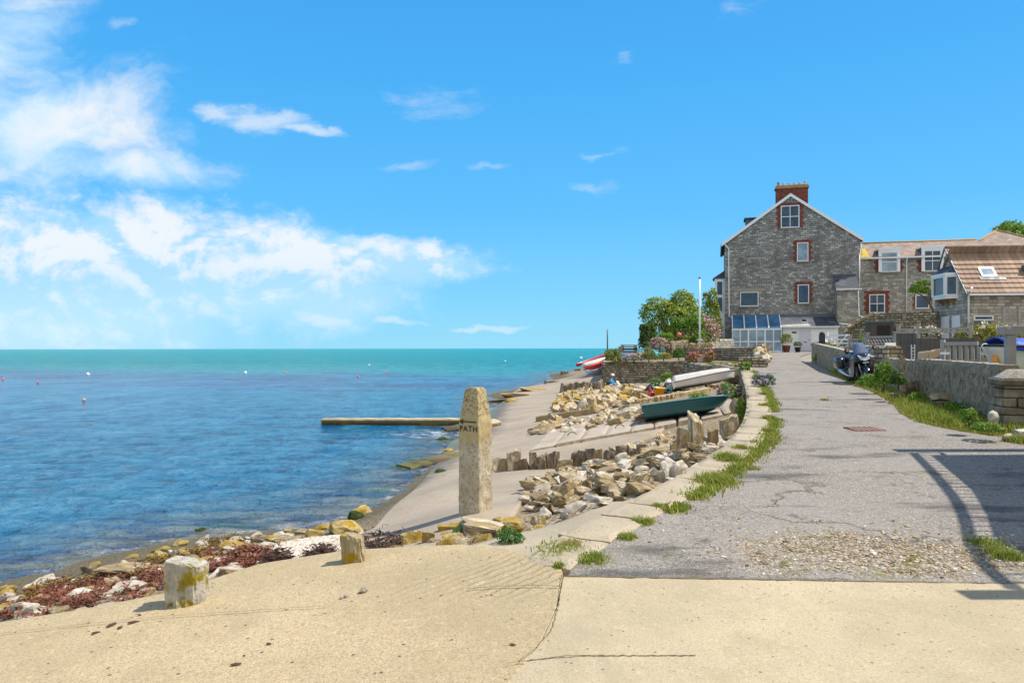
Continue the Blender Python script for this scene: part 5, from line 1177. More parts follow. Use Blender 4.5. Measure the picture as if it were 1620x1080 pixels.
trellis('trellis_fence','open trellis fence right of the white gate, left panel with a climbing plant',1345,1371,537,551,31.5,30,.4)
trellis('trellis_fence','open trellis fence panel between its post and the dark boards',1372,1417,533,549,30,28,.4)
trellis('trellis_fence','narrow trellis strip showing above the dark board fence',1421,1536,520.5,528.5,28,26.5,1.4,.16,posts=(0,.28,1))
trellis('trellis_fence','diamond trellis panel against the cottage wall above the roses',1588,1612,491,513,38.2,38.2,1.5,.15)
def white_gate():
    D=39; a,b=at(1308,HY,D),at(1344,HY,37.5); L=math.hypot(b.x-a.x,b.y-a.y); z0=yz(0,551,D); h=yz(0,530.5,D)-z0; o=thing('field_gate','white five bar wooden gate standing open at the end of the lane wall','gate',(a.x,a.y,z0),math.atan2(b.y-a.y,b.x-a.x))
    for f in(.05,.35,.62,.95): m=MB(); m.box(.06,L-.06,-.02,.02,h*f-.04,h*f+.04); m.build('bar',M_WHITE,o)
    m=MB(); m.box(0,.09,-.03,.03,0,h+.15); m.box(L-.09,L,-.03,.03,0,h); m.box(L*.5-.04,L*.5+.04,-.045,-.021,0,h+.1); m.build('stile',M_WHITE,o)
    m=MB(); m.bar((.1,-.06,h*.95),(L*.48,-.06,.1),.08,.02,up=(0,1,0)); m.build('brace',M_WHITE,o); m=MB(); m.bar((L-.1,-.06,h*.95),(L*.52,-.06,.1),.08,.02,up=(0,1,0)); m.build('brace',M_WHITE,o)
    p=at(1300.5,HY,38.5); g=MB(); g.box(-.12,.12,-.12,.12,-.5,.72); g.lathe([(.13,.72),(.13,.8),(.05,.85)],(0,0,.003),12); t=g.build('gate_post',plain('near black timber',(.02,.022,.025),.6)); t.location=(p.x,p.y,yz(0,551,D)); tag(t,'short near black post left of the white gate','post')
white_gate()
wall_line('garden_wall','tall curved garden wall with a sunlit top, sweeping up to the cottage',[xy(1338,47),xy(1352,46.2),xy(1372,45.5),xy(1392,45),xy(1484,42.5)],lambda x,y: E+np.interp(x/y*F+CX,[1336,1345,1365,1388,1410,1484],[.75,1.25,1.75,2.1,2.15,2.13]),lambda x,y:U(x,y)-.4,.45,M_DRY,14,n=90,rough=.02,capr=.05)
sm_=MB(); p=at(1391,HY,43.8); sm_.box(-.65,.65,-.4,.4,0,1.0); o=sm_.build('coal_store',plain('dark brown store',(.10,.075,.065),.9));  # dark brown base colour all over the box
s2=MB(); s2.box(-.72,.72,-.46,.46,1.003,1.10); s2.build('lid',M_LEAD,o); s3=MB(); s3.box(-.35,.45,-.42,-.403,.25,.85); s3.build('opening',plain('dark opening',(.03,.025,.025),.9),o); o.location=(p.x,p.y,yz(0,538,43.8)); tag(o,'dark lidded store built against the curved garden wall','store')
random.seed(77)
for i in range(20):
    f=i/19; px=1338+f*48+random.uniform(-1,1); p=at(px,HY,46.3-f*1.2); zt=E+np.interp(px,[1336,1345,1365,1388],[.75,1.25,1.75,2.1]); a=random.uniform(.2,.34)
    rock('cope_stone','ragged pale stone along the rising end of the curved garden wall','stone',random.choice(V_LB+V_LS),(p.x,p.y,zt-.02),(a*1.4,a,a*.8),(0,random.gauss(-.4,.3),random.gauss(0,.4)),'stones on the curved wall top',.2)
# stone gate pier between lane wall and board fence, and the seats behind the wall
wall_line('wall_pier','low stone pier in the yard beside the dark board fence',[xy(1394,22.6),xy(1416,22.0)],zi([(22,.05)]),lambda x,y:U(x,y)-.2,.5,M_DRY,15,n=10,rough=.06)
wall_line('garden_wall','sunlit low rubble wall behind the motorcycle',[xy(1344,33),xy(1392,26)],zi([(26,.06),(33,.12)]),lambda x,y:U(x,y)-.2,.4,M_WING,16,n=30,rough=.05)
rock('block_stone','big pale squared stone capping the far end of the lane wall','stone',V_PB[1],(*xy(1303,38.8),E+.18),(.75,.6,.42),(0,0,.3),None,.25)
rock('block_stone','smaller pale stone next to the capping stone at the wall end','stone',V_PB[2],(*xy(1318,37.5),E-.02),(.6,.5,.35),(0,0,.9),None,.25)
def bench():
    D=25.5; a=at(1400,HY,D); b=at(1418,HY,D); L=b.x-a.x; z0=yz(0,560,D); o=thing('garden_bench','white slatted garden bench partly hidden by the dark fence','bench',(a.x,a.y,z0)); h=yz(0,543,D)-z0
    m=MB(); m.box(0,L,-.02,.02,h-.09,h); m.box(0,L,-.02,.02,h*.5,h*.5+.05)
    for i in range(9): m.box(L*i/9+.01,L*i/9+.05,-.015,.015,h*.5+.052,h-.092)
    m.build('backrest',M_WHITE,o); m=MB(); m.box(0,L,-.4,-.021,h*.42,h*.42+.04); m.build('seat',M_WHITE,o)
    for x,y in((.02,-.38),(L-.06,-.38),(.02,-.02),(L-.06,-.02)): m=MB(); m.box(x,x+.04,y-.02,y+.02,-.3,h*.42-.003); m.build('leg',M_WHITE,o)
bench()
def picket():
    D0,D1=17.6,17.0; a,b=at(1492,HY,D0),at(1547,HY,D1); L=math.hypot(b.x-a.x,b.y-a.y); z0=yz(0,577,D0); h=yz(0,541,D0)-z0; o=thing('picket_gate','silver grey wooden gate of wide upright pales behind the lane wall','gate',(a.x,a.y,z0),math.atan2(b.y-a.y,b.x-a.x))
    m=MB(); m.box(-.05,.04,-.05,.05,-.4,h+.04); m.build('post',M_GREYW,o,.005)
    m=MB(); m.box(.042,L,-.045,.045,h-.10,h-.02); m.build('top_rail',M_GREYW,o,.005); m=MB(); m.box(.042,L,.022,.06,.05,.12); m.build('bottom_rail',M_GREYW,o)
    x=.09
    while x<L: m=MB(); m.box(x,x+.07,-.018,.018,-.2,h-.103); m.build('pale',M_GREYW,o); x+=.13
    m=MB(); m.box(-.03,.18,-.08,-.052,h*.42,h*.42+.06); m.build('latch',M_WHITE,o)
picket()
random.seed(3)
for i in range(13):
    px=1456+i*2.8; p=at(px,566,19.5); m=MB(); m.prism([(0,0),(.045,0),(.05,.19),(.02,.215),(-.01,.18)],'y',-.12,.12); 
    if i==0: tl=m.build('clay_tile',plain('pale terracotta',(.50,.36,.23),.85,var=.3),None,.004); o=tl
    else: o=tl.copy(); C.objects.link(o)
    o.location=(p.x,p.y,yz(0,570-i*.45,19.5)); o.rotation_euler=(0,random.gauss(.1,.12),random.gauss(0,.1)); tag(o,'clay tile standing on edge in the row before the picket gate','tile','row of clay tiles')
g=wall_line('garden_wall','low wall carrying the row of clay tiles',[xy(1450,19.8),xy(1492,19.3)],lambda x,y:E-.30+ (x-10.8)*.12*0,lambda x,y:U(x,y)-.2,.3,M_DRY,17,n=12)
o=MB(); D=23.0
p=at(1444.5,HY,D)
for i in range(4): o.box(-.05,.05,-.01,.01,i*.1,i*.1+.02)
o.box(-.06,-.04,-.015,.015,-.3,.42); o.box(.04,.06,-.015,.015,-.3,.42); q=o.build('plant_ladder',M_WHITE); q.location=(p.x,p.y,yz(0,567,D)); tag(q,'narrow white ladder shaped support leaning by the dark fence','plant support')
# stones along the verge
for px,py,w,h,me,l in [(1437,619,30,24,V_DB[0],'dark brown block of stone against the lane wall'),(1421,620,26,6,V_LS[2],'thin flat stone in the grass left of the dark block'),(1490,622,44,12,V_LS[0],'upper one of two stacked flat stones at the lane wall'),(1488,628,40,11,V_DB[3],'lower one of two stacked flat stones at the lane wall'),
   (1571,665,20,22,V_PB[0],'rounded white boulder at the foot of the stone pier'),(1576,668,30,7,V_LS[1],'flat stone under the white boulder by the pier'),(1597,695,22,9,V_PB[3],'small pale squared stone at the edge of the lane on the right'),(1540,668,30,16,V_DB[2],'dark stone overgrown with weeds left of the white boulder'),(1622,683,40,10,V_PS[0],'pale slab on the verge at the right edge')]:
    D={1437:18.1,1421:18.6,1490:15.7,1488:15.6,1571:12.0,1576:11.9,1597:11.0,1540:13.2,1622:11.4}[px]; p=at(px,py,D); p.z=U(p.x,p.y); k=D/F
    z=p.z+(.14 if 'upper' in l else .06 if 'boulder at' in l else 0); rock('verge_stone',l,'stone',me,(p.x,p.y,z),(w*k,w*k*.7,h*k*1.4),(0,0,random.uniform(-.3,.3)),None,.08)
def drain():
    p=hit(1368,680,U); o=thing('drain_grating','rusty iron drain grating set in the lane','drain',(p.x,p.y,p.z+.006),R(4)); o.rotation_euler=(.05,0,R(4)); w,d=.27,.20
    m=MB(); m.box(-w,w,-d,-d+.03,-.03,.008); m.box(-w,w,d-.03,d,-.03,.008); m.box(-w,-w+.03,-d+.03,d-.03,-.03,.008); m.box(w-.03,w,-d+.03,d-.03,-.03,.008); m.build('frame',M_RUST,o)
    for i in range(5): m=MB(); x=-w+.065+i*.098; m.box(x,x+.045,-d+.032,d-.032,-.03,.0068); m.build('bar',M_RUST2,o)
    m=MB(); m.box(-w+.031,w-.031,-d+.031,d-.031,.002,.0058); m.build('sump',plain('sump black',(.015,.013,.012),.9),o)
M_RUST2=plain('pink rust',(.38,.20,.15),.85,var=.3)
drain()
# balcony of the house just out of view on the right: its rail and deck throw the shadow across the lane
def balcony():
    g=U(7,8); o=thing('balcony','curved timber balcony with a picket rail beside the lane, at the right','balcony',(8.5,8,g)); f=lambda x,y,z:(x-8.5,y-8,z)
    H=3.2; deck=[(7.73,10.0),(7.45,9.1),(7.12,8.05),(6.62,7.0),(6.15,6.15),(6.25,5.75),(13.0,5.75),(13.0,10.0)]
    m=MB(); m.prism([(x-8.5,y-8) for x,y in deck],'z',H-.18,H); m.build('deck',M_GREYW,o)
    m=MB(); m.box(7.40-8.5,4.5,10.2-8,10.42-8,H-.15,H+.02); m.build('end_beam',M_GREYW,o); m=MB(); m.box(5.15-8.5,4.5,4.84-8,5.02-8,H-.15,H+.02); m.build('end_beam',M_GREYW,o)
    rl=smooth_line([(7.97,10.15),(7.6,9.0),(7.17,7.8),(6.75,6.9),(6.37,6.2),(6.1,5.6),(5.97,5.05)],60); HT=3.82
    m=MB(); m.tube([f(p.x,p.y,HT) for p in rl],.055,8); m.build('handrail',M_GREYW,o)
    m=MB(); m.tube([f(p.x,p.y,H+.02) for p in rl],.03,6); m.build('bottom_rail',M_GREYW,o)
    for p in resample([(q.x,q.y) for q in rl],33): m=MB(); m.box(p.x-8.5-.012,p.x-8.5+.012,p.y-8-.012,p.y-8+.012,H,HT); m.build('baluster',M_GREYW,o)
    for x,y in((8.3,9.7),(8.3,6.2),(9.0,10.3),(9.0,4.93)): m=MB(); m.box(x-8.5-.07,x-8.5+.07,y-8-.07,y-8+.07,-.2,H-.18 if 5<y<10.1 else H-.15); m.build('post',M_GREYW,o)
    h=MB(); h.box(0,5,0,7.4,0,5.2); w=h.build('side_house',M_WING); w.location=(13.0,3.2,g-.3); tag(w,'plain stone house wall behind the curved balcony','house'); rf=MB(); rf.prism([(-.3,5.203),(7.7,5.203),(3.7,7.6)],'x',-.3,5.2); rf.build('roof',M_TILE2,w)
balcony()
# ---------------------------------------------------------------- plants
L_EVER=leaf_mat('evergreen leaves',(.08,.14,.014),(.20,.28,.026),(.40,.43,.06))
L_BRIGHT=leaf_mat('bright green leaves',(.06,.13,.012),(.12,.24,.02),(.24,.36,.04))
L_DARK=leaf_mat('deep green leaves',(.025,.06,.014),(.06,.12,.022),(.12,.19,.03))
L_OLIVE=leaf_mat('yellow green leaves',(.10,.12,.02),(.19,.22,.035),(.34,.33,.06))
L_ROSE=leaf_mat('rose leaves',(.12,.14,.02),(.24,.24,.04),(.40,.34,.06))
L_THIS=leaf_mat('thistle leaves',(.025,.09,.015),(.05,.15,.025),(.09,.22,.04))
L_GREY=leaf_mat('grey green leaves',(.10,.15,.04),(.18,.25,.06),(.28,.33,.10))
F_PINK=leaf_mat('pink flowers',(.55,.16,.36),(.68,.28,.46),(.78,.42,.58),.15); F_RED=leaf_mat('crimson flowers',(.60,.08,.16),(.68,.14,.24),(.75,.25,.32),.15)
F_PALE=leaf_mat('pale pink roses',(.80,.55,.55),(.85,.70,.66),(.88,.80,.74),.1); F_LILAC=leaf_mat('lilac flowers',(.42,.26,.55),(.55,.38,.66),(.68,.52,.75),.15)
L_GRASS=leaf_mat('grass blades',(.10,.17,.015),(.20,.29,.03),(.38,.36,.08),.3)
L_DRYG=leaf_mat('dry grass blades',(.20,.18,.04),(.30,.29,.05),(.42,.36,.12),.3)
BARK=plain('bark',(.11,.085,.06),.9,var=.35,scale=8,bmp=.02)
def leaf_verts(P,N,size,asp=.5,rg=rng):
    n=len(P); N=N/np.maximum(np.linalg.norm(N,axis=1,keepdims=True),1e-6)
    t=rg.normal(size=(n,3)); t-=N*(t*N).sum(1,keepdims=True); t/=np.maximum(np.linalg.norm(t,axis=1,keepdims=True),1e-6)
    b=np.cross(N,t); s=size*rg.uniform(.65,1.3,size=(n,1)); 
    a=P-t*s*.5; c=P+t*s*.5+N*s*-.12; l=P+b*s*asp*.5; r=P-b*s*asp*.5
    V=np.stack([a,l,c,r],1).reshape(-1,3); return V,np.arange(4*n).reshape(-1,4)
def lobe_points(lobes,n,rg,lo=.80,hi=1.06,below=-.5):
    w=np.array([l[3]*l[4]+l[3]*l[5]+l[4]*l[5] for l in lobes]); w=w/w.sum(); k=rg.choice(len(lobes),size=n,p=w)
    Lb=np.array(lobes,float); d=rg.normal(size=(n,3)); d/=np.linalg.norm(d,axis=1,keepdims=True); m=d[:,2]<below; d[m,2]*=-1
    r=rg.uniform(lo,hi,size=(n,1)); r*=1+.10*np.sin(d[:,:1]*9+k[:,None]*2.1)*np.sin(d[:,1:2]*8+k[:,None])*1.0+.08*np.sin(d[:,2:]*11+k[:,None])
    P=Lb[k,:3]+d*r*Lb[k,3:6]; keep=np.ones(n,bool)
    for i,l in enumerate(lobes):
        q=((P-np.array(l[:3]))/np.array(l[3:6])); keep&=~((np.linalg.norm(q,axis=1)<.70)&(k!=i))
    return P[keep],(d/Lb[k,3:6])[keep]
def crown_lobes(w,h,dep,seed,n=9,big=.5):
    r=random.Random(seed); L=[(0,0,h*.42,w*.5*big*1.45,dep*.5*big*1.45,h*.42)]
    for i in range(5):
        a=i*1.257+seed; L.append((math.cos(a)*w*.27,math.sin(a)*dep*.27,h*.22,w*.22,dep*.22,h*.24))
    for i in range(n):
        a=r.uniform(0,6.28); e=r.uniform(-.45,1.0); rr=r.uniform(.50,.72); f=math.sqrt(max(0,1-e*e*.8)); s=r.uniform(.24,.42)
        L.append((math.cos(a)*w*.5*rr*f,math.sin(a)*dep*.5*rr*f,h*.5+e*h*.5*rr,w*.5*s,dep*.5*s,h*.5*s*1.05))
    return L
def shrub(name,label,cat,px,pb,wpx,hpx,D,mat,n,leaf,seed,flowers=None,stem=True,z=None,group=None,lobes=9,asp=.5,dep=None,fsize=None,jag=0,above=0.0):
    k=D/F; p=at(px,pb,D); zb=p.z if z is None else z; w,h=wpx*k,hpx*k; dp=dep or w
    o=thing(name,label,cat,(p.x,p.y,zb),0,group); rg=np.random.default_rng(seed)
    L=crown_lobes(w,h*(1-above),dp,seed,lobes); L=[(a,b,c+h*above,d,e,f) for a,b,c,d,e,f in L]
    P,N=lobe_points(L,n,rg); N=N/np.linalg.norm(N,axis=1,keepdims=True)+rg.normal(size=N.shape)*.55+np.array([0,0,.35])
    if jag: P=P+rg.normal(size=P.shape)*jag
    V,Q=leaf_verts(P,N,leaf,asp,rg); obj('foliage',mesh_np('foliage',V,Q,mat),o)
    if stem:
        m=MB(); r=random.Random(seed); R0=max(.02,w*.035)
        m.tube([(0,0,-.1),(r.uniform(-.05,.05)*w,0,h*.25),(r.uniform(-.08,.08)*w,0,h*.55)],[R0,R0*.8,R0*.35],7)
        for l in L[1:]: m.tube([(0,0,h*.12),(l[0]*.45,l[1]*.45,h*.12+(l[2]-h*.12)*.55),(l[0]*.9,l[1]*.9,l[2])],[R0*.5,R0*.35,R0*.12],5)
        m.build('stem',BARK,o)
    if flowers:
        fm,fn,fs,lobid=flowers; q=[L[i] for i in lobid] if lobid else L
        q=[(a,b,c,d*1.06,e*1.06,f*1.06) for a,b,c,d,e,f in q]
        P,N=lobe_points(q,fn,rg,1.0,1.12,.0); Pn=np.repeat(P,4,0)+rg.normal(size=(len(P)*4,3))*fs*.4; Nn=rg.normal(size=Pn.shape)+np.array([0,-.6,.6])
        V,Q=leaf_verts(Pn,Nn,fs,.8,rg); obj('flowers',mesh_np('flowers',V,Q,fm),o)
    return o
def tall_tree():
    k=74/F
    shrub('broad_tree','leafy green tree rising behind the hipped roof at the top right','tree',1606,551,110,204,84,L_BRIGHT,12000,.42,5,lobes=14,z=E-.2,above=.45)
tall_tree()
shrub('evergreen_bush','largest rounded evergreen bush on the garden edge against the sea and sky','bush',1062,552,104,90,60,L_EVER,21000,.21,11,lobes=26)
shrub('evergreen_bush','dark narrow evergreen at the seaward foot of the largest bush','bush',1024,556,30,54,57,L_DARK,3500,.2,12,lobes=6)
shrub('evergreen_bush','dense mid green bush in front of the largest bush, left of the flagpole','bush',1088,552,66,58,57,L_BRIGHT,6500,.2,13,(F_PINK,60,.13,(2,4)),lobes=9)
shrub('evergreen_bush','bright light green rounded bush low in front of the big bushes','bush',1053,551,32,28,54.5,L_BRIGHT,3500,.13,14,lobes=6)
shrub('small_tree','slim dark tree squeezed between the big bushes and the white bay','tree',1123,552,38,94,67,L_EVER,5000,.24,15,(F_PINK,60,.16,(1,3)),lobes=10)
shrub('valerian','pink flowering valerian mass right of the flagpole','plant',1117,546,46,48,58,L_GREY,4200,.14,16,(F_PINK,330,.13,None),lobes=8)
shrub('valerian','bright pink valerian below the bright green rounded bush','plant',1044,556,30,24,53,L_GREY,1800,.11,17,(F_PINK,140,.11,None),lobes=5)
shrub('garden_shrub','dark low shrub right below the flagpole foot','bush',1100,549,24,20,54,L_DARK,1500,.13,18,lobes=5)
shrub('garden_shrub','olive shrub under the orange garden ball','bush',1088,549,28,20,55,L_OLIVE,1500,.13,19,lobes=5)
shrub('terrace_plant','yellow green shrub on the left corner of the terrace wall','bush',969,573,27,24,50.2,L_OLIVE,2600,.12,20,lobes=6)
shrub('terrace_plant','rounded grey green shrub on the right end of the terrace wall','bush',1074,568,24,20,47,L_THIS,2200,.10,21,lobes=5)
shrub('terrace_plant','straw coloured grassy plant in the middle of the terrace wall top','plant',1026,570,24,22,48.5,L_OLIVE,1600,.16,22,lobes=5,asp=.2)
shrub('terrace_plant','pale flowered trailing plant by the stacked pallets on the terrace','plant',1002,572,34,13,49.3,L_GREY,1500,.10,23,(F_LILAC,140,.09,None),lobes=6)
shrub('terrace_plant','trailing green plant with lilac flowers at the terrace corner','plant',983,577,26,14,50,L_OLIVE,1200,.10,24,(F_LILAC,50,.09,None),lobes=5)
shrub('terrace_plant','brownish low plant between the straw grass and the rounded shrub','plant',1050,569,28,12,47.8,L_ROSE,1200,.10,25,lobes=5)
shrub('valerian','crimson valerian at the left end of the small lawn','plant',1097,576,22,22,45,L_BRIGHT,1100,.10,26,(F_RED,120,.10,None),lobes=5)
shrub('valerian','dusky pink rounded plant beside the crimson valerian','plant',1122,573,19,18,44,L_OLIVE,1100,.09,27,(F_RED,70,.09,None),lobes=5)
shrub('weed_clump','long green weed clump at the foot of the terrace wall','plant',1036,606,24,9,45,L_BRIGHT,900,.10,28,lobes=4,stem=False)
shrub('weed_clump','taller green weed clump by the stern of the upturned boat','plant',1056,605,24,18,44,L_BRIGHT,1300,.10,29,lobes=5,stem=False)
p=hit(1150,630); shrub('weed_clump','pink flowered weeds between the white boats and the lane wall','plant',1154,634,46,30,26,L_BRIGHT,2600,.075,30,(F_PINK,80,.06,None),lobes=7,stem=False)
shrub('weed_clump','bright green weeds behind the bow of the green boat','plant',1108,634,40,14,23.5,L_BRIGHT,1500,.06,31,lobes=5,stem=False)
shrub('weed_clump','green weeds at the bow of the upright white boat','plant',1178,592,20,22,31,L_BRIGHT,1200,.08,32,lobes=5,stem=False)
shrub('fern','green fern hanging in the angle of the lane wall and the slabs','plant',1175,672,22,48,18.4,L_BRIGHT,1400,.07,33,lobes=6,asp=.3,stem=False,dep=.3)
shrub('wall_flowers','lilac flowered plant growing over the kerb beside the lane','plant',1208,612,38,22,22.2,L_THIS,2200,.055,34,(F_LILAC,170,.05,None),lobes=6,stem=False)
shrub('thistle','lush dark green thistle at the seaward corner of the slipway','plant',806,879,50,46,6.75,L_THIS,1500,.034,35,lobes=9,asp=.42,stem=True,jag=.008)
shrub('fennel_clump','feathery green clump under the marker post slab','plant',741,858,50,30,7.7,L_THIS,2600,.035,36,lobes=7,asp=.14,stem=False,jag=.008)
shrub('wall_plant','leafy green plant climbing the lane wall behind the motorcycle','plant',1398,612,34,44,17.9,L_BRIGHT,1800,.06,37,lobes=6,stem=True,dep=.35,jag=.02)
shrub('wall_plant','dark rounded bush against the lane wall left of the brown block','bush',1421,611,26,26,17.2,L_DARK,1400,.06,38,lobes=5,dep=.4)
shrub('wall_plant','low bright nettles in front of the motorcycle wheel','plant',1376,612,44,22,19.6,L_BRIGHT,1600,.055,39,lobes=6,stem=False)
shrub('wall_plant','dark green tuft at the far end of the lane wall','plant',1296,573,20,16,37,L_EVER,900,.1,40,lobes=4,stem=False)
shrub('wall_plant','small weed with pale flowers beside the white boulder','plant',1533,669,28,24,11.6,L_BRIGHT,500,.05,41,lobes=4,jag=.02)
shrub('wall_plant','bright weeds under the white boulder at the pier foot','plant',1560,684,52,18,11.0,L_BRIGHT,1300,.045,42,lobes=6,stem=False)
shrub('rose_bush','big yellow green rose bush with pale pink roses before the cottage','bush',1566,562,112,52,27,L_ROSE,9000,.10,43,(F_PALE,90,.10,None),lobes=14)
shrub('rose_bush','small pink rose bush peeping over the narrow trellis','bush',1466,530,40,12,29,L_BRIGHT,900,.09,44,(F_PALE,70,.10,None),lobes=4)
shrub('rose_bush','yellowish rose shoots left of the big rose bush','bush',1520,540,20,26,29,L_ROSE,800,.10,45,lobes=4)
shrub('red_flowers','scarlet flowers behind the blue boat cover','plant',1613,560,18,24,24,L_BRIGHT,300,.08,46,(F_RED,120,.09,None),lobes=4)
shrub('pot_plant','small bright shrub by the white gate','plant',1319,553,16,10,36,L_BRIGHT,600,.09,47,lobes=4)
shrub('climber','thin green climber on the left trellis panel','plant',1362,551,9,22,30.5,L_BRIGHT,350,.07,48,lobes=5,jag=.05)
def leaning_tree():
    D=55; k=D/F; b=at(1482,510,D); o=thing('little_tree','little leaning tree with a bright green crown and bare twigs by the stone range','tree',b); f=lambda px,py:Vector(((px-1482)*k,0,-(py-510)*k))
    m=MB(); m.tube([f(1482,512),f(1479,495),f(1470,480),f(1463,470)],[.12,.1,.08,.05],7); m.tube([f(1470,480),f(1458,468),f(1448,462)],[.06,.05,.02],6); m.build('trunk',BARK,o)
    r=random.Random(2); tw=MB()
    for i in range(46):
        c=f(1472+r.uniform(-4,4),474+r.uniform(-4,6)); d=f(r.uniform(1462,1486),r.uniform(437,462)); d.y=r.uniform(-.6,.6); tw.tube([c,c.lerp(d,.5)+Vector((r.uniform(-.1,.1),r.uniform(-.2,.2),0)),d],[.02,.014,.006],4)
    tw.build('bare_twigs',plain('pale twigs',(.36,.31,.27),.9),o)
    rg=np.random.default_rng(3); L=[(*f(1452,458),.55,.6,.38),(*f(1462,450),.5,.5,.32),(*f(1446,461),.35,.5,.26),(*f(1466,462),.45,.5,.3),(*f(1475,466),.25,.3,.18)]
    P,N=lobe_points(L,3200,rg); V,Q=leaf_verts(P,N/np.linalg.norm(N,axis=1,keepdims=True)+rg.normal(size=N.shape)*.5,.13,.5,rg); obj('crown',mesh_np('crown',V,Q,L_BRIGHT),o)
leaning_tree()
# grass
def grass_mesh(P,h,w,mat,seed,lean=.5,mix=0):
    rg=np.random.default_rng(seed); P=np.asarray(P,float); n=len(P); a=rg.uniform(0,6.283,n); hh=h*rg.uniform(.45,1.25,n); d=np.stack([np.cos(a),np.sin(a),np.zeros(n)],1); s=np.stack([-np.sin(a),np.cos(a),np.zeros(n)],1)*w
    ln=rg.uniform(.1,lean,n)[:,None]*hh[:,None]; up=np.array([0,0,1.0]); m1=P+d*ln*.3+up*hh[:,None]*.55; tp=P+d*ln+up*hh[:,None]*.95
    V=np.stack([P-s,P+s,m1+s*.8,m1-s*.8,tp],1).reshape(-1,3); b=np.arange(n)*5
    me=bpy.data.meshes.new('grass'); V=V.astype(np.float32); me.vertices.add(len(V)); me.vertices.foreach_set('co',V.ravel())
    q=np.stack([b,b+1,b+2,b+3],1); t=np.stack([b+3,b+2,b+4],1); loops=np.concatenate([q.ravel(),t.ravel()]).astype(np.int32)
    me.loops.add(len(loops)); me.loops.foreach_set('vertex_index',loops); me.polygons.add(2*n)
    me.polygons.foreach_set('loop_start',np.concatenate([np.arange(n)*4,4*n+np.arange(n)*3]).astype(np.int32)); me.polygons.foreach_set('loop_total',np.concatenate([np.full(n,4),np.full(n,3)]).astype(np.int32))
    me.update(calc_edges=True); me.validate(); me.materials.append(mat)
    if mix: me.materials.append(L_DRYG); mi=(rg.uniform(size=n)<mix).astype(np.int32); me.polygons.foreach_set('material_index',np.concatenate([mi,mi]))
    return me
def verge():
    rg=np.random.default_rng(8); edge=[(px,py) for px,py in [(1296,575),(1312,590),(1330,599),(1352,612),(1372,618),(1400,632),(1414,642),(1424,655),(1447,668),(1482,676),(1520,684),(1560,688),(1610,692),(1640,696)]]
    E_=[(p.x,p.y) for p in hits(edge,U)]; Wl=[(16.4,39),(13.2,30),(11.75,24),(10.05,18),(9.05,14.6),(8.5,12.6),(8.6,11.9),(9.4,11.6)]
    poly=E_+Wl[::-1]; xs=[p[0] for p in poly]; ys=[p[1] for p in poly]; G=[];Dy=[]
    # density falls with distance so blades stay about a pixel apart
    while len(G)<15000:
        y=10.5*math.exp(rg.uniform(0,math.log(39.5/10.5))); x=rg.uniform(min(xs),max(xs))
        if inpoly(x,y,poly):
            e=min(math.hypot(x-a,y-b) for a,b in resample(E_,60)[0:0] or [(0,0)]) if False else 0
            G.append((x,y,U(x,y)-.01))
    G=np.array(G); ex=np.interp(G[:,1],[b for a,b in E_[::-1]],[a for a,b in E_[::-1]]); dd=G[:,0]-ex+rg.normal(size=len(G))*.18
    dry=dd<.45
    o=obj('grass',grass_mesh(G[~dry],.16,.012,L_GRASS,1,.5,.25)); tag(o,kind='stuff',label='green grass on the verge below the lane wall',cat='grass')
    o=obj('dry_grass',grass_mesh(G[dry],.06,.011,L_DRYG,2)); tag(o,kind='stuff',label='straw coloured grass along the lane edge',cat='grass')
    P=[]
    lp=LAWN_L+LAWN_R[::-1]
    while len(P)<5000:
        x,y=rg.uniform(10.7,14.5),rg.uniform(33.5,42.5)
        if inpoly(x,y,lp): P.append((x,y,GZ(x,y)))
    o=obj('lawn_grass',grass_mesh(P,.07,.02,L_GRASS,3)); tag(o,kind='stuff',label='short grass of the small lawn',cat='grass')
verge()
def tuft(px,py,wpx,n,h,mat,label,fn=U,seed=0,group=None,dep=.6):
    p=hit(px,py,fn); k=p.y/F; rg=np.random.default_rng(seed+int(px)); P=[]
    for _ in range(int(n*1.8)):
        a=rg.normal(size=2)*.42; x=a[0]*wpx*k*.5*1.0; y=a[1]*wpx*k*dep
        P.append((x,y,fn(p.x+x,p.y+y)-p.z))
    o=obj('grass_tuft',grass_mesh(P,h*.85,.0018+.00038*p.y,mat,seed,.9,.35)); o.location=p; return tag(o,label,'grass tuft',group,'stuff')
random.seed(4)
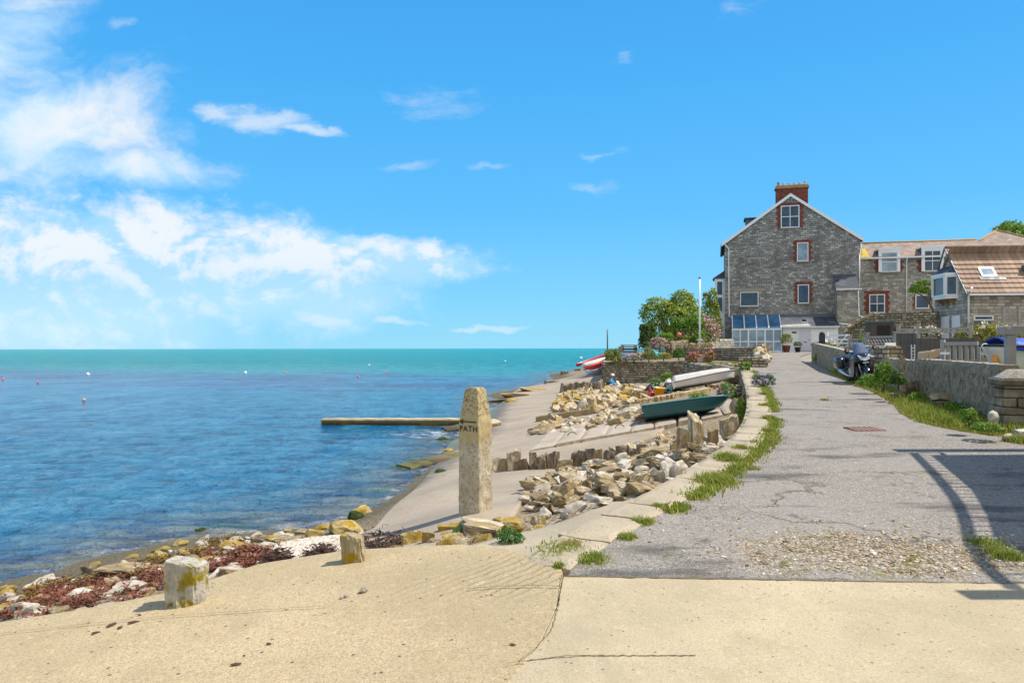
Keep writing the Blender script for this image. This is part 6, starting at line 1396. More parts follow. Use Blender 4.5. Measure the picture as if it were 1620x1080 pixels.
for i,(px,py,w,n,h,m,l) in enumerate([(1132,762,66,700,.10,L_GRASS,'bright grass tuft on the kerb, widest of the row'),(1150,728,40,420,.12,L_GRASS,'green tuft at the bend of the kerb by the lane wall foot'),(1172,712,26,260,.09,L_DRYG,'yellowish tuft just above the bend of the kerb'),(1214,684,22,260,.09,L_DRYG,'yellow tuft at the lane edge right of the wall corner'),(1216,664,20,240,.10,L_DRYG,'yellow green tuft on the coping above the wall corner'),(1210,644,20,220,.10,L_GRASS,'green tuft on the coping behind the slabs'),(1208,626,18,200,.12,L_DRYG,'small tuft on the coping below the lilac flowers'),
   (1108,764,22,160,.05,L_DRYG,'dry strip of grass left of the widest kerb tuft'),(1042,802,22,180,.045,L_GRASS,'small green tuft between kerb stones halfway down'),(1016,826,38,340,.05,L_GRASS,'green tuft at the joint of the lower kerb stones'),(992,850,34,260,.04,L_GRASS,'mossy tuft at the lane edge above the last kerb stones'),(935,884,60,420,.04,L_GRASS,'mossy grass among the last kerb stones'),(888,872,90,600,.04,L_GRASS,'long low grass patch beside the thistle'),(905,862,50,260,.035,L_DRYG,'dry grass rim above the long patch'),
   (884,896,20,160,.035,L_GRASS,'grass in the joint at the corner of the ridged slipway'),(1588,880,50,420,.06,L_GRASS,'sunlit grass growing through the lane at the right edge'),(1560,862,60,260,.045,L_GRASS,'thin grass on the gravel under the railing shadow'),(1610,700,36,400,.12,L_GRASS,'grass tuft at the right edge above the big shadow'),(1304,634,16,90,.06,L_DRYG,'little tuft in the middle of the lane'),(1190,742,30,120,.03,L_DRYG,'thin dry grass on the lane by the kerb bend')]):
    tuft(px,py,w,n,h,m,l,seed=i*7+1)
# seaweed and shingle
M_WEED=leaf_mat('red brown seaweed',(.035,.016,.008),(.15,.046,.022),(.32,.125,.08),.1); M_WEED2=leaf_mat('olive brown seaweed',(.05,.03,.01),(.13,.07,.015),(.24,.15,.03),.1); M_WEEDK=leaf_mat('black seaweed',(.012,.010,.010),(.05,.025,.02),(.12,.05,.03),.1)
def seaweed(name,label,polys,n,mat,seed,zl=.05,L=.16):
    rg=np.random.default_rng(seed); V=[];Q=[]; 
    for poly in polys:
        pl=plan(poly); xs=[a for a,b in pl]; ys=[b for a,b in pl]; k=0; tries=0
        while k<n//len(polys) and tries<n*20:
            tries+=1
            x,y=rg.uniform(min(xs),max(xs)),rg.uniform(min(ys),max(ys))
            if not inpoly(x,y,pl) or noise.noise(Vector((x*2.2,y*2.2,seed)))<-.03: continue
            z=T(x,y)+.035+max(0,rg.normal())*zl; a=rg.uniform(0,6.28); w=rg.uniform(.004,.012); p=np.array([x,y,z]); b=len(V); sg=5
            for i in range(sg):
                a+=rg.normal()*.75; dv=np.array([math.cos(a),math.sin(a),rg.normal()*.35])*L*rg.uniform(.7,1.3)/sg; s=np.array([-math.sin(a),math.cos(a),rg.normal()*.8])*w*(1-.12*i)
                V.append(p-s); V.append(p+s); p=p+dv; p[2]=max(p[2],z-.03)
            for i in range(sg-1): Q.append((b+2*i,b+2*i+1,b+2*i+3,b+2*i+2))
            k+=1
    o=obj(name,mesh_np(name,V,Q,mat)); tag(o,label,'seaweed',kind='stuff')
seaweed('seaweed','red seaweed strewn over the beach stones',[[(0,985),(0,950),(90,925),(200,905),(262,905),(262,945),(150,962),(60,985)],[(325,905),(330,880),(400,872),(440,880),(400,900)]],5200,M_WEED,1,.03,.13)
seaweed('olive_seaweed','brown olive seaweed along the waterline',[[(10,945),(60,928),(190,898),(290,880),(300,892),(160,925),(40,950)],[(300,878),(320,862),(370,850),(385,862),(345,885)]],2600,M_WEED2,2,.03,.13)
seaweed('black_seaweed','dark tangled seaweed on the shingle behind the yellow standing stone',[[(560,862),(600,850),(636,850),(642,868),(600,884),(566,880)],[(484,892),(500,876),(520,876),(526,888),(500,896)],[(400,905),(420,893),(450,888),(455,895),(425,905)]],2600,M_WEEDK,3,.05,.14)
def shingle():
    pl=plan([(395,912),(408,888),(440,862),(500,852),(560,846),(610,838),(655,838),(640,862),(590,884),(540,888),(480,896)]); rg=np.random.default_rng(5)
    bm=bmesh.new(); bmesh.ops.create_icosphere(bm,subdivisions=1,radius=1); bv=np.array([v.co[:] for v in bm.verts]); bf=np.array([[v.index for v in f.verts] for f in bm.faces]); bm.free()
    xs=[a for a,b in pl]; ys=[b for a,b in pl]; P=[]
    while len(P)<9000:
        x,y=rg.uniform(min(xs),max(xs)),rg.uniform(min(ys),max(ys))
        if inpoly(x,y,pl): P.append((x,y))
    P=np.array(P); z=Tn(P[:,0],P[:,1])+.03; n=len(P); s=rg.uniform(.006,.019,n)
    D=rg.uniform(.7,1.3,(n,len(bv),1)); sc=np.stack([s*rg.uniform(.8,1.5,n),s*rg.uniform(.8,1.5,n),s*rg.uniform(.5,.9,n)],1)
    V=(bv[None]*D)*sc[:,None]+np.column_stack([P,z])[:,None]; Q=(bf[None]+(np.arange(n)*len(bv))[:,None,None]).reshape(-1,3)
    m,nt,b=new_mat('pale shingle'); r=node(nt,'NewGeometry').outputs['Random Per Island']; setin(nt,b,Base_Color=ramp(nt,r,[(0,(.34,.27,.20)),(.3,(.50,.43,.34)),(.8,(.64,.58,.50)),(1,(.40,.36,.32))]),Roughness=.85)
    o=obj('shingle',mesh_np('shingle',V.reshape(-1,3),Q,m)); tag(o,'pale fine shingle between the weed and the slipway','shingle',kind='stuff')
    # loose gravel at the broken end of the lane
    P=[]
    while len(P)<900:
        x=3.0+rg.normal()*.85; y=5.8+rg.normal()*.42
        if y>5.28 and x>.6: P.append((x,y))
    P=np.array(P); n=len(P); z=np.array([U(a,b) for a,b in P])+.003; s=rg.uniform(.005,.013,n)*rg.choice([1,1.6],n,p=[.85,.15]); D=rg.uniform(.7,1.3,(n,len(bv),1)); sc=np.stack([s*rg.uniform(.8,1.5,n),s*rg.uniform(.8,1.5,n),s*.6],1)
    V=(bv[None]*D)*sc[:,None]+np.column_stack([P,z])[:,None]; Q=(bf[None]+(np.arange(n)*len(bv))[:,None,None]).reshape(-1,3)
    m,nt,b=new_mat('loose gravel'); r=node(nt,'NewGeometry').outputs['Random Per Island']; setin(nt,b,Base_Color=ramp(nt,r,[(0,(.10,.07,.04)),(.35,(.34,.24,.12)),(.75,(.44,.36,.24)),(1,(.66,.62,.55))]),Roughness=.85)
    tag(obj('gravel',mesh_np('gravel',V.reshape(-1,3),Q,m)),'loose gravel at the broken end of the lane','gravel',kind='stuff')
shingle()
def litter():
    random.seed(6); m=MB(); pts=[(1372,944,7),(1388,940,5),(1402,950,5),(1425,938,8),(1418,952,9),(1350,941,4),(1395,934,6),(1440,946,4),(1360,934,5),(1327,952,5),(1260,941,4),(1295,973,4),(372,1051,12),(385,1037,4),(425,1018,8),(150,1000,9),(220,972,6),(175,988,16),(210,983,12),(190,992,10),(300,955,6),(890,940,7),(912,984,4),(925,995,4),(1122,1025,5),(1490,915,6),(810,1020,8)]
    for px,py,w in pts:
        p=hit(px,py,U); k=p.y/F*w; b=[]; a=random.uniform(0,6.28); n=6
        b=[(p.x+math.cos(a+i*6.28/n)*k*.75*random.uniform(.3,1.3),p.y+math.sin(a+i*6.28/n)*k*.5*random.uniform(.6,1.6),p.z+.006) for i in range(n)]
        t=(p.x,p.y,p.z+.010+k*.10); m.add(b+[t],[(i,(i+1)%n,n) for i in range(n)]+[tuple(range(n-1,-1,-1))])
    tag(m.build('dry_debris',plain('dried weed scraps',(.085,.035,.02),.9,var=.4)),'dark scraps of dried weed and dirt on the concrete','debris',kind='stuff')
litter()
# joints of the concrete
def joint(name,pts,w,seed):
    L=resample([(p.x,p.y) for p in hits(pts,U)],90); m=MB(); Vs=[]
    for i,p in enumerate(L):
        d=(L[min(i+1,89)]-L[max(i-1,0)]).normalized(); s=Vector((-d.y,d.x,0)); o_=noise.noise(Vector((i*.35,seed,0)))*.012; ww=w*(.55+.8*abs(noise.noise(Vector((i*.8,seed,5)))))
        for q in(-1,1): v=p+s*(o_+q*ww); v.z=U(v.x,v.y)+.0165; Vs.append(v)
    m.add(Vs,[(2*i,2*i+1,2*i+3,2*i+2) for i in range(89)]); o=m.build(name,M_JOINT); o['kind']='structure'
def m_joint():
    m,nt,b=new_mat('mossy joint'); co=co_pos(nt); n=noi(nt,co,9,6,.7); setin(nt,b,Base_Color=ramp(nt,n,[(.3,(.05,.04,.025)),(.5,(.13,.085,.04)),(.6,(.18,.13,.05)),(.75,(.10,.12,.015))]),Roughness=.95); return m
M_JOINT=m_joint()
joint('pavement_joint',[(818,1053),(880,1058),(960,1066),(1060,1079),(1100,1085)],.006,1)
joint('pavement_joint',[(888,912),(884,955),(872,1000),(845,1030),(818,1053),(800,1072)],.0035,2)
joint('pavement_joint',[(738,934),(790,930),(850,929),(884,931)],.006,3)
joint('pavement_joint',[(0,1003),(120,990),(250,977),(360,970),(520,960)],.004,4)
joint('lane_edge_moss',[(890,914),(1060,917.5),(1250,921),(1450,924.5),(1640,927.5)],.011,6)
def kerb_moss():
    rg=np.random.default_rng(19); A=kerb_smooth(160); P=[]; Q=[]
    for i in range(15000):
        f=rg.uniform(0,1)**1.6*158; k=int(f); p=A[k].lerp(A[k+1],f-k)
        if p.y>31 or p.y<5.6: continue
        d=(A[k+1]-A[k]).normalized(); n=Vector((-d.y,d.x,0)); m=noise.noise(Vector((p.x*.9,p.y*.55,3)))+.35*noise.noise(Vector((p.x*4,p.y*3,8)))
        if m<-.22: continue
        q=p-n*(rg.normal()*.07*(1+m)+.05); (P if rg.uniform()<.55 else Q).append((q.x,q.y,U(q.x,q.y)))
    tag(obj('kerb_grass',grass_mesh(P,.055,.009,L_GRASS,31)),'low grass growing all along the joint of kerb and lane','grass',kind='stuff')
    tag(obj('kerb_dry_grass',grass_mesh(Q,.045,.010,L_DRYG,32)),'yellowed grass growing all along the joint of kerb and lane','grass',kind='stuff')
kerb_moss()
for i,(px,pb,w,h,D,m,l) in enumerate([(1454,640,30,22,16.6,L_BRIGHT,'bright green weeds at the wall foot between the dark block and the stacked stones'),(1512,654,34,20,14.3,L_BRIGHT,'broad bright weeds at the wall foot right of the stacked stones'),(1345,602,26,14,24.6,L_OLIVE,'olive weeds at the wall foot left of the motorcycle'),(1328,592,22,10,28,L_BRIGHT,'low green weeds at the wall foot farther up the lane')]):
    shrub('wall_plant',l,'plant',px,pb,w,h,D,m,900,.05,60+i,lobes=5,stem=False,jag=.01)
# ---------------------------------------------------------------- boats
def gel(name,c,rough=.35): 
    m=plain(name,c,rough,var=.13,scale=2.4); m.node_tree.nodes['Principled BSDF'].inputs['Coat Weight'].default_value=.3; return m
M_GELW=gel('white gelcoat',(.72,.71,.69),.3); M_TEAL=gel('dark teal paint',(.008,.085,.095),.4); M_TEALL=gel('teal gunwale',(.015,.16,.17),.4); M_REDB=gel('red gelcoat',(.42,.02,.025)); M_ORB=gel('orange plastic',(.75,.22,.01)); M_BUFF=plain('varnished rubbing strake',(.40,.27,.14),.5)
M_IN=gel('pale boat inside',(.62,.60,.55),.5); M_BLUE=plain('royal blue tarpaulin',(.012,.075,.50),.5,var=.2,scale=3,bmp=.01); M_BLACK=plain('black rubber',(.015,.015,.017),.6)
def hull_sections(L,B,H,rake=.35,transom=.8,n=26,rocker=.10,sheer=.14,m=9,flat=.55,lift=.1):
    """x from stern 0 to bow L; returns rows of points from port gunwale under the keel to starboard"""
    S=[]
    for i in range(n+1):
        t=i/n; x=t*L; bw=B/2*(transom+(1-transom)*math.sin(min(1,t/.45)*math.pi/2)) if t<.45 else B/2*math.sqrt(max(0,1-((t-.45)/.55)**2.3))
        bw=max(bw,.012); zk=rocker*(max(0,t-.5)/.5)**2.2*H*3.2+.02*(1-t); zg=H+sheer*H*(t-.4)**2*3+(lift*H*t); zk=min(zk,zg*.93); row=[]
        for j in range(2*m+1):
            s=(j-m)/m; a=abs(s); 
            yy=bw*(math.sin(min(1,a/flat)*math.pi/2)**.9*.80 if a<flat else .80+.20*((a-flat)/(1-flat))); zz=zk+(zg-zk)*(0.13*(a/flat)**2 if a<flat else .13+.87*((a-flat)/(1-flat))**1.05)
            xx=x-rake*H*(1-(zz/zg if zg else 0))*max(0,(t-.7)/.3)**1.6
            row.append((xx,yy*(1 if s>0 else -1),zz))
        S.append(row)
    return S
def boat(name,label,cat,pos,rot,L,B,H,mat,inmat,gun,**kw):
    o=thing(name,label,cat,pos); o.rotation_euler=rot; S=hull_sections(L,B,H,**kw); n=len(S); m=len(S[0])
    h=MB(); h.add([p for r in S for p in r],[(i*m+j,i*m+j+1,(i+1)*m+j+1,(i+1)*m+j) for i in range(n-1) for j in range(m-1)],0,True)
    h.add(S[0],[tuple(range(m))]); ho=h.build('hull',mat,o); so_=ho.modifiers.new('skin','SOLIDIFY'); so_.thickness=.03; so_.offset=-1
    g=MB(); pts=[Vector(r[0])+Vector((0,-.012,.004)) for r in S]+[Vector(r[-1])+Vector((0,.012,.004)) for r in S[::-1]]; g.tube(pts,.026,8); g.tube([Vector(S[0][0])+Vector((0,0,.004)),Vector(S[0][-1])+Vector((0,0,.004))],.026,8); g.build('gunwale',gun,o)
    for f,w in((.3,.22),(.62,.18)):
        r=S[int(n*f)]; y=abs(r[0][1])*.90; z=H*.68; b=MB(); b.box(L*f-w/2,L*f+w/2,-y,y,z,z+.03); b.build('thwart',inmat,o)
    return o,S
def place(pxs,pys,pxb,pyb,fn=T):
    a=hit(pxs,pys,fn); return a
# green dinghy on the slabs: stern left, bow right
def m_vec(a,b): d=b-a; return math.atan2(d.y,d.x), math.atan2(d.z,math.hypot(d.x,d.y)), d.length
a=at(1027,668,20.6); a.z=T(a.x,a.y)+.16; b=at(1118,655,21.2); b.z=T(b.x,b.y)+.22
rz,pt=R(-9),.19
def erot(rz,pitch,roll): return (Matrix.Rotation(rz,3,'Z')@Matrix.Rotation(-pitch,3,'Y')@Matrix.Rotation(roll,3,'X')).to_euler()
go,S=boat('dinghy','dark green teal rowing dinghy lying on the concrete slabs, bow towards the lane','boat',a+Vector((-.12,.1,-.10)),erot(rz,pt-.04,R(-13)),2.42,1.1,.36,M_TEAL,M_IN,M_TEALL,rake=1.0,transom=.95,rocker=.13,sheer=.02,lift=0)
m=MB(); m.tube([(.02,-.42,.50),(.02,-.42,.57)],.015,6); m.build('rowlock',M_LEAD,go); m=MB(); m.tube([(.95,-.56,.51),(.95,-.56,.58)],.015,6); m.build('rowlock',M_LEAD,go)
m=MB(); m.tube([(2.43+.06*math.cos(t),0,.60+.06*math.sin(t)) for t in np.linspace(0,2*math.pi,13)[:-1]],.013,6,closed=True); m.build('bow_ring',M_TEALL,go)
# upright white dinghy and the upturned one leaning on it
a=hit(1054,621); Lw=(1160-1050)/F*a.y; wd=a.y; a.z+=.05; rz,pt=R(-8),.15
wo,S=boat('dinghy','white dinghy lying on its keel beneath an upturned white one','boat',a,erot(rz,pt+.03,R(-12)),Lw,1.2,.25,M_GELW,M_IN,M_BUFF,rake=.5,transom=.85,rocker=.08,sheer=.1,lift=.5)
c=at(1064,610,wd+.7); rz2=R(-8)
uo,S=boat('dinghy','white dinghy turned upside down on top of the other white boat','boat',Vector((c.x,c.y,c.z+.43)),erot(rz2,.17,R(180-10)),Lw*.84,1.1,.37,M_GELW,M_IN,M_BUFF,rake=.25,transom=.9,rocker=.05,sheer=.05)
kk=MB(); kk.box(.1,2.3,-.02,.02,-.03,.04); kk.build('keel',M_BUFF,uo); kk=MB(); kk.tube([(1.95,-.34,.20),(1.95,-.36,.19)],.035,10); kk.build('drain_plug',M_BLACK,uo)
for i,(px,py,w,l) in enumerate([(1057,619,.3,'timber chock under the stern of the white dinghy'),(1122,612,.3,'timber chock under the middle of the white dinghy')]):
    p=at(px,py,wd); m=MB(); m.prism([(-.15,0),(.15,0),(.11,.14),(-.11,.14)],'y',-.3,.3); q=m.build('chock',M_GREYW); q.location=(p.x,p.y,T(p.x,p.y)); tag(q,l,'chock')
# white boat under a blue cover behind the lane wall
a=at(1537,578,15.8); bo,S=boat('covered_boat','white boat under a bright blue cover parked behind the lane wall','boat',(a.x+.05,a.y,yz(0,584,15.8)),(0,0,0),3.3,1.35,.50,M_GELW,M_IN,M_BLACK,rake=.6,transom=.9,rocker=.05,sheer=.12)
bo.rotation_euler=(0,R(2),R(180+4)); bo.location=(a.x+3.58,a.y+.25,yz(0,584,15.8))
cv=MB(); n=len(S); rows=[]
for i in range(6,n-2):
    y=abs(S[i][0][1])+.03; z=S[i][0][2]; x=S[i][0][0]; row=[]
    for j in range(15):
        s=-1+2*j/14; zz=z+.03+.16*(1-abs(s)**1.7)+noise.noise(Vector((i*.7,j*.6,2)))*.022
        if abs(s)>.93: zz=z-.10-.05*noise.noise(Vector((i*1.1,s*5,9))); 
        row.append((x,y*s*1.03,zz))
    rows.append(row)
cv.add([p for r in rows for p in r],[(i*15+j,i*15+j+1,(i+1)*15+j+1,(i+1)*15+j) for i in range(len(rows)-1) for j in range(14)],0,True); c_=cv.build('cover',M_BLUE,bo); q=c_.modifiers.new('t','SOLIDIFY'); q.thickness=.012
st=MB(); st.tube([Vector(S[i][2])+Vector((0,-.012,0)) for i in range(n-1)],.022,6); st.build('rubbing_strip',M_BLACK,bo)
bf=MB(); x=S[n-3][0][0]; bf.lathe([(.01,-.17),(.055,-.14),(.06,.14),(.01,.17)],(3.12,.12,.26),12); fo_=bf.build('fender',plain('orange fender',(.75,.33,.03),.4),bo)
rr=MB(); rr.tube([(3.30+.075*math.cos(t),0.05,.60+.05*math.sin(t)) for t in np.linspace(0,2*math.pi,15)[:-1]],.014,6,closed=True); rr.build('rope_coil',plain('white rope',(.72,.70,.65),.9),bo)
# kayaks and small boats on the far slip
def kayak(label,px,py,D,L,B,H,mat,rz,pitch,roll,dz,kind='kayak'):
    p=at(px,py,D); o,S=boat(kind,label,'kayak' if kind=='kayak' else 'boat',Vector((p.x,p.y,p.z+dz)),erot(rz,pitch,roll),L,B,H,mat,mat,M_BUFF if kind!='kayak' else mat,rake=.6,transom=.35,rocker=.12,sheer=.3,n=18,m=6); return o
kayak('red kayak, nearest the camera in the row on the far slip',930,592,57.5,2.9,.75,.50,M_REDB,R(28),R(16),R(-6),0)
kayak('orange kayak between the red kayak and the white boat on the far slip',926,588,58.6,2.7,.7,.38,M_ORB,R(28),R(13),R(-10),.02)
kayak('white boat with a red rim upturned on the far slip',921,585,59.8,3.2,1.0,.5,M_GELW,R(28),R(13),R(170),.55,'small_boat')
kayak('long thin red kayak resting behind the white boat on the far slip',913,580.5,61.5,3.6,.6,.22,M_REDB,R(28),R(15),R(0),.0)
kayak('pale blue kayak tip under the red kayak on the far slip',927.5,592,57.0,1.5,.55,.25,gel('pale blue',(.35,.55,.68)),R(28),R(8),R(0),-.02)
# gear by the white boats
def bucket(label,px,py,D,c,tilt,s=1.0):
    p=hit(px,py); z=p.z+.03; o=thing('bucket',label,'bucket',(p.x,p.y,z)); o.rotation_euler=tilt; m=MB(); m.lathe([(.12*s,0),(.135*s,.01),(.17*s,.30*s),(.18*s,.30*s),(.18*s,.32*s),(.165*s,.32*s),(.125*s,.03)],(0,0,0),18); m.build('body',plain('plastic '+label[:12],c,.4),o)
    h=MB(); h.tube([(.175*s*math.cos(t),-.03-.12*s*math.sin(t),.30*s-.05*math.sin(t)) for t in np.linspace(0,math.pi,11)],.008,6); h.build('handle',M_BLACK,o)
bucket('orange yellow bucket standing on the stones by the white boats',1042,630,31.5,(.80,.36,.01),(R(6),R(4),0),1.25)
bucket('crimson bucket lying on its side behind the yellow bucket',1032,628,32.0,(.60,.05,.10),(R(-70),R(10),.4),1.3)
def buoy(px,py,r,mat,label,D,z=None):
    p=at(px,py,D); z=p.z if z is None else z; o=thing('buoy',label,'buoy',(p.x,p.y,z)); m=MB(); m.lathe([(.02*r,-r*.98)]+[(r*math.cos(t),r*math.sin(t)) for t in np.linspace(-1.35,1.35,11)]+[(.02*r,r*.98)],(0,0,0),16); m.build('float',mat,o); m=MB(); m.tube([(r*.22*math.cos(t),0,r*1.05+r*.22*math.sin(t)) for t in np.linspace(0,2*math.pi,11)[:-1]],r*.07,5,closed=True); m.build('eye',mat,o)
buoy(1058,606,.17,M_GELW,'round white mooring buoy lying at the stern of the upturned boat',wd+.4)
M_BUOYR=gel('faded red buoy',(.65,.12,.10)); M_BUOYO=gel('orange buoy',(.80,.30,.12))
for px,py,mat,l,r in [(388,588,M_GELW,'white buoy floating off the end of the groyne, right of two bigger ones',.28),(139,590,M_GELW,'white buoy floating at the left, the bigger of the left pair',.30),(133,631,M_BUOYO,'pale orange buoy nearest the camera on the left of the sea',.13),(60,603,M_BUOYR,'tiny red buoy farther left on the sea',.14),(5,598,M_BUOYR,'red buoy at the left edge of the picture',.2),(584,576,M_GELW,'small white buoy far out beyond the groyne',.25),(566,594,M_BUOYR,'red orange buoy above the middle of the groyne',.16),(611,588,M_BUOYR,'red buoy above the groyne, farther right than the orange one',.18),(452,587,M_BUOYO,'faint orange buoy right of the white buoy',.18),(799,570,M_GELW,'white buoy far out above the post top',.3),(919,565.5,M_GELW,'white float far out above the kayaks',.6)]:
    D=E*F/(py+1.5-HY); buoy(px,py,r*.78,mat,l,D,.05)
random.seed(8)
def gear():
    p=at(1043,613,31); z=T(p.x,p.y); o=thing('rope_heap','dark heap of tangled ropes and netting behind the buckets','ropes',(p.x,p.y,z)); r=random.Random(5)
    for mat,n,nm in((M_BLACK,26,'dark_rope'),(gel('turquoise rope',(.02,.32,.33),.8),6,'turquoise_rope'),(plain('pale rope',(.5,.52,.5),.9),5,'pale_rope')):
        m=MB()
        for i in range(n):
            c=Vector((r.uniform(-.42,.42),r.uniform(-.25,.25),r.uniform(.1,.5))); a=r.uniform(.1,.24); ph=r.uniform(0,6); ax=Vector((r.gauss(0,1),r.gauss(0,1),r.gauss(0,1))).normalized(); u=ax.orthogonal().normalized(); v=ax.cross(u)
            m.tube([c+(u*math.cos(t)+v*math.sin(t))*a*(1+.2*math.sin(3*t+ph)) for t in np.linspace(0,6.28,13)[:-1]],.02,5,closed=True)
        q=m.build(nm,mat,o); q['kind']='stuff'
    p=at(1178,645,20.6); z=T(p.x,p.y)+.12; m=MB(); rows=[]
    for i in range(17):
        for j in range(13):
            u,v=-1+i/8,-1+j/6; rows.append((u*.30,v*.22,max(0,.36*(1-abs(u)**1.6)*(1-abs(v)**1.8))+noise.noise(Vector((u*3,v*3,1)))*.07))
    m.add(rows,[(i*13+j,i*13+j+1,(i+1)*13+j+1,(i+1)*13+j) for i in range(16) for j in range(12)],0,True); q=m.build('sack',plain('rust brown sacking',(.12,.045,.03),.9,var=.4)); q.location=(p.x,p.y,z); s=q.modifiers.new('t','SOLIDIFY'); s.thickness=.02; tag(q,'rust brown sacking slumped at the bow of the green boat','sack')
gear()
# stones stepping up beside the lane wall
random.seed(15)
for px,py,w,h,l in [(1188,610,34,14,'flat pale stone high in the steps beside the lane wall'),(1187,624,30,12,'flat dark stone in the steps above the sack'),(1160,607,24,10,'pale stone under the bow of the white dinghy'),(1190,642,32,14,'squared pale block of the steps just above the fern'),(1168,662,30,24,'squared block at the top corner of the concrete slabs'),(1192,596,26,10,'small flat stone at the head of the steps')]:
    p=hit(px,py); k=p.y/F; rock('step_stone',l,'stone',random.choice(V_LB+V_LS),(p.x,p.y,p.z+.1),(w*k,w*k*.7,h*k*1.4),(0,0,random.uniform(-.2,.2)),None,.2)
# ---------------------------------------------------------------- terrace furniture, poles
def pole(name,label,px,pt,pb,D,r0,r1,mat,finial=True):
    p=at(px,pb,D); h=(pb-pt)*D/F; o=thing(name,label,'pole',p); m=MB(); m.tube([(0,0,-.3),(0,0,h*.5),(0,0,h)],[r0,(r0+r1)/2,r1],12); m.build('mast',mat,o)
    if finial: m=MB(); m.lathe([(.01,h),(.09,h+.03),(.10,h+.07),(.02,h+.11)],(0,0,.002),12); m.build('truck',M_LEAD,o); m=MB(); m.tube([(.07,-.01,.9),(.075,-.01,h-.05)],.008,5); m.build('halyard',M_WHITE,o); m=MB(); m.box(.04,.09,-.03,.03,.8,.95); m.build('cleat',M_LEAD,o)
    return o
pole('flagpole','tall white flagpole with a dark cap in front of the bushes',1107,441,549,51,.065,.045,M_WHITE)
pole('mooring_post','thin dark post standing on the corner of the garden terrace',961,521,560,51,.05,.045,M_LEAD,False)
m=MB(); k=52/F; m.box(-.22,.22,-.22,.22,-.2,.62); o=m.build('gate_pier',M_WING); m=MB(); m.add([(-.25,-.25,.622),(.25,-.25,.622),(.25,.25,.622),(-.25,.25,.622),(0,0,.76)],[(0,1,4),(1,2,4),(2,3,4),(3,0,4),(3,2,1,0)]); m.build('cap',M_STONET,o); p=at(1107.5,551,53.5); o.location=p+Vector((0,0,-.05)); tag(o,'small square stone gate pier behind the flagpole foot','pier')
def ornament():
    D=54; p=at(1074,549,D); o=thing('garden_ornament','orange ball on a rusty stake among the garden shrubs','ornament',p); h=(549-534)*D/F; m=MB(); m.tube([(0,0,-.2),(0,0,h)],.04,8); m.build('stake',M_RUST,o); m=MB(); r=.19; m.lathe([(.02,h-.01)]+[(r*math.cos(t),h+r+r*math.sin(t)) for t in np.linspace(-1.4,1.4,11)]+[(.02,h+2*r)],(0,0,0),16); m.build('ball',plain('weathered orange',(.55,.16,.07),.7),o)
ornament()
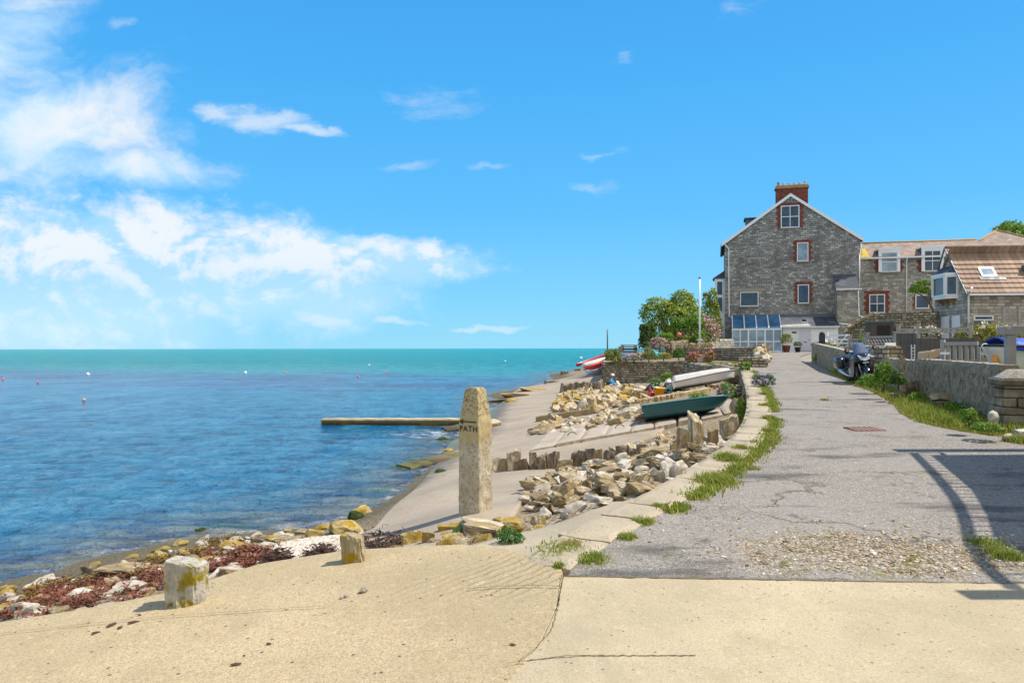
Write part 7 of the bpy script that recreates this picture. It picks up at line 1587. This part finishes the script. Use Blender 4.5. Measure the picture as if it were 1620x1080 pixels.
def pallets():
    D=51.5; k=D/F
    for i,(px,py,w,h,l) in enumerate([(993,563,26,15,'lower grey pallet crate on the terrace edge'),(995,556,22,11,'upper grey pallet crate on the terrace edge')]):
        p=at(px,py+2,D-.0); W,H=w*k,h*k; o=thing('pallet_crate',l,'crate',p)
        for s in(-W/2,W/2-.09): 
            m=MB(); m.box(s,s+.09,-.4,-.31,0,H); m.build('post',M_GREYW,o); m=MB(); m.box(s,s+.09,.31,.4,0,H); m.build('post',M_GREYW,o)
        n=3
        for j in range(n): m=MB(); z=H*(j+.3)/n; m.box(-W/2-.02,W/2+.02,-.43,-.402,z,z+H/n*.5); m.build('slat',M_GREYW,o); m=MB(); m.box(-W/2-.02,W/2+.02,.402,.43,z,z+H/n*.5); m.build('slat',M_GREYW,o)
        m=MB(); m.box(-W/2-.04,W/2+.04,-.45,.45,H+.003,H+.07); m.build('top',M_GREYW,o)
    p=at(1006,565,D); m=MB(); m.box(-.10,.10,-.06,.06,0,.78); q=m.build('pale_post',plain('pale wood',(.55,.45,.30),.8)); q.location=p; tag(q,'short pale wooden post right of the pallet crates','post')
    o=thing('iron_railing','thin dark iron railing at the seaward edge of the garden','railing',at(1010,566,55)); k=55/F; L=44*k
    for i in range(9): m=MB(); x=L*i/8; m.tube([(x,0,-.1),(x,0,.78)],.018,6); m.build('upright',M_LEAD,o)
    m=MB(); m.tube([(0,0,.70),(L,0,.70)],.015,6); m.build('rail',M_LEAD,o)
    for px,py,r in((1036,565,.30),(1043,565,.24)):
        p=at(px,py-3,49.2); vs=[]
        for i in range(13):
            for j in range(16):
                t=math.pi*i/12; a=2*math.pi*j/16; f=r*(1+.3*noise.noise(Vector((math.sin(t)*math.cos(a)*2+px,math.sin(t)*math.sin(a)*2,math.cos(t)*2)))); vs.append((f*math.sin(t)*math.cos(a)*1.1,f*math.sin(t)*math.sin(a),f*math.cos(t)*.85))
        m=MB(); m.add(vs,[(i*16+j,i*16+(j+1)%16,(i+1)*16+(j+1)%16,(i+1)*16+j) for i in range(12) for j in range(16)],0,True); q=m.build('tarpaulin_bundle',plain('turquoise tarpaulin',(.04,.42,.52),.6,var=.2)); q.location=p; tag(q,'turquoise tarpaulin bundle on the terrace, '+('left and larger one' if px<1040 else 'right and smaller one'),'bundle')
    p=at(1114,571,44.5); m=MB(); m.box(-.42,.42,-.2,.2,0,.28); q=m.build('trough',plain('stone trough',(.46,.42,.35),.85)); m=MB(); m.box(-.36,.36,-.14,.14,.282,.30); m.build('soil',M_EARTH,q); q.location=(p.x,p.y,GZ(p.x,p.y)); tag(q,'pale stone trough beside the crimson valerian','trough')
    # pots by the door
    for px,py,D,s,l,lm,hh in((1244,555,62.6,1.2,'large terracotta pot with a yellow green plant left of the grey door','o',34),(1262,556,62.4,.9,'small dark pot with a round plant beside the grey door','d',16),(1290,555,62.2,.9,'small dark pot right of the grey door','d',14)):
        p=at(px,py,D); o=thing('plant_pot',l,'plant pot',(p.x,p.y,U(p.x,p.y))); m=MB(); m.lathe([(.20*s,0),(.28*s,.42*s),(.31*s,.43*s),(.31*s,.5*s),(.27*s,.5*s),(.25*s,.44*s)],(0,0,0),14); m.build('pot',M_POTD if s>1 else M_BLACK,o)
        rg=np.random.default_rng(int(px)); hz=hh*D/F*.4; P,N=lobe_points([(0,0,.5*s+hz*.6,.40*s,.4*s,hz*.75)],700,rg); V,Q=leaf_verts(P,N+rg.normal(size=N.shape),.16 if s>1 else .1,.3,rg); obj('foliage',mesh_np('foliage',V,Q,L_OLIVE if lm=='o' else L_DARK),o)
M_POTD=plain('dark red pot',(.20,.06,.035),.7)
pallets()
# plank and person
def plank():
    a,b=at(986,620,45.5),at(976,603,47); m=MB(); m.bar(a,b,.16,.07); q=m.build('plank',plain('bleached plank',(.52,.47,.40),.85)); tag(q,'bleached plank leaning behind the seated person','plank')
    p=at(960,621,45); rock('bag','dark bag on the stones beside the seated person','bag',rock_mesh('bag',5,'round',M_BLACK),(p.x,p.y,T(p.x,p.y)+.25),(.5,.35,.35),(0,0,.3),None,.2)
    p=at(963,617,46); rock('seat_stone','broad tan stone on which the person sits','stone',V_LB[2],(p.x,p.y,p.z-.30),(.8,.7,.62),(0,0,.4),None,.2)
plank()
def skin_body(name,parent,mat,nodes,edges,root=0,sub=1):
    me=bpy.data.meshes.new(name); me.from_pydata([n[:3] for n in nodes],edges,[]); o=obj(name,me,parent); sk=o.modifiers.new('skin','SKIN'); 
    for i,n in enumerate(nodes):
        v=me.skin_vertices[0].data[i] if me.skin_vertices else None
        if v: v.radius=(n[3],n[3]); v.use_root=(i==root)
    sk.use_smooth_shade=True; s=o.modifiers.new('sub','SUBSURF'); s.levels=sub; s.render_levels=sub+1; me.materials.append(mat); return o
def add_skin(me,nodes,root):
    bm=bmesh.new(); bm.from_mesh(me); lay=bm.verts.layers.skin.verify(); bm.verts.ensure_lookup_table()
    for i,n in enumerate(nodes): bm.verts[i][lay].radius=(n[3],n[3] if len(n)<5 else n[4]); bm.verts[i][lay].use_root=(i==root)
    bm.to_mesh(me); bm.free()
def body(name,parent,mat,nodes,edges,root=0,sub=1):
    me=bpy.data.meshes.new(name); me.from_pydata([n[:3] for n in nodes],edges,[]); add_skin(me,nodes,root); o=obj(name,me,parent); sk=o.modifiers.new('skin','SKIN'); sk.use_smooth_shade=True; s=o.modifiers.new('sub','SUBSURF'); s.levels=sub; s.render_levels=sub; me.materials.append(mat); return o
def person():
    """sits facing right: x forward, y left, z up from the seat"""
    SK=plain('skin',(.52,.29,.20),.55,var=.08); JK=plain('bright blue jacket',(.01,.32,.62),.7,var=.15,scale=8); SH=plain('lilac white shorts',(.62,.58,.72),.8); HT=plain('white sun hat',(.80,.78,.74),.8)
    p=at(965,611.5,46); o=thing('person','person in a bright blue jacket, pale shorts and white hat sitting on the stones','person',p,R(-20)); o.scale=(.94,)*3
    N=[(0,0,.08,.125,.15),(.02,0,.22,.12,.15),(.06,0,.38,.125,.16),(.11,0,.50,.085,.10),(.14,0,.57,.05),(.165,0,.63,.075,.075),(.18,0,.71,.092,.085),(.18,0,.79,.07)]
    ed=[(0,1),(1,2),(2,3),(3,4),(4,5),(5,6),(6,7)]
    def chain(st,pts):
        q=st
        for a in pts: N.append(a); ed.append((q,len(N)-1)); q=len(N)-1
        return q
    hands=[]
    for s in(1,-1):
        chain(0,[(.06,.10*s,.06,.09),(.25,.12*s,.09,.08),(.42,.13*s,.12,.062),(.50,.13*s,-.08,.056),(.55,.12*s,-.30,.034),(.57,.12*s,-.34,.036),(.66,.13*s,-.36,.03),(.73,.13*s,-.365,.022)])
        w=chain(2,[(.09,.18*s,.46,.06),(.14,.24*s,.32,.048),(.20,.24*s,.22,.042),(.36,.12*s,.20,.034),(.42,.10*s,.20,.026),(.47,.095*s,.195,.032,.02)])
        for k,(ln,dy) in enumerate(((.07,-.028),(.08,-.009),(.075,.010),(.06,.028))): chain(w,[(.49+.01*k*0,.095*s+dy,.195,.0095),(.49+ln*.6,.095*s+dy*1.1,.19,.009),(.49+ln*.9,.095*s+dy*1.1,.17,.008)])
        chain(w,[(.46,.095*s-.035*s,.19,.011),(.49,.095*s-.05*s,.18,.009)])
    body('body',o,SK,N,ed,0,1)
    J=[(0,0,.06,.15,.18),(.02,0,.22,.145,.18),(.06,0,.38,.15,.18),(.10,0,.48,.11,.13),(.125,0,.535,.07)]; je=[(0,1),(1,2),(2,3),(3,4)]
    for s in(1,-1):
        b=len(J); J+= [(.09,.18*s,.46,.078),(.14,.245*s,.32,.068),(.20,.245*s,.22,.06),(.34,.135*s,.20,.05),(.385,.115*s,.20,.045)]; je+=[(2,b),(b,b+1),(b+1,b+2),(b+2,b+3),(b+3,b+4)]
    body('jacket',o,JK,J,je,0,1)
    S=[(0,0,.06,.145,.17)]; se=[]
    for s in(1,-1): b=len(S); S+=[(.07,.10*s,.065,.11),(.25,.12*s,.09,.10),(.36,.127*s,.11,.09)]; se+=[(0,b),(b,b+1),(b+1,b+2)]
    body('shorts',o,SH,S,se,0,1)
    h=MB(); h.lathe([(.16,.735),(.17,.742),(.115,.765),(.112,.80),(.10,.845),(.06,.872),(.01,.878)],(.175,0,.0),20); h.build('hat',HT,o)
    hr=MB(); hr.lathe([(.05,.62),(.098,.66),(.104,.72),(.10,.76)],(.155,0,0),16); hr.build('hair',plain('grey brown hair',(.16,.11,.07),.8),o)
    f=MB()
    for s in(1,-1): f.lathe([(.002,0),(.011,.004),(.011,.01),(.002,.014)],(.262,.032*s,.715),8,0,'x')
    f.build('eyes',M_BLACK,o); m=MB(); m.add([(.262,-.012,.70),(.262,.012,.70),(.285,0,.675),(.262,-.014,.67),(.262,.014,.67)],[(0,1,2),(0,2,3),(1,4,2),(3,2,4)]); m.build('nose',SK,o); m=MB(); m.box(.248,.257,-.025,.025,.648,.655); m.build('mouth',plain('lips',(.35,.12,.10),.6),o)
    for s in(1,-1): m=MB(); m.lathe([(.005,0),(.025,.003),(.025,.012),(.005,.016)],(.17,.085*s-.008,.70),10,0,'y'); m.build('ear',SK,o)
    for s in(1,-1): m=MB(); m.prism([(.50,-.40),(.78,-.40),(.79,-.37),(.68,-.335),(.60,-.30),(.50,-.32)],'y',.125*s-.045,.125*s+.045); m.build('shoe',plain('grey shoe',(.2,.19,.19),.7),o,.012)
person()
# ---------------------------------------------------------------- motorcycle
def motorcycle():
    BK=gel('black fairing paint',(.012,.016,.028),.18); DK=plain('dark plastic',(.02,.02,.022),.5); AL=plain('cast alloy',(.42,.44,.47),.35,1.0); TY=plain('tyre rubber',(.012,.012,.012),.8); SC=glass_dark('tinted screen',(.10,.13,.20),.05); LM=glass_dark('headlamp glass',(.45,.50,.58),.05); OR=plain('amber lens',(.75,.22,.02),.3); CH=plain('chrome',(.7,.72,.75),.12,1.0); GR=gel('grey side fairing',(.20,.20,.21),.3)
    q=hit(1358,607,U); o=thing('motorcycle','black touring motorcycle with panniers parked facing down the lane beside the wall','motorcycle',(q.x,q.y,U(q.x,q.y))); o.rotation_euler=(R(3),R(-8),R(-7))
    # local: -y forwards, z up
    def wheel(y,r,w,nm):
        t=MB(); t.lathe([(r-.11,-w*.35),(r-.04,-w*.5),(r-.005,-w*.3),(r,0),(r-.005,w*.3),(r-.04,w*.5),(r-.11,w*.35)],(0,y,r),28,0,'x'); wo_=t.build(nm,TY,o)
        m=MB(); m.lathe([(r-.13,-w*.34),(r-.105,-w*.36),(r-.105,w*.36),(r-.13,w*.34)],(0,y,r),28,0,'x')
        for i in range(6): a=i*math.pi/3; m.bar((0,y,r),(0,y+math.cos(a)*(r-.11),r+math.sin(a)*(r-.11)),.05,.03,up=(1,0,0))
        m.lathe([(.05,-.08),(.05,.08)],(0,y,r),12,0,'x'); m.build('rim',AL,wo_)
        for s in((1,-1) if y<0 else (1,)): d=MB(); d.lathe([(.07,0),(.15,0),(.15,.006),(.07,.006)],(s*w*.42,y,r),24,0,'x'); d.build('brake_disc',CH,wo_)
    wheel(-.78,.30,.12,'front_wheel'); wheel(.72,.31,.17,'rear_wheel')
    f=MB()
    for s in(1,-1): f.tube([(s*.10,-.78,.30),(s*.10,-.52,.80),(s*.10,-.46,.95)],[.026,.03,.028],8)
    f.box(-.12,.12,-.56,-.42,.78,.84); f.build('fork',AL,o)
    g=MB(); vs=[]
    for i in range(11):
        a=R(20+i*14); 
        for s in(-.075,-.045,.045,.075): vs.append((s,-.78-math.cos(a)*.335,.30+math.sin(a)*.335-(.03 if abs(s)>.06 else 0)))
    g.add(vs,[(i*4+j,i*4+j+1,i*4+5+j,i*4+4+j) for i in range(10) for j in range(3)],0,True); fm=g.build('front_mudguard',BK,o); t=fm.modifiers.new('t','SOLIDIFY'); t.thickness=.01
    b=MB(); rows=[(-.88,.93,.05,.14),(-.84,.90,.16,.21),(-.72,.88,.24,.27),(-.55,.86,.27,.31),(-.30,.82,.26,.34),(0.0,.76,.20,.28)]; n=14; vs=[]
    for y,zc,w,h in rows:
        for j in range(n): a=2*math.pi*j/n; vs.append((w*math.copysign(abs(math.cos(a))**.8,math.cos(a)),y,zc+h*.62*math.copysign(abs(math.sin(a))**.8,math.sin(a))))
    b.add(vs,[(i*n+j,i*n+(j+1)%n,(i+1)*n+(j+1)%n,(i+1)*n+j) for i in range(len(rows)-1) for j in range(n)]+[tuple(range(n)),tuple(range((len(rows)-1)*n,len(rows)*n))],0,True); fa=b.build('front_fairing',BK,o)
    h=MB(); h.add([(-.17,-.865,.97),(.17,-.865,.97),(.14,-.905,.86),(0,-.925,.82),(-.14,-.905,.86),(-.19,-.80,1.0),(.19,-.80,1.0)],[(0,1,2,3,4),(0,5,6,1),(0,4,5),(1,6,2)]); h.build('headlight',LM,fa)
    s_=MB(); vs=[]
    for i in range(8):
        v=i/7; 
        for j in range(11): u=-1+j/5; vs.append((u*(.23-.09*v*v),-.74+.30*v+.10*u*u,1.03+.34*v-.03*u*u))
    s_.add(vs,[(i*11+j,i*11+j+1,(i+1)*11+j+1,(i+1)*11+j) for i in range(7) for j in range(10)],0,True); w=s_.build('windscreen',SC,fa); t=w.modifiers.new('t','SOLIDIFY'); t.thickness=.006
    for sd in(1,-1):
        m=MB(); m.prism([(-.60,.78),(-.15,.80),(.05,.62),(-.02,.28),(-.35,.24),(-.50,.42)],'x',sd*.20,sd*.255); m.build('side_fairing',GR if sd>0 else BK,o,.02)
        m=MB(); m.tube([(sd*.10,-.46,1.06),(sd*.28,-.42,1.07),(sd*.38,-.34,1.05)],[.016,.017,.02],8); m.build('handlebar',DK,o)
        m=MB(); m.tube([(sd*.22,-.62,1.08),(sd*.38,-.60,1.16)],.012,6); m.lathe([(.02,-.03),(.075,-.02),(.08,.01),(.03,.03)],(sd*.43,-.60,1.17),14,0,'y'); mi=m.build('mirror',DK,o); m=MB(); m.lathe([(.01,-.02),(.03,-.01),(.03,.012),(.01,.02)],(sd*.42,-.625,1.165),10,0,'y'); m.build('indicator',OR,mi)
        m=MB(); vs=[]; 
        for y,w_,hh in((.30,.05,.12),(.36,.11,.19),(.55,.125,.21),(.86,.12,.20),(.95,.08,.14)):
            for j in range(12): a=2*math.pi*j/12; vs.append((sd*.34+w_*math.copysign(abs(math.cos(a))**.6,math.cos(a)),y,.68+hh*math.copysign(abs(math.sin(a))**.6,math.sin(a))))
        m.add(vs,[(i*12+j,i*12+(j+1)%12,(i+1)*12+(j+1)%12,(i+1)*12+j) for i in range(4) for j in range(12)]+[tuple(range(12)),tuple(range(48,60))],0,True); m.build('pannier',BK,o)
        m=MB(); m.tube([(sd*.17,-.1,.25),(sd*.19,.3,.26),(sd*.24,.75,.36),(sd*.24,1.0,.40)],[.03,.035,.05,.05],10); m.build('exhaust',CH,o)
    m=MB(); m.box(-.17,.17,-.38,.18,.26,.62); m.lathe([(.13,-.26),(.14,-.24),(.14,.24),(.13,.26)],(0,-.1,.42),16,0,'x'); m.build('engine',AL,o,.03)
    m=MB(); vs=[]
    for y,z,w,h_ in((-.22,.90,.13,.10),(-.05,.92,.19,.13),(.15,.86,.16,.10),(.25,.82,.12,.07)):
        for j in range(12): a=2*math.pi*j/12; vs.append((w*math.cos(a),y,z+h_*math.sin(a)))
    m.add(vs,[(i*12+j,i*12+(j+1)%12,(i+1)*12+(j+1)%12,(i+1)*12+j) for i in range(3) for j in range(12)]+[tuple(range(12)),tuple(range(36,48))],0,True); m.build('tank',BK,o)
    m=MB(); m.prism([(.15,.78),(.45,.78),(.90,.86),(.98,.90),(.55,.88),(.20,.86)],'x',-.14,.14); m.build('seat',DK,o,.03)
    m=MB(); m.box(-.11,.11,.72,1.05,.62,.80); m.build('tail',BK,o,.02); m=MB(); m.bar((.0,.72,.31),(.0,.15,.36),.08,.08); m.build('swingarm',AL,o); m=MB(); m.bar((-.12,.1,.22),(-.30,.0,.0),.02,.02); m.build('side_stand',DK,o)
    m=MB(); m.box(-.09,.09,-.94,-.934,.74,.785); m.build('front_badge',plain('badge white',(.7,.7,.7),.4),fa)
motorcycle()
